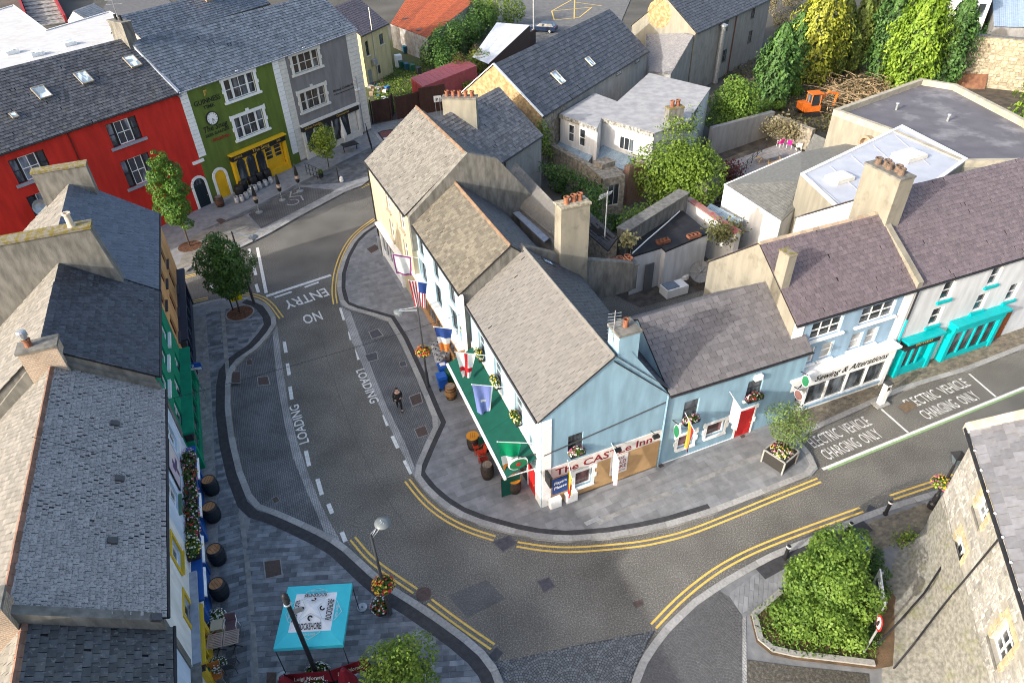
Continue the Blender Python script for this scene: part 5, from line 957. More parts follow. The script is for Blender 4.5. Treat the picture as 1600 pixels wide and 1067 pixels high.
# behind the terrace
t, r, P = block('flat_roof_store', 'long white flat-roofed store behind the red house', [(-60, 34), (22, 9), (74, 48), (172, 19), (214, 43), (208, 58), (0, 118), (-60, 136)], 9, OLDW, WFLAT, parapet=.12, pw=.2)
for x, y in ((18, 84), (57, 87), (108, 71), (183, 46)):
    p = G(x, y, 9.02); mb = MB(); mb.box(p, 1.3, 1.0, .35, FT.e.to_2d().angle_signed(V((1, 0)).to_2d())); k = mb.build('roof_light', WHITE, t); mb = MB(); mb.box(p + V((0, 0, .352)), 1.1, .8, .05, FT.e.to_2d().angle_signed(V((1, 0)).to_2d())); mb.build('pane', glassmat('skylight_pale', (.30, .36, .40), .1), k)
def roofed(name, label, pl, ze, pl2, pitch, wm, rm, rs=(.34, .3), left=None, **k):
    """gabled house by the pixels of its eave ends and one ridge point"""
    f = Fac(G(*pl[0], ze), G(*pl[1], ze)); d, z = ridge_of(f, ze, *pl2, pitch); return (f, d, z) + house(name, label, f, ze, ze, d, z, d, ze - .3, wm, rm, rs=rs, **k)
f, d, z, t, r, F, B = roofed('rear_slate_house', 'slate roofed house with brick stack behind the green pub', ((222, 62), (420, 5)), 9, (250, 10), 36, GREYR, SLB, seed=61)
p = f.pt(f.w * .62, 0, -d); chimney(t, (p.x, p.y), math.atan2(f.e.y, f.e.x) + R(90), 2.0, 1.3, 8, z + 1.6, brickmat('orange_brick', (.42, .25, .14), (.36, .21, .12), (.40, .36, .30), 1, .24, .09, 0, .012, vert=True))
t = thing('stone_steps', 'outdoor steps between maroon walls behind the white flat roof', 'steps', G(70, 20)); s0, s1 = G(50, -18), G(77, 40); e = (s1 - s0).normalized(); n = V((-e.y, e.x, 0)); L = (s1 - s0).length; N = 14
for i in range(N): mb = MB(); mb.obox(s1 - e * L * (i + 1) / N - n * 2.6, e * L / N * 1.02, n * 5.2, V((0, 0, .2 + i * .18))); mb.build('step', mat('pale_step', (.36, .35, .32), .85, (.12, .12, .12), 1.5), t)
MAR = mat('maroon_render', (.30, .025, .035), .7, (.22, .02, .025), 3)
for s in (-3.1, 2.65): mb = MB(); mb.hexa([s1 + n * s, s1 + n * (s + .4), s0 + n * (s + .4), s0 + n * s, s1 + n * s + V((0, 0, 1.2)), s1 + n * (s + .4) + V((0, 0, 1.2)), s0 + n * (s + .4) + V((0, 0, 3.9)), s0 + n * s + V((0, 0, 3.9))]); mb.build('side_wall', MAR, t)
f, d, z, t, r, F, B = roofed('white_outhouse', 'small white gabled outhouse on the rear street', ((133, 30), (165, 18)), 2.6, (150, 5), 35, OLDW, GFLAT, backslate=False)
# yellow side house with purple roof
f4 = Fac(G(575, 137), G(615, 114)); zy = 6.3
yw = [f4.rect(570, 66, 578, 86), f4.rect(592, 55, 600, 68)]
yel, ryel, YF, YB = house('yellow_side_house', 'narrow pale yellow house with purple slate roof beside the weedy yard', f4, zy, zy, 4, zy + 2.8, 4, zy, plaster('primrose_wall', (.60, .50, .26), (.54, .45, .23), .25), PURP, [r for r in yw if r[3] < zy - .1], seed=62, rs=(.34, .3))
for r in yw:
    if r[3] < zy - .1: f4.window(yel, r, DARKM, 1, 2, sill=CREAMT)
mb = MB(); f4.box(mb, .5, 0, 1.3, 2.0, .0, .03); mb.build('door', GALV, yel); mb = MB(); f4.box(mb, 2.6, .9, 3.4, 1.9, 0, .03); mb.build('boarded_window', DARKM, yel)
mb = MB(); mb.tube([f4.pt(2.6, 9.0, .1), f4.pt(2.6, 0, .1)], .06, 6); mb.build('soil_pipe', CREAMT, yel); mb = MB(); f4.box(mb, 1.6, 2.3, 2.4, 3.0, .05, .45); mb.build('condenser', mat('grey_box', (.34, .34, .33), .6), yel)
# yard fence of brown sheets, gate ajar
fe = thing('yard_fence', 'dark brown boarded yard fence with one leaf ajar', 'fence', G(635, 185)); BRN = mat('brown_fence_paint', (.055, .028, .022), .6, (.042, .022, .018), 2, rnd=.12)
def boards(pa, pb, h, nb, zo=0, d=0.0):
    a, b = G(*pa), G(*pb); e = (b - a) / nb; n = V((-e.y, e.x, 0)).normalized()
    for i in range(nb): mb = MB(); mb.obox(a + e * i + n * random.uniform(0, .02) + n * d, e * .985, n * .05, V((0, 0, h + random.uniform(-.04, .04)))); mb.build('board', BRN, fe)
boards((585, 193), (611, 188), 2.5, 5); boards((611, 188), (617, 178), 2.4, 3); boards((622, 187), (658, 177), 2.5, 7); boards((658, 179), (698, 172), 3.0, 8)
for p in ((583, 194), (613, 188), (621, 187), (659, 178), (698, 172)): mb = MB(); mb.box(G(*p), .14, .14, 2.7); mb.build('post', BRN, fe)
sg2 = thing('lane_sign', 'small white sign on twin posts before the brown fence', 'sign', G(685, 178)); mb = MB()
for x in (682, 689): mb.tube([G(x, 180), G(x, 180) + V((0, 0, 2.0))], .04, 6)
a = G(682, 180); mb.build('post', GALV, sg2); mb = MB(); mb.obox(a + V((-.15, -.06, 1.5)), V((.85, .2, 0)), V((.02, -.05, 0)), V((0, 0, .7))); mb.build('panel', WHITE, sg2); text('P', a + V((.1, -.12, 1.65)), V((.85, .2, 0)), (0, 0, 1), .35, BLACK, sg2, .25, lift=.03)
# rusty shed, shipping container, white tin roof, bins
RUST = mat('rusty_iron', (.36, .085, .028), .85, (.20, .042, .018), 2.2, .3, 20, stain=.35, stc=(.12, .05, .03), stscale=1.5, rnd=.16); TINW = mat('grey_tin_wall', (.30, .31, .31), .7, (.20, .17, .14), 1.6, .2, 20, stain=.5, stc=(.22, .12, .07), stscale=.9, rnd=.14); TINR = mat('white_tin', (.58, .60, .64), .45, (.48, .49, .53), 2, .2, 20, rnd=.08)
def sheets(t, P, m, n, th=.05, name='sheet'):
    """corrugated sheets laid side by side on quad P (eaveL, eaveR, topR, topL)"""
    eL, eR, rR, rL = P; nn = (eR - eL).cross(rL - eL).normalized(); nn = nn if nn.z >= 0 else -nn
    for i in range(n):
        mb = MB(); mb.rc = random.random(); f0, f1 = i / n, (i + 1) / n; a, b, c, d = lerp(eL, eR, f0), lerp(eL, eR, f1), lerp(rL, rR, f1), lerp(rL, rR, f0); K = 6; lift = nn * random.uniform(0, .03)
        for k in range(K):
            h = lambda q: nn * (.025 * (q % 2)) + lift
            mb.poly([lerp(a, b, k / K) + h(k), lerp(a, b, (k + 1) / K) + h(k + 1), lerp(d, c, (k + 1) / K) + h(k + 1), lerp(d, c, k / K) + h(k)])
        mb.build(name, m, t)
sh_ = thing('rusty_shed', 'long shed with a rusty red iron roof and grey tin wall', 'shed', G(650, 80)); a, b = G(610, 38, 3.3), G(668, 60, 3.3); c, d = G(740, 4, 4.6), G(650, -25, 4.6)
sheets(sh_, [a, b, c, d], RUST, 10); a0, b0 = V((a.x, a.y, 0)), V((b.x, b.y, 0)); sheets(sh_, [a0, b0, b, a], TINW, 12, name='wall_sheet'); mb = MB(); mb.poly([b0, V((c.x, c.y, 0)), c, b]); mb.poly([a0, a, d, V((d.x, d.y, 0))]); mb.build('wall', TINW, sh_)
for x, y in ((634, 30), (655, 48)): p = onpl(x, y, a, (b - a).cross(d - a).normalized()) + V((0, 0, .06)); mb = MB(); mb.box(p, 1.0, .6, .03, .4); mb.build('roof_hole', BLACK, sh_)
ct = thing('shipping_container', 'faded red shipping container half under bushes', 'container', G(670, 140)); a, b, c = G(642, 122, 2.5), G(661, 136, 2.5), G(745, 103, 2.5); ex, ey = b - a, (c - b); RC = mat('faded_red_steel', (.40, .10, .105), .6, (.33, .075, .08), 2, rnd=.05); mb = MB(); mb.obox(V((a.x, a.y, 0)), ex, ey, V((0, 0, 2.5))); mb.build('body', RC, ct)
for i in range(2): mb = MB(); mb.obox(V((a.x, a.y, .1)) + ex * (.04 + .48 * i) - ey.normalized() * .03, ex * .44, ey.normalized() * .04, V((0, 0, 2.2))); mb.build('door', mat('red_steel', (.32, .03, .035), .5), ct)
for i in range(12): mb = MB(); mb.obox(a + ey * (i / 12 + .03) + V((0, 0, .002)), ex, ey * .03, V((0, 0, .03))); mb.build('roof_rib', RC, ct)
st_ = thing('tin_roof_shed', 'shed with a pale tin roof and brown wall by the car park', 'shed', G(790, 80)); a, b = G(738, 90, 2.4), G(763, 101, 2.4); c, d = G(828, 40, 3.4), G(776, 36, 3.4); sheets(st_, [a, b, c, d], TINR, 7); mb = MB(); mb.poly([V((b.x, b.y, 0)), V((c.x, c.y, 0)), c, b]); mb.build('wall', BRN, st_)
wl_ = wallthing('graffiti_wall', 'brown wall with yellow scrawl beside the car park', (800, 92), (836, 68), 2.0, 2.0, .25, BRN); a, b = G(804, 90), G(826, 75); text('BLVD', a + V((.1, -.25, .5)), b - a, (0, 0, 1), .9, YELL, wl_, 3.4, lift=.05)
def wheelie(loc, rz, m, name='wheelie_bin', label='', group='wheelie bins'):
    t = thing(name, label, 'bin', (0, 0, 0)); mb = MB(); mb.hexa([(-.22, -.26, .08), (.22, -.26, .08), (.22, .2, .08), (-.22, .2, .08), (-.29, -.34, .95), (.29, -.34, .95), (.29, .3, .95), (-.29, .3, .95)]); mb.build('body', m, t)
    mb = MB(); mb.hexa([(-.31, -.38, .955), (.31, -.38, .955), (.31, .32, .955), (-.31, .32, .955), (-.28, -.36, 1.0), (.28, -.36, 1.0), (.28, .3, 1.08), (-.28, .3, 1.08)]); mb.build('lid', m, t); mb = MB(); mb.tube([(-.25, .36, .98), (.25, .36, .98)], .025, 6); mb.build('handle', m, t)
    for s in (-1, 1): mb = MB(); mb.lathe((s * .25, .24, .1), [(0, -.04), (.1, -.04), (.1, .04), (0, .04)], 10, (1, 0, 0)); mb.build('wheel', BLACK, t)
    t.location = loc; t.rotation_euler = (0, 0, rz); t['group'] = group; return t
GB_ = mat('bin_green', (.02, .10, .06), .5); BB_ = mat('bin_blue', (.01, .09, .42), .45); BK_ = mat('bin_black', (.02, .025, .03), .5); BTL = mat('bin_teal', (.02, .10, .15), .5)
wb = wheelie(G(628, 108), .5, GB_, label='green wheelie bin nearest the white cabinet in the yard'); dup(wb, G(636, 111), .5); 
for i, (x, y, m, l) in enumerate(((636, 111, BTL, 'dark teal wheelie bin second in the yard row'), (645, 113, GB_, 'green wheelie bin third in the yard row'), (655, 117, BK_, 'black wheelie bin nearest the red container'))): wheelie(G(x, y), .5, m, label=l)
for o in [o for o in bpy.data.objects if o.name.startswith('wheelie_bin.001')]:
    for k in list(o.children): bpy.data.objects.remove(k)
    bpy.data.objects.remove(o)
wheelie(G(633, 84), .5, BTL, label='blue wheelie bin against the tin wall of the rusty shed')
t = thing('white_cabinet', 'discarded white fridge standing in the yard grass', 'fridge', G(624, 106)); mb = MB(); mb.box(G(624, 106), .9, .8, 1.7, .4); b = mb.build('body', WHITE, t); mb = MB(); mb.box(G(624, 106) + V((.16, -.44, .1)), .8, .04, 1.5, .4); mb.build('door', WHITE, t)
rub = thing('rubbish_heap', 'heap of rubbish and blue sacks behind the brown fence', 'rubbish', G(585, 148))
for i in range(26): mb = MB(); p = G(random.uniform(576, 606), random.uniform(128, 158)); s = random.uniform(.25, .7); mb.box(p + V((0, 0, 0)), s, s * .7, s * random.uniform(.2, .6), random.random() * 3); mb.build('debris', random.choice([WHITE, mat('blue_sack', (.05, .2, .5), .5), WOOD, GALV, mat('card', (.4, .3, .2), .9)]), rub)
# car park: car, pole, yellow bay lines
def car(name, label, loc, rz, m, L=4.4, W=1.8, H=1.45, van=False):
    t = thing(name, label, 'van' if van else 'car', (0, 0, 0)); h = W / 2
    prof = [(-L / 2, .35), (-L / 2, .85), (-L * .44, .95), (L * .20, .95), (L * .46, .80), (L / 2, .62), (L / 2, .35)] if not van else [(-L / 2, .35), (-L / 2, 1.1), (L * .30, 1.1), (L * .46, .95), (L / 2, .7), (L / 2, .35)]
    mb = MB(); mb.extr([(x, -h, z) for x, z in prof], (0, W, 0)); mb.build('body', m, t)
    cab = [(-L * .46, .95), (-L * .36, H - .05), (-L * .1, H), (L * .06, H - .04), (L * .22, .95)] if not van else [(-L * .497, 1.1), (-L * .47, H - .06), (-L * .3, H), (L * .12, H - .02), (L * .2, H - .12), (L * .32, 1.1)]; k = .84 if not van else .93
    mb = MB(); n = len(cab)
    for s in (-1, 1): mb.poly([(x, s * h * (1 if z < 1.0 + (.12 if van else 0) else k) * .985, z) for x, z in cab])
    gl = []
    for i in range(n - 1):
        (x0, z0), (x1, z1) = cab[i], cab[i + 1]; w0, w1 = (h * (1 if z < 1.0 + (.12 if van else 0) else k) * .985 for z in (z0, z1)); q = [(x0, -w0, z0), (x1, -w1, z1), (x1, w1, z1), (x0, w0, z0)]; mb.poly(q)
        if i in (0, n - 2): gl.append(q)
    mb.build('cabin', m, t)
    for q in gl:
        q = [V(p) for p in q]; c = sum(q, V((0, 0, 0))) / 4; nn = (q[1] - q[0]).cross(q[2] - q[0]).normalized(); nn = nn if nn.z > 0 else -nn; mb = MB(); mb.poly([c + (p - c) * .86 + nn * .012 for p in q]); mb.build('windscreen', GLASS, t)
    for s in (-1, 1):
        a0 = -L * .36 if not van else L * .02; mb = MB(); mb.poly([(a0, s * (h * .985 + .005), 1.0 if not van else 1.15), (L * .17 if not van else L * .28, s * (h * .985 + .005), 1.0 if not van else 1.15), (L * .06 if not van else L * .2, s * (h * k + .03), H - .12), (-L * .32 if not van else L * .02, s * (h * k + .03), H - .12)]); mb.build('side_window', GLASS, t)
        for x in (-L * .31, L * .31):
            w = MB(); w.lathe((x, s * (h - .1), .32), [(0, -.1), (.31, -.1), (.33, 0), (.31, .11), (0, .11)], 14, (0, 1, 0)); ww = w.build('wheel', mat('tyre', (.02, .02, .02), .8), t); w = MB(); w.lathe((x, s * (h + .015), .32), [(0, 0), (.18, 0), (.19, .01)], 10, (0, s, 0)); w.build('hub', GALV, ww)
        mb = MB(); mb.box((L / 2 - .12, s * h * .7, .62), .2, .3, .13); mb.build('headlight', WHITE, t); mb = MB(); mb.box((-L / 2 + .05, s * h * .8, .75), .12, .2, .15); mb.build('tail_light', REDP, t)
    t.location = loc; t.rotation_euler = (0, 0, rz); return t
car('parked_car', 'dark blue car parked behind the long slate building', G(848, 50), R(160), mat('car_blue', (.008, .02, .055), .3, spec=.5))
pl = thing('car_park_pole', 'tall grey pole at the edge of the car park', 'pole', G(834, 58)); mb = MB(); mb.tube([G(834, 58), G(834, 58) + V((0, 0, 6))], .14, 8); mb.build('shaft', GALV, pl)
cp = bpy.data.objects['car_park']
for a, b in (((862, 18), (898, -2)), ((862, 18), (866, 32)), ((866, 32), (905, 28)), ((898, -2), (897, 30)), ((862, 18), (925, 12)), ((898, 4), (940, 10)), ((925, 12), (905, 28))): band(pts([a, b]), -.1, .1, .03, YELL, 'bay_line', cp)
# slate range behind the cream house (5 pots), long dark range, stone range
f, d, z, t, r, F, B = roofed('rear_slate_range', 'slate roofed range with five clay pots behind the cream house', ((785, 250), (846, 210)), 5.6, (745, 155), 38, GREYR, slatemat('mottled_slate', (.19, .185, .19), (.11, .108, .112), .3, moss=.4, mossc=(.26, .25, .23), rough=.7, spots=.2), rs=(.36, .3), u0=-2.6, seed=71, gm=STONE)
p = f.pt(-.6, 0, -d * .98); a = math.atan2(f.e.y, f.e.x); p2 = G(718, 150, z + 1.2); chimney(t, (p2.x, p2.y), math.atan2(-f.n.y, -f.n.x) + R(90) + R(0) if False else a + R(-64), 2.7, .8, 4, z + 1.05, CREAMW, [(x, 0) for x in (-.85, -.42, 0, .42, .85)], capm=CONC, pr=.17, ph=.42)
mb = MB(); mb.tube([f.pt(f.w * .05, 5.5, .05), f.pt(f.w * .05, 0, .05)], .06, 6); mb.build('downpipe', mat('rust_pipe', (.12, .06, .04), .7), t)
f, d, z, t, r, F, B = roofed('long_slate_range', 'long two-storey range with dark blue slate roof and rubble stone gable', ((846, 181), (1012, 79)), 6.2, (880, 50), 37, GREYR, slatemat('charcoal_blue_slate', (.085, .09, .105), (.055, .06, .072), .25, moss=.25, mossc=(.15, .15, .15)), rs=(.5, .42), seed=72, gm=OCHST)
skylight(r, F, 872, 122, .95, 1.5, mat('cream_frame', (.55, .48, .36), .6), MATS['skylight_pale']); skylight(r, F, 922, 97, .8, 1.1, MATS['cream_frame'], MATS['skylight_pale'])
for x, y, w, h in ((966, 116, .9, 1.3), (995, 97, .8, 1.2)):
    q = sillrect(f, x, y, w, h); f.window(t, (q[0], q[1], q[2], min(q[3], 6.0)), OLDW, 2, 2, sill=CONC, depth=-.04)
for s_, e_ in ((F[0], F[3]), (B[1], B[2])): mb = MB(); mb.obox(s_ - f.e * .1, f.e * .22, e_ - s_, V((0, 0, .1))); mb.build('barge_board', WHITE, t)
q = f.pt(0, 0, 0); mb = MB(); f.box(mb, .05, -.1, 4.6, 6.0, .0, .05); mb.build('stone_facing', STONE, t)
f, d, z, t, r, F, B = roofed('grey_mill_range', 'tall grey rendered range with slate roof and cream gable at the top', ((1087, 51), (1205, -3)), 7.2, (1048, -6), 37, GREYR, slatemat('charcoal_blue_slate', (1, 1, 1), (1, 1, 1)), rs=(.4, .34), seed=73, gm=CREAMW, u1=None)
p = onpl(1030, 22, f.pt(0, 0), f.e); mb = MB(); mb.lathe(p - f.e * .0, [(0, .03), (1.5, .03), (1.6, .0)], 14, -f.e); mb.build('exposed_brick', OCHST, t)
for x, y in ((1133, 48), (1175, 28), (1130, 96), (1170, 66)): q = sillrect(f, x, y, .9, 1.4); f.window(t, q, DARKM, 2, 2, sill=CONC, depth=-.04)
q = f.uv(1122, 60); mb = MB(); mb.tube([f.pt(q[0], 6.6, .5), f.pt(q[0], .0, .5)], .32, 12); mb.build('flue', GALV, t); mb = MB(); mb.lathe(f.pt(q[0], 6.6, .5), [(.32, 0), (.5, .1), (.5, .25), (0, .4)], 12); mb.build('flue_cowl', GALV, t)
q = f.uv(1148, 40); mb = MB(); mb.tube([f.pt(q[0], 7, .08), f.pt(q[0], 0, .08)], .08, 6); mb.build('downpipe', MATS['rust_pipe'], t)
t = thing('lean_to', 'slate lean-to between the two stone ranges', 'building', G(1045, 110)); q4 = [(1013, 113, 4.0), (1048, 117, 4.0), (1084, 55, 7.0), (1008, 32, 7.0)]; rr, P = slab(t, q4, MATS['mottled_slate'], 'roof'); slates(rr, [G(*p) for p in q4], MATS['mottled_slate'], .4, .34, seed=74); mb = MB(); mb.prism([G(*p) - V((0, 0, .12)) for p in q4], 7.5); mb.build('wall', GREYR, t)
# white flat-roofed house with glazed lean-tos
t, r, P = block('white_flat_house', 'white rendered house with pale grey flat roof and two clay pots', [(876, 178), (930, 146), (965, 159), (1014, 115), (1109, 138), (1073, 190), (1022, 208), (941, 184), (934, 200)], 5.5, OLDW, GFLAT)
fw = Fac(G(876, 178, 5.5), G(934, 200, 5.5))
for u in (.55, .85): 
    uu = fw.w * (u - .3); fw.window(t, (uu, 3.3, uu + .75, 4.9), WHITE, 1, 2, depth=-.04); 
fw2 = Fac(G(941, 184, 5.5), G(1022, 208, 5.5)); fw2.window(t, (fw2.w * .38, 3.2, fw2.w * .38 + 1.6, 4.4), WHITE, 3, 1, depth=-.04)
for a, b in ((0, 8), (7, 6)):
    pa, pb = G(*[(876, 178), (930, 146), (965, 159), (1014, 115), (1109, 138), (1073, 190), (1022, 208), (941, 184), (934, 200)][a], 5.5), G(*[(876, 178), (930, 146), (965, 159), (1014, 115), (1109, 138), (1073, 190), (1022, 208), (941, 184), (934, 200)][b], 5.5); e = (pb - pa); n = V((e.y, -e.x, 0)).normalized(); mb = MB(); mb.obox(pa + n * .03 - V((0, 0, .35)), e, n * .12, V((0, 0, .33))); mb.build('fascia', mat('mouldy_fascia', (.42, .40, .36), .8, (.10, .10, .09), 5), t)
p = G(1054, 172, 6.4); chimney(t, (p.x, p.y), .3, 1.5, .8, 4, 6.6, CONC, [(-.5, 0), (.5, .1)], capm=MOSS, pr=.19, ph=.55, over=.02)
GL2 = mat('blue_glass_roof', (.28, .36, .42), .25, (.20, .27, .33), 2, spec=.5)
for i, pl in enumerate(([(862, 238, 2.3), (912, 264, 2.3), (934, 232, 3.0), (880, 212, 3.0)], [(928, 246, 2.3), (978, 268, 2.3), (1000, 236, 3.0), (943, 226, 3.0)])):
    t2 = thing('glass_lean_to', '%s blue-grey glazed lean-to below the white flat-roofed house' % ('left', 'right')[i], 'lean-to', G(*pl[0])); q = [G(*p) for p in pl]
    sheets(t2, q, GL2, 6, name='glazing_panel'); mb = MB(); mb.prism([p - V((0, 0, .1)) for p in q], 3); mb.build('wall', STONE, t2)
# rubble walls in the gardens
for i, (a, b, h0, h1, th, m, l) in enumerate((((850, 268), (940, 312), 3.2, 2.6, .6, STONE, 'ivy topped rubble wall below the glazed lean-tos'), ((930, 325), (950, 318), 4.2, 4.2, 1.2, STONE, 'square rubble pier capped with ivy by the glass roof'), ((975, 320), (1000, 310), 3.6, 3.4, .6, brickmat('red_brick', (.30, .14, .09), (.24, .12, .08), (.3, .27, .23), 1, .24, .09, 0, .012, vert=True), 'crumbling brick wall left of the bright green tree'), ((1105, 245), (1200, 212), 3.0, 2.6, .5, GREYR, 'stained concrete retaining wall below the ivy bush'), ((1206, 214), (1264, 236), 2.3, 2.2, .5, STONE, 'rubble wall behind the pink garden chairs'), ((1092, 330), (1112, 312), 2.6, 2.6, 1.0, GREYR, 'grey stone pier beside the bright green tree'))): wallthing('garden_wall', l, a, b, h0, h1, th, m)
t = thing('ruined_outhouse', 'small stone outhouse with a dark window in the yard', 'outhouse', G(955, 335)); f = Fac(G(938, 345), G(972, 338)); r = (f.w * .3, 1.2, f.w * .8, 3.1); mb = MB(); f.wall(mb, 0, f.w, -.1, 3.8, 3.8, [r]); mb.poly([f.pt(f.w, 0), f.pt(f.w, 0, -3), f.pt(f.w, 3.8, -3), f.pt(f.w, 3.8)]); mb.poly([f.pt(0, 3.8), f.pt(f.w, 3.8), f.pt(f.w, 3.8, -3), f.pt(0, 3.8, -3)]); mb.build('wall', STONE, t); f.window(t, r, mat('grey_frame', (.4, .4, .4), .6), 2, 1)
# wing behind the ice blue pub with the big three-pot stack
t = thing('tan_rear_wing', 'rear wing with tan tiled roof and tall three-pot chimney', 'building', G(850, 380)); q1 = [G(*p) for p in ((776, 296, 6.3), (868, 372, 6.3), (893, 345, 7.5), (806, 254, 7.5))]; rr, P = slab(t, [(776, 296, 6.3), (868, 372, 6.3), (893, 345, 7.5), (806, 254, 7.5)], TILE1); slates(rr, q1, TILE1, .26, .2, seed=81)
e = (q1[1] - q1[0]).normalized(); n = V((e.y, -e.x, 0)); w_ = (q1[2] - q1[1]); w_.z = 0; k = n * (w_.dot(n)); q2 = [q1[2] + k + V((0, 0, -1.4)), q1[3] + k + V((0, 0, -1.4)), q1[3], q1[2]]; slates(rr, q2, SLBACK, .3, .24, seed=82); mb = MB(); mb.poly(q2); mb.build('rear_slope', SLBACK, rr)
mb = MB(); hexp = [q1[0], q1[1], q2[0], q2[1]]; mb.prism([V((p.x, p.y, 5.95)) for p in hexp], 6); mb.poly([q1[0], q2[1], q1[3]]); mb.poly([q1[1], q1[2], q2[0]]); mb.build('wall', GREYR, t)
sk = [q1[0], q1[1], q1[2], q1[3]]; skylight(rr, sk, 801, 305, .75, 1.3, MATS['cream_frame'], glassmat('green_skylight', (.20, .22, .12), .1))
# grey party wall and the big stack at the rear of the corner pub
fp = Fac(F3.pt(0, 0, -c3d), F3.pt(0, 0, -c3d - 7.5)); mb = MB(); mb.extr([fp.pt(0, 4), fp.pt(7.2, 4), fp.pt(7.2, 6.0), fp.pt(3.4, 7.2), fp.pt(0, c3z + .15)], fp.n * .4); mb.build('party_wall', CONC, castle)
p = fp.pt(3.0, 0, .2); chimney(castle, (p.x, p.y), math.atan2(fp.e.y, fp.e.x), 1.75, .85, 4.5, c3z + 2.0, BEIGE, [(-.55, -.1), (.1, .2), (.65, .3)], capm=mat('lichen_concrete', (.36, .33, .26), .95, (.14, .13, .09), 5, .8, 12), pr=.17, ph=.4)
p = fp.pt(6.6, 0, -.2); chimney(castle, (p.x, p.y), math.atan2(fp.e.y, fp.e.x), 1.9, 1.0, 4.0, 5.7, CONC, [(-.7, -.5), (0, -.5), (.7, -.5), (-.7, .5), (0, .5), (.7, .5)], capm=CONC, pr=.2, ph=.35)
b = G(945, 370, 6.0); t = thing('television_aerial', 'grey television aerial mast near the six red pots', 'aerial', b); mb = MB(); mb.tube([b, b + V((0, 0, 3.2))], .04, 5); mb.build('mast', GALV, t); mb = MB()
for k in range(4): mb.tube([b + V((-.5, .1 * k, 2.9 - .15 * k)), b + V((.3, .1 * k, 3.2 - .1 * k))], .02, 4)
mb.build('antenna_rods', GALV, t)
p = FG.pt(ur + .2, 0, -.5); b = V((p.x, p.y, c3z + .4)); t = thing('television_aerial', 'small spiky aerial on the corner pub gable', 'aerial', b); mb = MB(); mb.tube([b, b + V((0, 0, 1.7))], .025, 5); mb.build('mast', GALV, t); mb = MB()
for k in range(7): mb.tube([b + V((-.3, 0, .5 + k * .17)), b + V((.3, .1, .5 + k * .17))], .015, 4)
mb.build('antenna_rods', GALV, t)
# courtyard: black felt roof on white walls
t, r, P = block('black_roof_store', 'white walled store with black felt roof in the courtyard', [(988, 400), (984, 372), (1062, 326), (1107, 364), (1040, 392), (1034, 386)], 3.3, OLDW, BFLAT)
fa = Fac(G(988, 400, 3.3), G(1107, 364, 3.3)); u = fa.w
mb = MB(); fa.box(mb, u * .17, .05, u * .28, 2.3, .12, .2); mb.build('door', mat('grey_door', (.12, .125, .13), .5), t); mb = MB(); fa.box(mb, u * .70, .05, u * .86, 2.2, -.02, .06); mb.build('door', WHITE, t)
for x in np.linspace(.32, .68, 7): mb = MB(); fa.box(mb, u * x, 0.05, u * x + .03, 2.9, -.02, .03); mb.build('cladding_batten', OLDW, t)
for x, y in ((1036, 379), (1084, 370)):
    p = G(x, y, 3.32); k = thing('air_brick', 'orange hollow brick lying on the black roof, %s one' % ('left', 'right')[x > 1050], 'brick', p); mb = MB(); a = .4; ca = V((math.cos(a), math.sin(a), 0)); sa = V((-ca.y, ca.x, 0))
    for s in (-.22, .16): mb.obox(p + sa * s - ca * .5, ca * 1.0, sa * .06, V((0, 0, .22)))
    for s in (-.5, -.2, .14, .44): mb.obox(p - sa * .2 + ca * s, ca * .06, sa * .38, V((0, 0, .2)))
    mb.build('block', TERRA, k)
wallthing('parapet_wall', 'broad grey parapet wall above the black felt roof', (970, 384, 3.3), (1066, 322, 3.3), 4.5, 4.5, .8, CONC, capm=CONC)
wallthing('boundary_wall', 'white painted boundary wall with a red edge right of the black roof', (1066, 372), (1142, 425), 3.5, 3.3, .45, OLDW, capm=mat('red_edge', (.34, .06, .05), .8, (.26, .22, .19), 2))
t = thing('satellite_dish', 'large mesh satellite dish in the white courtyard', 'satellite dish', G(1092, 445)); b = G(1092, 445); ax = V((-.3, -.75, .6)).normalized(); mb = MB(); mb.lathe(b + V((0, 0, 1.1)), [(0, .0), (.4, .06), (.75, .2), (.8, .24)], 20, ax); mb.build('dish', mat('grey_mesh', (.20, .20, .20), .6), t); mb = MB(); mb.tube([b, b + V((0, 0, 1.1))], .05, 6); mb.build('mast', GALV, t); mb = MB()
for k in range(8): a = k * math.pi / 4; o = ax.orthogonal().normalized(); o2 = ax.cross(o); q = b + V((0, 0, 1.1)); mb.tube([q + ax * .03, q + ax * .26 + (o * math.cos(a) + o2 * math.sin(a)) * .8], .015, 4)
mb.tube([b + V((0, 0, 1.1)), b + V((0, 0, 1.1)) + ax * .8], .03, 5); mb.build('ribs', GALV, t)
t = thing('covered_trailer', 'white and red covered trailer lying in the courtyard', 'trailer', G(1052, 456)); mb = MB(); mb.box(G(1052, 458), 1.8, 1.0, .7, .4); mb.build('body', WHITE, t); mb = MB(); mb.box(G(1052, 458) + V((-.3, -.1, .702)), 1.0, .8, .08, .4); mb.build('lid', mat('slate_blue_lid', (.16, .2, .26), .5), t)
t = thing('white_sack', 'white builder sack on the courtyard ground', 'sack', G(1066, 434)); mb = MB(); mb.lathe(G(1066, 434), [(0, 0), (.5, .05), (.45, .3), (.2, .4), (0, .38)], 10); mb.build('sack', WHITE, t)
struct('courtyard_floor', flat([(990, 445), (1110, 408), (1130, 445), (1000, 480), (960, 460)], .03, mat('courtyard_floor', (.10, .09, .08), .9, (.05, .045, .04), 2, .3, 20), 'courtyard_floor'))
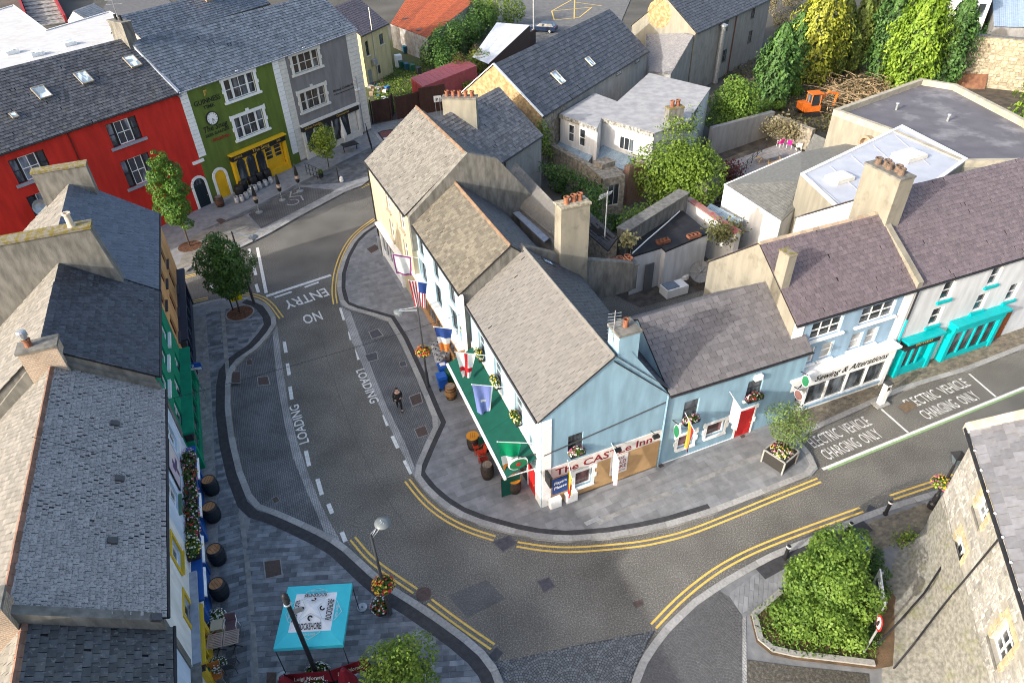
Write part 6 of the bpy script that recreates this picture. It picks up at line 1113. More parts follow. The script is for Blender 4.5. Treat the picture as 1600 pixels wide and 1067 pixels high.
# right-hand white house, its white flat roof, big asphalt roof
t = thing('hipped_white_house', 'white walled house with weathered grey hipped slate roof', 'building', G(1230, 330)); GSL = slatemat('olive_grey_slate', (.19, .19, .175), (.115, .115, .107), .14, moss=.35, mossc=(.20, .195, .17), rough=.75); Z = dict(a=(1132, 289, 4.3), b=(1220, 347, 4.3), c=(1246, 322, 4.6), f=(1254, 282, 5.3), g=(1250, 238, 4.5), h=(1392, 212, 5.0), i=(1300, 326, 4.5))
for pl in ('abf', 'afg', 'gfh', 'bcf', 'cif'):
    q = [G(*Z[k]) for k in pl]; mb = MB(); n_ = (q[1] - q[0]).cross(q[2] - q[0]); mb.poly(q if n_.z > 0 else q[::-1]); rr = mb.build('roof_slope', GSL, t)
    if pl in ('abf', 'bcf', 'cif'): slates(rr, [q[0], q[1], q[2], q[2]], GSL, .4, .3, seed=90)
mb = MB(); mb.prism([G(*Z[k]) - V((0, 0, .1)) for k in 'abcihg'], 6); mb.build('wall', OLDW, t)
for a, b in (('a', 'b'), ('a', 'g')): p, q = G(*Z[a]), G(*Z[b]); mb = MB(); mb.tube([p, q], .08, 6); mb.build('gutter', WHITE, t)
tw, rw_, Pw = block('white_roof_annex', 'annex with white membrane roof and raised roof lights', [(1250, 273), (1409, 197), (1512, 250), (1445, 300), (1340, 340), (1306, 326)], 7.0, CREAMW, mat('white_blue_membrane', (.42, .44, .49), .5, (.36, .38, .43), 1, stain=.3, stc=(.45, .47, .52), stscale=.8), parapet=.12, pw=.25, pm=WHITE)
for x, y, s in ((1311, 281, 1.0), (1420, 246, 1.25), (1378, 268, .9)):
    p = G(x, y, 7.03); mb = MB(); mb.box(p, 1.6 * s, 1.2 * s, .3, R(25)); k = mb.build('roof_light', CREAMT, tw); mb = MB(); mb.box(p + V((0, 0, .302)), 1.4 * s, 1.0 * s, .06, R(25)); mb.build('pane', mat('frosted_dome', (.66, .68, .68), .3), k)
for i in range(5): p, q = G(1262 + i * 34, 276 - i * 16, 7.035), G(1315 + i * 34, 322 - i * 16, 7.035); mb = MB(); e = q - p; n = V((-e.y, e.x, 0)).normalized(); mb.obox(p, e, n * .08, V((0, 0, .03))); mb.build('seam', mat('white_blue_membrane', (1, 1, 1)), tw)
tb, rb_, Pb = block('asphalt_roof_hall', 'big buff hall with stained grey asphalt roof behind a parapet', [(1300, 180), (1436, 131), (1492, 140), (1603, 198), (1680, 260), (1500, 262), (1385, 211)], 6.6, CREAMW, DFLAT, parapet=.5, pw=.4, pm=mat('buff_parapet', (.40, .36, .28), .9, (.28, .26, .21), 2, .4, 20, stain=.4, stc=(.14, .13, .11)))
f = Fac(G(1300, 180, 6.6), G(1390, 214, 6.6)); mb = MB(); mb.lathe(f.pt(f.w * .72, 5.6, .0), [(.55, 0), (.6, .5), (.45, .55), (.4, .1), (0, .1)], 14, f.n); mb.build('extract_vent', mat('rust_vent', (.3, .22, .15), .7), tb)
t = thing('slate_outbuilding', 'small slate roofed outbuilding by the garden deck', 'outbuilding', G(1285, 240)); q = [(1258, 236, 3.2), (1310, 245, 3.2), (1322, 232, 4.0), (1272, 209, 4.0)]; rr, P = slab(t, q, GSL); slates(rr, P if False else [G(*p) for p in q], GSL, .35, .28, seed=95); mb = MB(); mb.prism([G(*p) - V((0, 0, .12)) for p in q], 4); mb.build('wall', OLDW, t)
# far right: lit rubble wall, white house, tin shed
MS = mat('lit_rubble', (.40, .35, .255), .95, (.20, .175, .13), 2.2, 1, 5, stain=.35, stc=(.30, .28, .16), stscale=.5)
rw = wallthing('rubble_retaining_wall', 'tall cream rubble retaining wall above the white van', (1462, 128), (1680, 152), 5.6, 5.6, .8, MS, capm=CONC)
fr_ = Fac(G(1462, 128), G(1680, 152)); fr_.A = fr_.A + fr_.n * .4; RWS = [rw, fr_]
t = thing('iron_plate', 'rusty iron sheet leaning on the rubble wall', 'sheet', G(1512, 138)); a, b = G(1487, 138), G(1538, 140); mb = MB(); mb.obox(a, b - a, V((.1, .5, 1.6)), V((0, -.05, .02))); mb.build('plate', mat('rust_plate', (.22, .11, .06), .9, (.13, .06, .04), 2), t)
t, r, P = block('white_garden_room', 'white clad garden room with glazed door at the top right', [(1497, -8), (1552, -4), (1560, -45), (1500, -50)], 5.8, OLDW, GFLAT, z0=0)
f = Fac(G(1497, -8, 5.8), G(1552, -4, 5.8)); 
for i in range(6): mb = MB(); f.box(mb, .1, .3 + i * .85, f.w - .1, .34 + i * .85, 0, .03); mb.build('cladding_board', WHITE, t)
for a, b in ((.15, .4), (.42, .62)): f.window(t, (f.w * a, 3.4, f.w * b, 5.2), WHITE, 1, 1, depth=-.05)
door(f, t, (f.w * .66, .4, f.w * .95, 5.2), WHITE, (1, 1)); mb = MB(); f.box(mb, f.w * .7, 3.2, f.w * .9, 4.9, .046, .06); mb.build('door_pane', GLASS, t)
t = thing('blue_tin_shed', 'pale blue corrugated shed at the top right corner', 'shed', G(1580, 20)); a, b = G(1553, 42, 3.0), G(1690, 46, 3.0); c, d = G(1690, -30, 5.2), G(1550, -30, 5.2); sheets(t, [a, b, c, d], mat('blue_tin', (.34, .42, .50), .5, (.27, .34, .42), 2, rnd=.1), 14); mb = MB(); mb.prism([a - V((0, 0, .1)), b - V((0, 0, .1)), c - V((0, 0, .1)), d - V((0, 0, .1))], 6); mb.build('wall', GREYR, t)
car('white_van', 'white van parked between the asphalt roof and the rubble wall', G(1524, 190), R(70), mat('van_white', (.78, .78, .79), .35), 4.6, 1.85, 2.0, van=True)
t = thing('tarpaulin_heap', 'blue and green tarpaulin heap behind the asphalt roof', 'tarpaulin', G(1572, 190)); mb = MB(); mb.lathe(G(1570, 200), [(0, 0), (1.1, .0), (.9, .7), (.4, 1.0), (0, 1.05)], 9); mb.build('blue_sheet', BB_, t); mb = MB(); mb.lathe(G(1574, 190), [(0, 0), (1.0, .0), (.8, .8), (.3, 1.1), (0, 1.1)], 9); mb.build('green_sheet', GB_, t)
# ---------------------------------------------------------------- stone mill at the bottom right
e0 = G(1525, 679, 6.5); e1 = G(1600, 905, 6.5); ed = (e1 - e0).normalized(); FM = Fac(e0, e0 + ed * 19)
# seen from the street the wall runs from its far corner (u=0) to the near end; outward is to the left
if FM.n.x > 0: FM.n = -FM.n
MSTONE = mat('mill_limestone', (.36, .345, .305), .95, (.27, .255, .225), 2.0, .9, 7, stain=.5, stc=(.16, .155, .12), stscale=.7, stretch=(1, 1, 2.2))
mill = thing('stone_mill', 'tall limestone mill building with brick-trimmed windows and big roof slates', 'building', FM.pt(9, 0, -4))
mw_ = [(2.55, 4.75, 3.55, 6.05), (2.6, 1.75, 3.65, 3.25), (7.55, 3.3, 8.65, 4.8), (12, 3.3, 13.1, 4.8)]
mb = MB(); FM.wall(mb, 0, 19, -.2, 6.6, 6.6, mw_, .25); mb.poly([FM.pt(0, -.2), FM.pt(0, -.2, -12), FM.pt(0, 6.4, -12), FM.pt(0, 10.6, -6), FM.pt(0, 6.6)]); mb.build('wall', MSTONE, mill)
sk_ = [G(1442, 834), G(1404, 850), G(1388, 880), G(1377, 950), G(1367, 1055), G(1355, 1250)]; us = [0, 1.2, 2.6, 4.6, 7.3, 19]; prev = None; mb = MB()
rows = [[FM.pt(u, 2.6, .012) for u in us], [lerp(FM.pt(u, 1.1, .1), V((q.x, q.y, 1.1)), .25) for u, q in zip(us, sk_)], [lerp(FM.pt(u, .35, .1), V((q.x, q.y, .35)), .62) for u, q in zip(us, sk_)], [V((q.x, q.y, .05)) for q in sk_]]
for A, B in zip(rows, rows[1:]):
    for a, b, c, d in zip(A, A[1:], B[1:], B): mb.poly([d, c, b, a])
mb.build('battered_base', mat('mossy_limestone', (.265, .258, .225), .95, (.145, .14, .122), 5, .9, 7, stain=.55, stc=(.16, .17, .05), stscale=1.1, stretch=(1, 1, 2)), mill, True)
YB = mat('yellow_brick', (.43, .38, .25), .85, (.35, .30, .19), 5, rnd=.16)
for r in mw_:
    FM.window(mill, r, WHITE, 2, 3, depth=.20, fw=.09); a, c, b, d = r
    mb = MB(); FM.box(mb, a - .1, c - .13, b + .1, c - .004, -.2, .05); mb.build('sill', CONC, mill)
    for s in range(7):
        for u in (a - .24 - (.08 if s % 2 else 0), b): mb = MB(); FM.box(mb, u + .004, c + s * (d - c) / 7 + .006, u + .24 + (.08 if s % 2 and u == b else 0), c + (s + 1) * (d - c) / 7 - .006, -.02, .014 + .006 * (s % 2)); mb.build('brick', YB, mill)
    for s in range(9): mb = MB(); u = a - .2 + s * (b - a + .4) / 9; FM.box(mb, u + .005, d + .004, u + (b - a + .4) / 9 - .005, d + .30, -.02, .02); mb.build('brick', YB, mill)
def stones(f, par, u0, u1, z0, z1, holes, m, ind=0, cw=.5, ch=.27, th=.05, seed=1, name='stone'):
    r = random.Random(seed); recs = []; z = z0
    while z < z1 - .05:
        h = min(ch * r.uniform(.7, 1.35), z1 - z); u = u0 + r.uniform(-.3, 0)
        while u < u1:
            w = cw * r.uniform(.5, 1.6); a, b = max(u, u0), min(u + w, u1); u += w
            if b - a < .08 or any(a < q[2] + .3 and b > q[0] - .3 and z < q[3] + .3 and z + h > q[1] - .15 for q in holes): continue
            recs.append((a, z, b, z + h))
        z += h
    recs.sort(key=lambda q: (f.pt((q[0] + q[2]) / 2, q[1]) - V((0, 0, CAMZ))).length); big = MB()
    for i, (a, c, b, d) in enumerate(recs):
        mb = MB() if i < ind else big; big.rc = r.random(); g = .012; t_ = th * r.uniform(.3, 1); j = lambda: r.uniform(0, .025); p = [(a + g + j(), c + g + j()), (b - g - j(), c + g + j()), (b - g - j(), d - g - j()), (a + g + j(), d - g - j())]; k = [(x + (.03 if q in (0, 3) else -.03), y + (.025 if q < 2 else -.025)) for q, (x, y) in enumerate(p)]
        A = [f.pt(x, y, .001) for x, y in p]; B = [f.pt(x, y, t_) for x, y in k]; mb.poly(B)
        for x in range(4): y = (x + 1) % 4; mb.poly([A[x], A[y], B[y], B[x]])
        if i < ind: mb.build(name, m, par)
    if big.f: big.build('stonework', m, par, kind='stuff')
stones(RWS[1], RWS[0], .2, RWS[1].w - .2, .2, 5.5, [], mat('cream_rubble_stone', (.42, .365, .265), .95, (.25, .215, .155), 4, .8, 14, rnd=.25), 0, .6, .35, .12, 8)
MLS = mat('mill_stone_block', (.355, .348, .325), .95, (.235, .23, .213), 5, .8, 14, rnd=.22, stain=.45, stc=(.17, .165, .12), stscale=.8); stones(FM, mill, .05, 19, 2.3, 6.35, mw_, MLS, 300, seed=5)
BIGS = slatemat('big_mill_slate', (.20, .205, .225), (.15, .148, .16), .2, moss=.35, mossc=(.20, .19, .14), rough=.5, spots=.2, spotc=(.33, .32, .24))
Qm = [FM.pt(-.25, 6.5, .25), FM.pt(19, 6.5, .25), FM.pt(19, 10.9, -6), FM.pt(-.25, 10.9, -6)]; mb = MB(); mb.poly([Qm[1], Qm[0], Qm[3], Qm[2]]); rm_ = mb.build('roof', BIGS, mill); slates(rm_, [p + V((0, 0, .03)) for p in Qm], BIGS, .52, .40, .03, ind=300, seed=99, jit=.3)
mb = MB(); mb.tube([FM.pt(-.25, 6.5, .36), FM.pt(19, 6.5, .36)], .075, 8); mb.build('gutter', BLACK, mill)
for k in range(12): mb = MB(); p = FM.pt(k * 1.1, 6.56, .30); mb.box(p, .07, .07, .05); mb.build('gutter_bracket', WHITE, mill)
mb = MB(); mb.hexa([FM.pt(-.5, 6.3, .35), FM.pt(-.1, 6.3, .35), FM.pt(-.1, 10.9, -6), FM.pt(-.5, 10.9, -6), FM.pt(-.5, 6.65, .35), FM.pt(-.1, 6.65, .35), FM.pt(-.1, 11.15, -6), FM.pt(-.5, 11.15, -6)]); mb.build('verge_coping', mat('verge_stone', (.46, .43, .36), .9, (.36, .33, .26), 3), mill)
def mp(px, py, d=.1): return onpl(px, py, FM.A + FM.n * d, FM.n)
mb = MB(); mb.tube([mp(1565, 836), mp(1520, 890), mp(1488, 928, .3), mp(1470, 950, .7), mp(1432, 1000, 1.7), mp(1385, 1058, 2.6)], .04, 6); mb.build('drainpipe', BLACK, mill)
mb = MB(); mb.tube([mp(1473, 882, .25), mp(1445, 925, 1.2), mp(1410, 965, 2.2), mp(1372, 1005, 3.0)], .045, 6); mb.build('drainpipe', BLACK, mill)
# small roofs and clutter filling the middle yards
t = thing('sheet_roof_shed', 'low shed with pale blue sheet roof right of the red edged wall', 'shed', G(1120, 345)); q = [G(*p) for p in ((1092, 338, 2.6), (1128, 362, 2.6), (1162, 345, 2.9), (1110, 318, 2.9))]; sheets(t, q, GL2, 7); mb = MB(); mb.prism([p - V((0, 0, .1)) for p in q], 3); mb.build('wall', GREYR, t)
t = thing('slate_lean_to', 'dark slate lean-to below the three-pot stack', 'lean-to', G(930, 390)); q4 = [(905, 352, 3.6), (950, 392, 3.6), (965, 372, 4.6), (922, 332, 4.6)]; rr, P = slab(t, q4, UNDER); slates(rr, [G(*p) for p in q4], SLBACK, .3, .24, seed=121); mb = MB(); mb.prism([G(*p) - V((0, 0, .12)) for p in q4], 4.5); mb.build('wall', STONE, t)
t = thing('timber_steps', 'dark timber steps going up to the garden deck', 'steps', G(1115, 300))
for i in range(9): mb = MB(); a = lerp(G(1105, 335), G(1140, 285), i / 9); mb.obox(a + V((-.9, -.2, .1 + i * .07)), V((1.8, .5, 0)), V((-.08, .32, 0)), V((0, 0, .08))); mb.build('tread', BRN, t)
t = thing('valley_gutter', 'pale lead valley gutter between the brown roof and the tan rear wing', 'gutter', G(800, 330, 6.0)); a, b, c, d = G(772, 305, 6.1), G(778, 300, 6.1), G(858, 372, 6.1), G(850, 378, 6.1); mb = MB(); mb.prism([a, d, c, b], .06, True); mb.build('lead_sheet', LEAD, t)
t = thing('loose_cable', 'pale cable lying diagonally over the black felt roof', 'cable', G(1020, 362, 3.4)); mb = MB(); mb.tube([G(988, 396, 3.36), G(1012, 374, 3.38), G(1040, 350, 3.37), G(1062, 330, 3.5)], .05, 5); mb.build('cable', WHITE, t)
for (x, y, l) in ((1400, 172, 'left small vent pipe on the stained asphalt roof'), (1480, 190, 'right small vent pipe on the stained asphalt roof')): p = G(x, y, 6.62); t = thing('vent_pipe', l, 'vent', p); mb = MB(); mb.tube([p, p + V((0, 0, .5))], .09, 8); mb.build('pipe', GALV, t); mb = MB(); mb.lathe(p + V((0, 0, .5)), [(.09, 0), (.16, .03), (.14, .12), (0, .14)], 10); mb.build('cowl', GALV, t)
# ================================================================ STREET FURNITURE AND SMALL THINGS
PAV = lambda x, y: G(x, y, PZ + .014)
LEAFG = leafmat('flower_foliage', (.03, .07, .012), (.13, .22, .04), .25)
def petalmat(n, c): return mat(n, c, .6, tuple(x * .7 for x in c), 5, trans=.2)
PETALS = [petalmat('yellow_petals', (.70, .50, .04)), petalmat('red_petals', (.55, .03, .03)), petalmat('white_petals', (.75, .74, .70)), petalmat('orange_petals', (.65, .18, .02)), petalmat('pink_petals', (.55, .12, .25))]
def flowers(t, c, rx, ry, rz, n=260, cols=(0, 1, 2), leaf=.09, ang=0):
    """mound of foliage with petals on it, round the point c"""
    d = rng.normal(size=(n, 3)); d /= np.linalg.norm(d, axis=1, keepdims=True); d[:, 2] = np.abs(d[:, 2]) * .9 - .15; r = rng.uniform(.6, 1, (n, 1)); P = d * r * np.array([rx, ry, rz]); ca, sa = math.cos(ang), math.sin(ang)
    rot = lambda P: np.stack([P[:, 0] * ca - P[:, 1] * sa, P[:, 0] * sa + P[:, 1] * ca, P[:, 2]], 1)
    leaves('foliage', rot(P) + np.array(c), rot(d) + rng.normal(size=(n, 3)) * .4 + np.array([0, 0, .4]), rng.uniform(.7, 1.3, n) * leaf, LEAFG, t, .7)
    for k in cols:
        m = max(8, n // (4 * len(cols))); d = rng.normal(size=(m, 3)); d /= np.linalg.norm(d, axis=1, keepdims=True); d[:, 2] = np.abs(d[:, 2]); P = d * np.array([rx, ry, rz]) * 1.03
        leaves('blossom', rot(P) + np.array(c), rot(d) + np.array([0, 0, .5]), rng.uniform(.7, 1.2, m) * leaf * .85, PETALS[k], t, 1.0)
def barrel(loc, label, wood, top, hoop=BLACK, h=1.0, r=.36, group='barrels used as tables', name='barrel', n=18, over=False):
    t = thing(name, label, 'barrel', (0, 0, 0), group=group); b = r * .80; mb = MB(); mb.lathe((0, 0, 0), [(0, .0), (b, 0), (b * 1.12, h * .2), (r, h * .5), (b * 1.12, h * .8), (b, h), (b * .93, h), (b * .93, h - .03)], n); mb.build('staves', wood, t, True)
    for z in (.08, .26, .74, .92):
        rr = lambda q: b + (r - b) * math.sin(math.pi * q) ** .8 + .006; mb = MB(); mb.lathe((0, 0, 0), [(rr(z - .03), h * (z - .03)), (rr(z - .03) + .006, h * z), (rr(z + .03), h * (z + .03))], n); mb.build('hoop', hoop, t)
    mb = MB(); mb.lathe((0, 0, 0), [(b * .94, h - .03), (0, h - .029)] if not over else [(b * 1.22, h), (b * 1.22, h + .05), (0, h + .051)], n); mb.build('barrel_head', top, t)
    for k in range(3): mb = MB(); x = (-.4 + .4 * k) * b; mb.box((x, 0, h - .026 if not over else h + .052), .012, b * 1.3, .004); mb.build('head_joint', BLACK, t)
    t.location = loc; return t
DKB = mat('dark_barrel', (.02, .03, .042), .5, (.012, .018, .025), 6, stretch=(6, 6, .5)); OAK = mat('oak_staves', (.36, .19, .07), .55, (.22, .11, .04), 6, stretch=(6, 6, .5)); BRT = mat('brown_barrel_head', (.52, .26, .115), .7, (.33, .15, .065), 5); ORT = mat('orange_table_top', (.60, .26, .03), .5, (.5, .2, .02), 3); DKW = mat('dark_oak', (.06, .042, .03), .6, (.035, .025, .02), 6, stretch=(6, 6, .5)); GREYT = mat('weathered_barrel_head', (.28, .22, .18), .8, (.18, .14, .11), 6)
b0 = barrel(PAV(333, 768), 'first dark barrel from the top along the left row', DKB, BRT, h=.98, r=.41)
for (x, y), l in zip(((335, 810), (343, 876), (347, 930)), ('second dark barrel from the top along the left row', 'third dark barrel along the left row, below the flower baskets', 'lowest dark barrel along the left row, above the white flowers')): dup(b0, PAV(x, y), random.random(), l)
barrel(PAV(705, 621), 'oak barrel with pale head beside the blue wheelie bins', OAK, GREYT, h=.95); b1 = barrel(PAV(740, 699), 'dark barrel with orange top nearest the middle of the green awning', DKW, ORT, over=True, h=.9); dup(b1, PAV(804, 766), .7, 'dark barrel with orange top under the lower end of the green awning'); barrel(PAV(762, 744), 'dark cask with pale worn head outside the corner pub', DKW, GREYT, h=.95)
barrel(PAV(345, 322), 'brown barrel between the yellow door and dark door', mat('brown_barrel', (.10, .05, .03), .55), GREYT, h=.95, r=.4)
STEEL = mat('keg_steel', (.52, .53, .54), .4, (.40, .41, .42), 5, metal=.25)
def keg(loc, label, group):
    t = thing('beer_keg', label, 'keg', (0, 0, 0), group=group); mb = MB(); mb.lathe((0, 0, 0), [(0, .02), (.17, .02), (.2, .06), (.2, .18), (.21, .2), (.2, .22), (.2, .36), (.21, .38), (.2, .40), (.2, .52), (.17, .55), (0, .56)], 12); mb.build('body', STEEL, t, True)
    mb = MB(); mb.lathe((0, 0, 0), [(.19, .54), (.20, .62), (.185, .62), (.175, .55)], 12); mb.build('rim', STEEL, t); mb = MB(); mb.lathe((0, 0, 0), [(.05, .56), (.05, .60), (0, .60)], 8); mb.build('valve', BLACK, t); t.location = loc; return t
k0 = keg(PAV(679, 549), 'steel keg standing in the cluster beside the blue bins', 'steel kegs beside the corner pub')
for x, y in ((685, 545), (691, 551), (682, 556), (689, 559), (696, 556), (684, 565), (692, 568), (699, 563), (688, 573)): dup(k0, PAV(x, y), random.random())
k1_ = keg(PAV(371, 317), 'steel keg in the row before the yellow shopfront', 'steel kegs before the green pub')
for x, y in ((379, 315), (386, 311), (392, 306), (400, 299), (407, 295), (394, 300), (416, 291), (424, 287)): dup(k1_, PAV(x, y), random.random())
blk = barrel(PAV(376, 306), 'black barrel table before the yellow shopfront, beside the leftmost kegs', BLACK, BLACK, h=1.0, r=.45)
for (x, y), l in zip(((382, 297), (397, 291), (407, 284), (419, 280)), ('black barrel table second from the left before the yellow shopfront', 'black barrel table in the middle before the yellow shopfront', 'black barrel table fourth from the left before the yellow shopfront', 'black barrel table below the yellow double doors')): dup(blk, PAV(x, y), 0, l)
# wheelie bins by the awning
wheelie(PAV(692, 606), R(200), BB_, label='bright blue wheelie bin nearest the oak barrel', group='blue wheelie bins'); wheelie(PAV(694, 590), R(200), BB_, label='bright blue wheelie bin behind, with a white label on its lid', group='blue wheelie bins'); wheelie(PAV(706, 598), R(200), GB_, label='green wheelie bin half hidden by the awning corner')
o = [o for o in bpy.data.objects if o.name.startswith('wheelie_bin') and o.get('label', '').endswith('on its lid')][0]; mb = MB(); mb.poly([(-.18, -.25, 1.03), (.18, -.25, 1.03), (.18, .1, 1.07), (-.18, .1, 1.07)]); ORG[o.name] = V((0, 0, 0)); mb.build('bin_label', WHITE, o)
# awning of the corner pub
CAN = mat('green_canvas', (.0, .062, .042), .8, (.0, .05, .034), 2); aw = thing('green_awning', 'long dark green awning with white front bar on the corner pub', 'awning', F3.pt(6, 2.6, .8)); u0, u1_ = 1.05, 10.4
N = 3
for i in range(N):
    a, b = lerp(u0, u1_, i / N), lerp(u0, u1_, (i + 1) / N); mb = MB(); mb.obox(F3.pt(a + .006, 3.35, .1), F3.e * (b - a - .012), F3.pt(a, 2.66, 1.66) - F3.pt(a, 3.35, .1), V((0, 0, .02))); mb.build('canopy', CAN, aw)
mb = MB(); F3.box(mb, u0, 2.54, u1_, 2.70, 1.66, 1.78); mb.build('front_bar', WHITE, aw)
for u in (u0 + .1, u1_ - .1): mb = MB(); mb.tube([F3.pt(u, 2.6, 1.66), F3.pt(u, 2.55, .1)], .03, 6); mb.build('arm', WHITE, aw)
for i, (u, l) in enumerate(((6.2, 'green glazed wind screen panel in the middle under the awning'), (9.4, 'green glazed wind screen panel at the lower end of the awning'))):
    t = thing('wind_screen', l, 'screen', F3.pt(u, 0, 1.2), group='green wind screens'); mb = MB(); mb.obox(F3.pt(u, PZ + .05, .6 if i else .7), F3.n * 1.0, F3.e * .05, V((0, 0, 1.25))); mb.build('panel', CAN, t); mb = MB()
    for d in (.62 if i else .72, 1.6 if i else 1.7): mb.tube([F3.pt(u + .02, PZ, d), F3.pt(u + .02, PZ + 1.4, d)], .025, 6)
    mb.build('post', BLACK, t)
def chair(loc, rz, label, seatm, framem, group=None, name='chair'):
    t = thing(name, label, 'chair', (0, 0, 0), group=group); mb = MB(); mb.box((0, 0, .43), .46, .44, .04); mb.build('seat', seatm, t); mb = MB(); mb.obox((-.22, .2, .5), (.44, 0, 0), (0, .04, 0), (0, .08, .42)); mb.build('backrest', seatm, t)
    for x in (-.21, .21):
        for y in (-.2, .2): mb = MB(); mb.tube([(x * 1.1, y * 1.1, 0), (x, y, .44)], .017, 5); mb.build('leg', framem, t)
        mb = MB(); mb.tube([(x * 1.12, .22, .85), (x * 1.2, .1, .66), (x * 1.2, -.2, .64), (x * 1.1, -.22, .44)], .017, 5); mb.build('armrest', framem, t)
    t.location = loc; t.rotation_euler = (0, 0, rz); return t
RCH = mat('red_chair_paint', (.42, .045, .02), .5); c0 = chair(PAV(752, 716), R(-70), 'red chair under the awning beside the orange topped barrel', RCH, RCH, 'red chairs under the awning'); dup(c0, PAV(757, 727), R(110), 'red chair under the awning beside the dark cask'); dup(c0, PAV(746, 705), R(20), 'red chair under the awning, highest of the three')
# flags
def flag(f, u, z, L, drop, mats, pat, label, tilt=25, s0=.35, taper=.55, side=0, name='flag', txt=None, sway=.0):
    t = thing(name, label, 'flag', f.pt(u, z)); dv = (f.n * math.cos(R(tilt)) + V((0, 0, math.sin(R(tilt)))) + f.e * side).normalized(); b = f.pt(u, z, .02); mb = MB(); mb.tube([b, b + dv * L], .022, 6); mb.build('pole', WHITE, t); mb = MB(); mb.lathe(b + dv * L, [(.03, 0), (.035, .03), (0, .06)], 6, dv); mb.build('finial', WHITE, t)
    mb = MB(); nu, nv = 12, 12; pp = []
    for j in range(nv + 1):
        w = j / nv
        for i in range(nu + 1):
            s = i / nu; q = b + dv * L * (s0 + (1 - s0) * (s * (1 - taper * w) + taper * w * .62)); pp.append(q - V((0, 0, drop * w + .02)) + f.e * (math.sin(s * 9 + w * 2 + u) * .07 * (.3 + w) + sway * w))
    for j in range(nv):
        for i in range(nu):
            mb.mi = pat((i + .5) / nu, (j + .5) / nv); k = j * (nu + 1) + i; mb.poly([pp[k], pp[k + 1], pp[k + nu + 2], pp[k + nu + 1]])
    mb.build('cloth', mats, t, True); return t
def cl(n, c): return mat('cloth_' + n, c, .85, tuple(x * .92 for x in c), 4, trans=.25)
W_, R_, BLU, GRN, ORA, YEL, PNK, PUR, LBL, BLKC = cl('white', (.74, .73, .71)), cl('red', (.50, .02, .03)), cl('navy', (.03, .07, .26)), cl('green', (.0, .28, .12)), cl('orange', (.75, .25, .06)), cl('yellow', (.80, .58, .02)), cl('pink', (.68, .45, .50)), cl('purple', (.26, .05, .22)), cl('lavender_blue', (.20, .25, .55)), cl('black', (.02, .02, .02))
f1 = flag(F2, F2.uv(668, 470)[0] - .4, 4.6, 2.0, 1.5, [W_, PUR], lambda s, w: 1 if s < .09 or s > .91 or w < .09 or w > .91 else 0, 'white flag with a purple border at the top of the corner row', taper=.15)
a = ORG[f1.name]; q = [o for o in f1.children if o.name.startswith('pole')][0]
flag(F2, F2.uv(690, 500)[0] - .2, 4.5, 1.9, 1.9, [R_, W_, BLU], lambda s, w: 2 if w < .45 and s < .5 else (0 if int(s * 12) % 2 else 1), 'stars and stripes flag hanging on the ice blue pub', taper=.4)
flag(F2, F2.w - .6, 4.0, 1.8, 1.7, [BLU, W_, ORA], lambda s, w: 0 if w < .4 else 1 if w < .68 else 2, 'blue, white and orange flag above the steel kegs', taper=.5)
flag(F3, 3.3, 4.4, 1.9, 1.7, [W_, R_], lambda s, w: 1 if .42 < s < .58 or .6 < w < .72 else 0, 'white flag with a red cross over the green awning', taper=.55)
f5 = flag(F3, 6.0, 4.3, 1.9, 2.0, [LBL, W_], lambda s, w: 1 if s < .12 or (.5 < w < .62 and .3 < s < .7) else 0, 'lavender blue flag with white lettering over the green awning', taper=.45)
flag(F3, 9.9, 3.9, 2.0, 2.3, [GRN, W_, ORA], lambda s, w: 0 if w < .4 else 1 if w < .7 else 2, 'green, white and orange tricolour at the pub corner', taper=.55)
flag(FG, FG.uv(893, 706)[0] - .2, 3.0, 1.5, 1.6, [R_, YEL], lambda s, w: 1 if .3 < s < .7 else 0, 'red and yellow flag over the lower window of the gable', taper=.55, side=-.35, tilt=15)
flag(FG, FG.uv(958, 690)[0] - .1, 3.1, 1.6, 2.0, [W_, PNK], lambda s, w: 1 if s > .6 else 0, 'white and pink flag over the gold lettered poster', taper=.5, side=-.3, tilt=15)
flag(F4, F4.uv(1078, 640)[0] - .3, 3.5, 1.6, 1.7, [YEL, R_, ORA, BLKC], lambda s, w: 0 if s < .36 else 2 if s < .56 else 1 if s < .9 else 3, 'yellow, orange and red flag on the low blue house', taper=.5, side=-.35, tilt=12)
flag(F4, F4.uv(1145, 620)[0] - .3, 3.9, 1.7, 1.6, [W_, PNK], lambda s, w: 1 if s < .1 or s > .92 or (abs(s - .5) < .08 and .3 < w < .8) else 0, 'white flag with pink edge above the red door', taper=.2, side=-.35, tilt=12)
# oval and box signs on brackets
def ovalsign(f, u, z, d, rx, rz, m, label, dot=REDP):
    t = thing('hanging_sign', label, 'sign', f.pt(u, z, d)); mb = MB(); n = 20; c = f.pt(u, z, d); mb.extr([c + f.n * math.cos(2 * math.pi * i / n) * rx + V((0, 0, math.sin(2 * math.pi * i / n) * rz)) - f.e * .06 for i in range(n)], f.e * .12); mb.build('board', m, t)
    mb = MB(); mb.extr([c + f.n * math.cos(2 * math.pi * i / n) * rx * 1.12 + V((0, 0, math.sin(2 * math.pi * i / n) * rz * 1.12)) - f.e * .05 for i in range(n)], f.e * .1); mb.build('rim', WHITE, t); mb = MB(); mb.tube([f.pt(u, z + rz * .8, 0), f.pt(u, z + rz * 1.15, d)], .025, 5); mb.build('bracket', BLACK, t)
    text('Bar', c - f.n * rx * .55 + f.e * .062 - V((0, 0, .1)), f.n, (0, 0, 1), .2, WHITE, t, rx * 1.1, lift=.002) if dot is None else MB().lathe(c + f.e * .06, [(.12, 0), (.12, .012), (0, .013)], 8, f.e).build('star', dot, t); return t
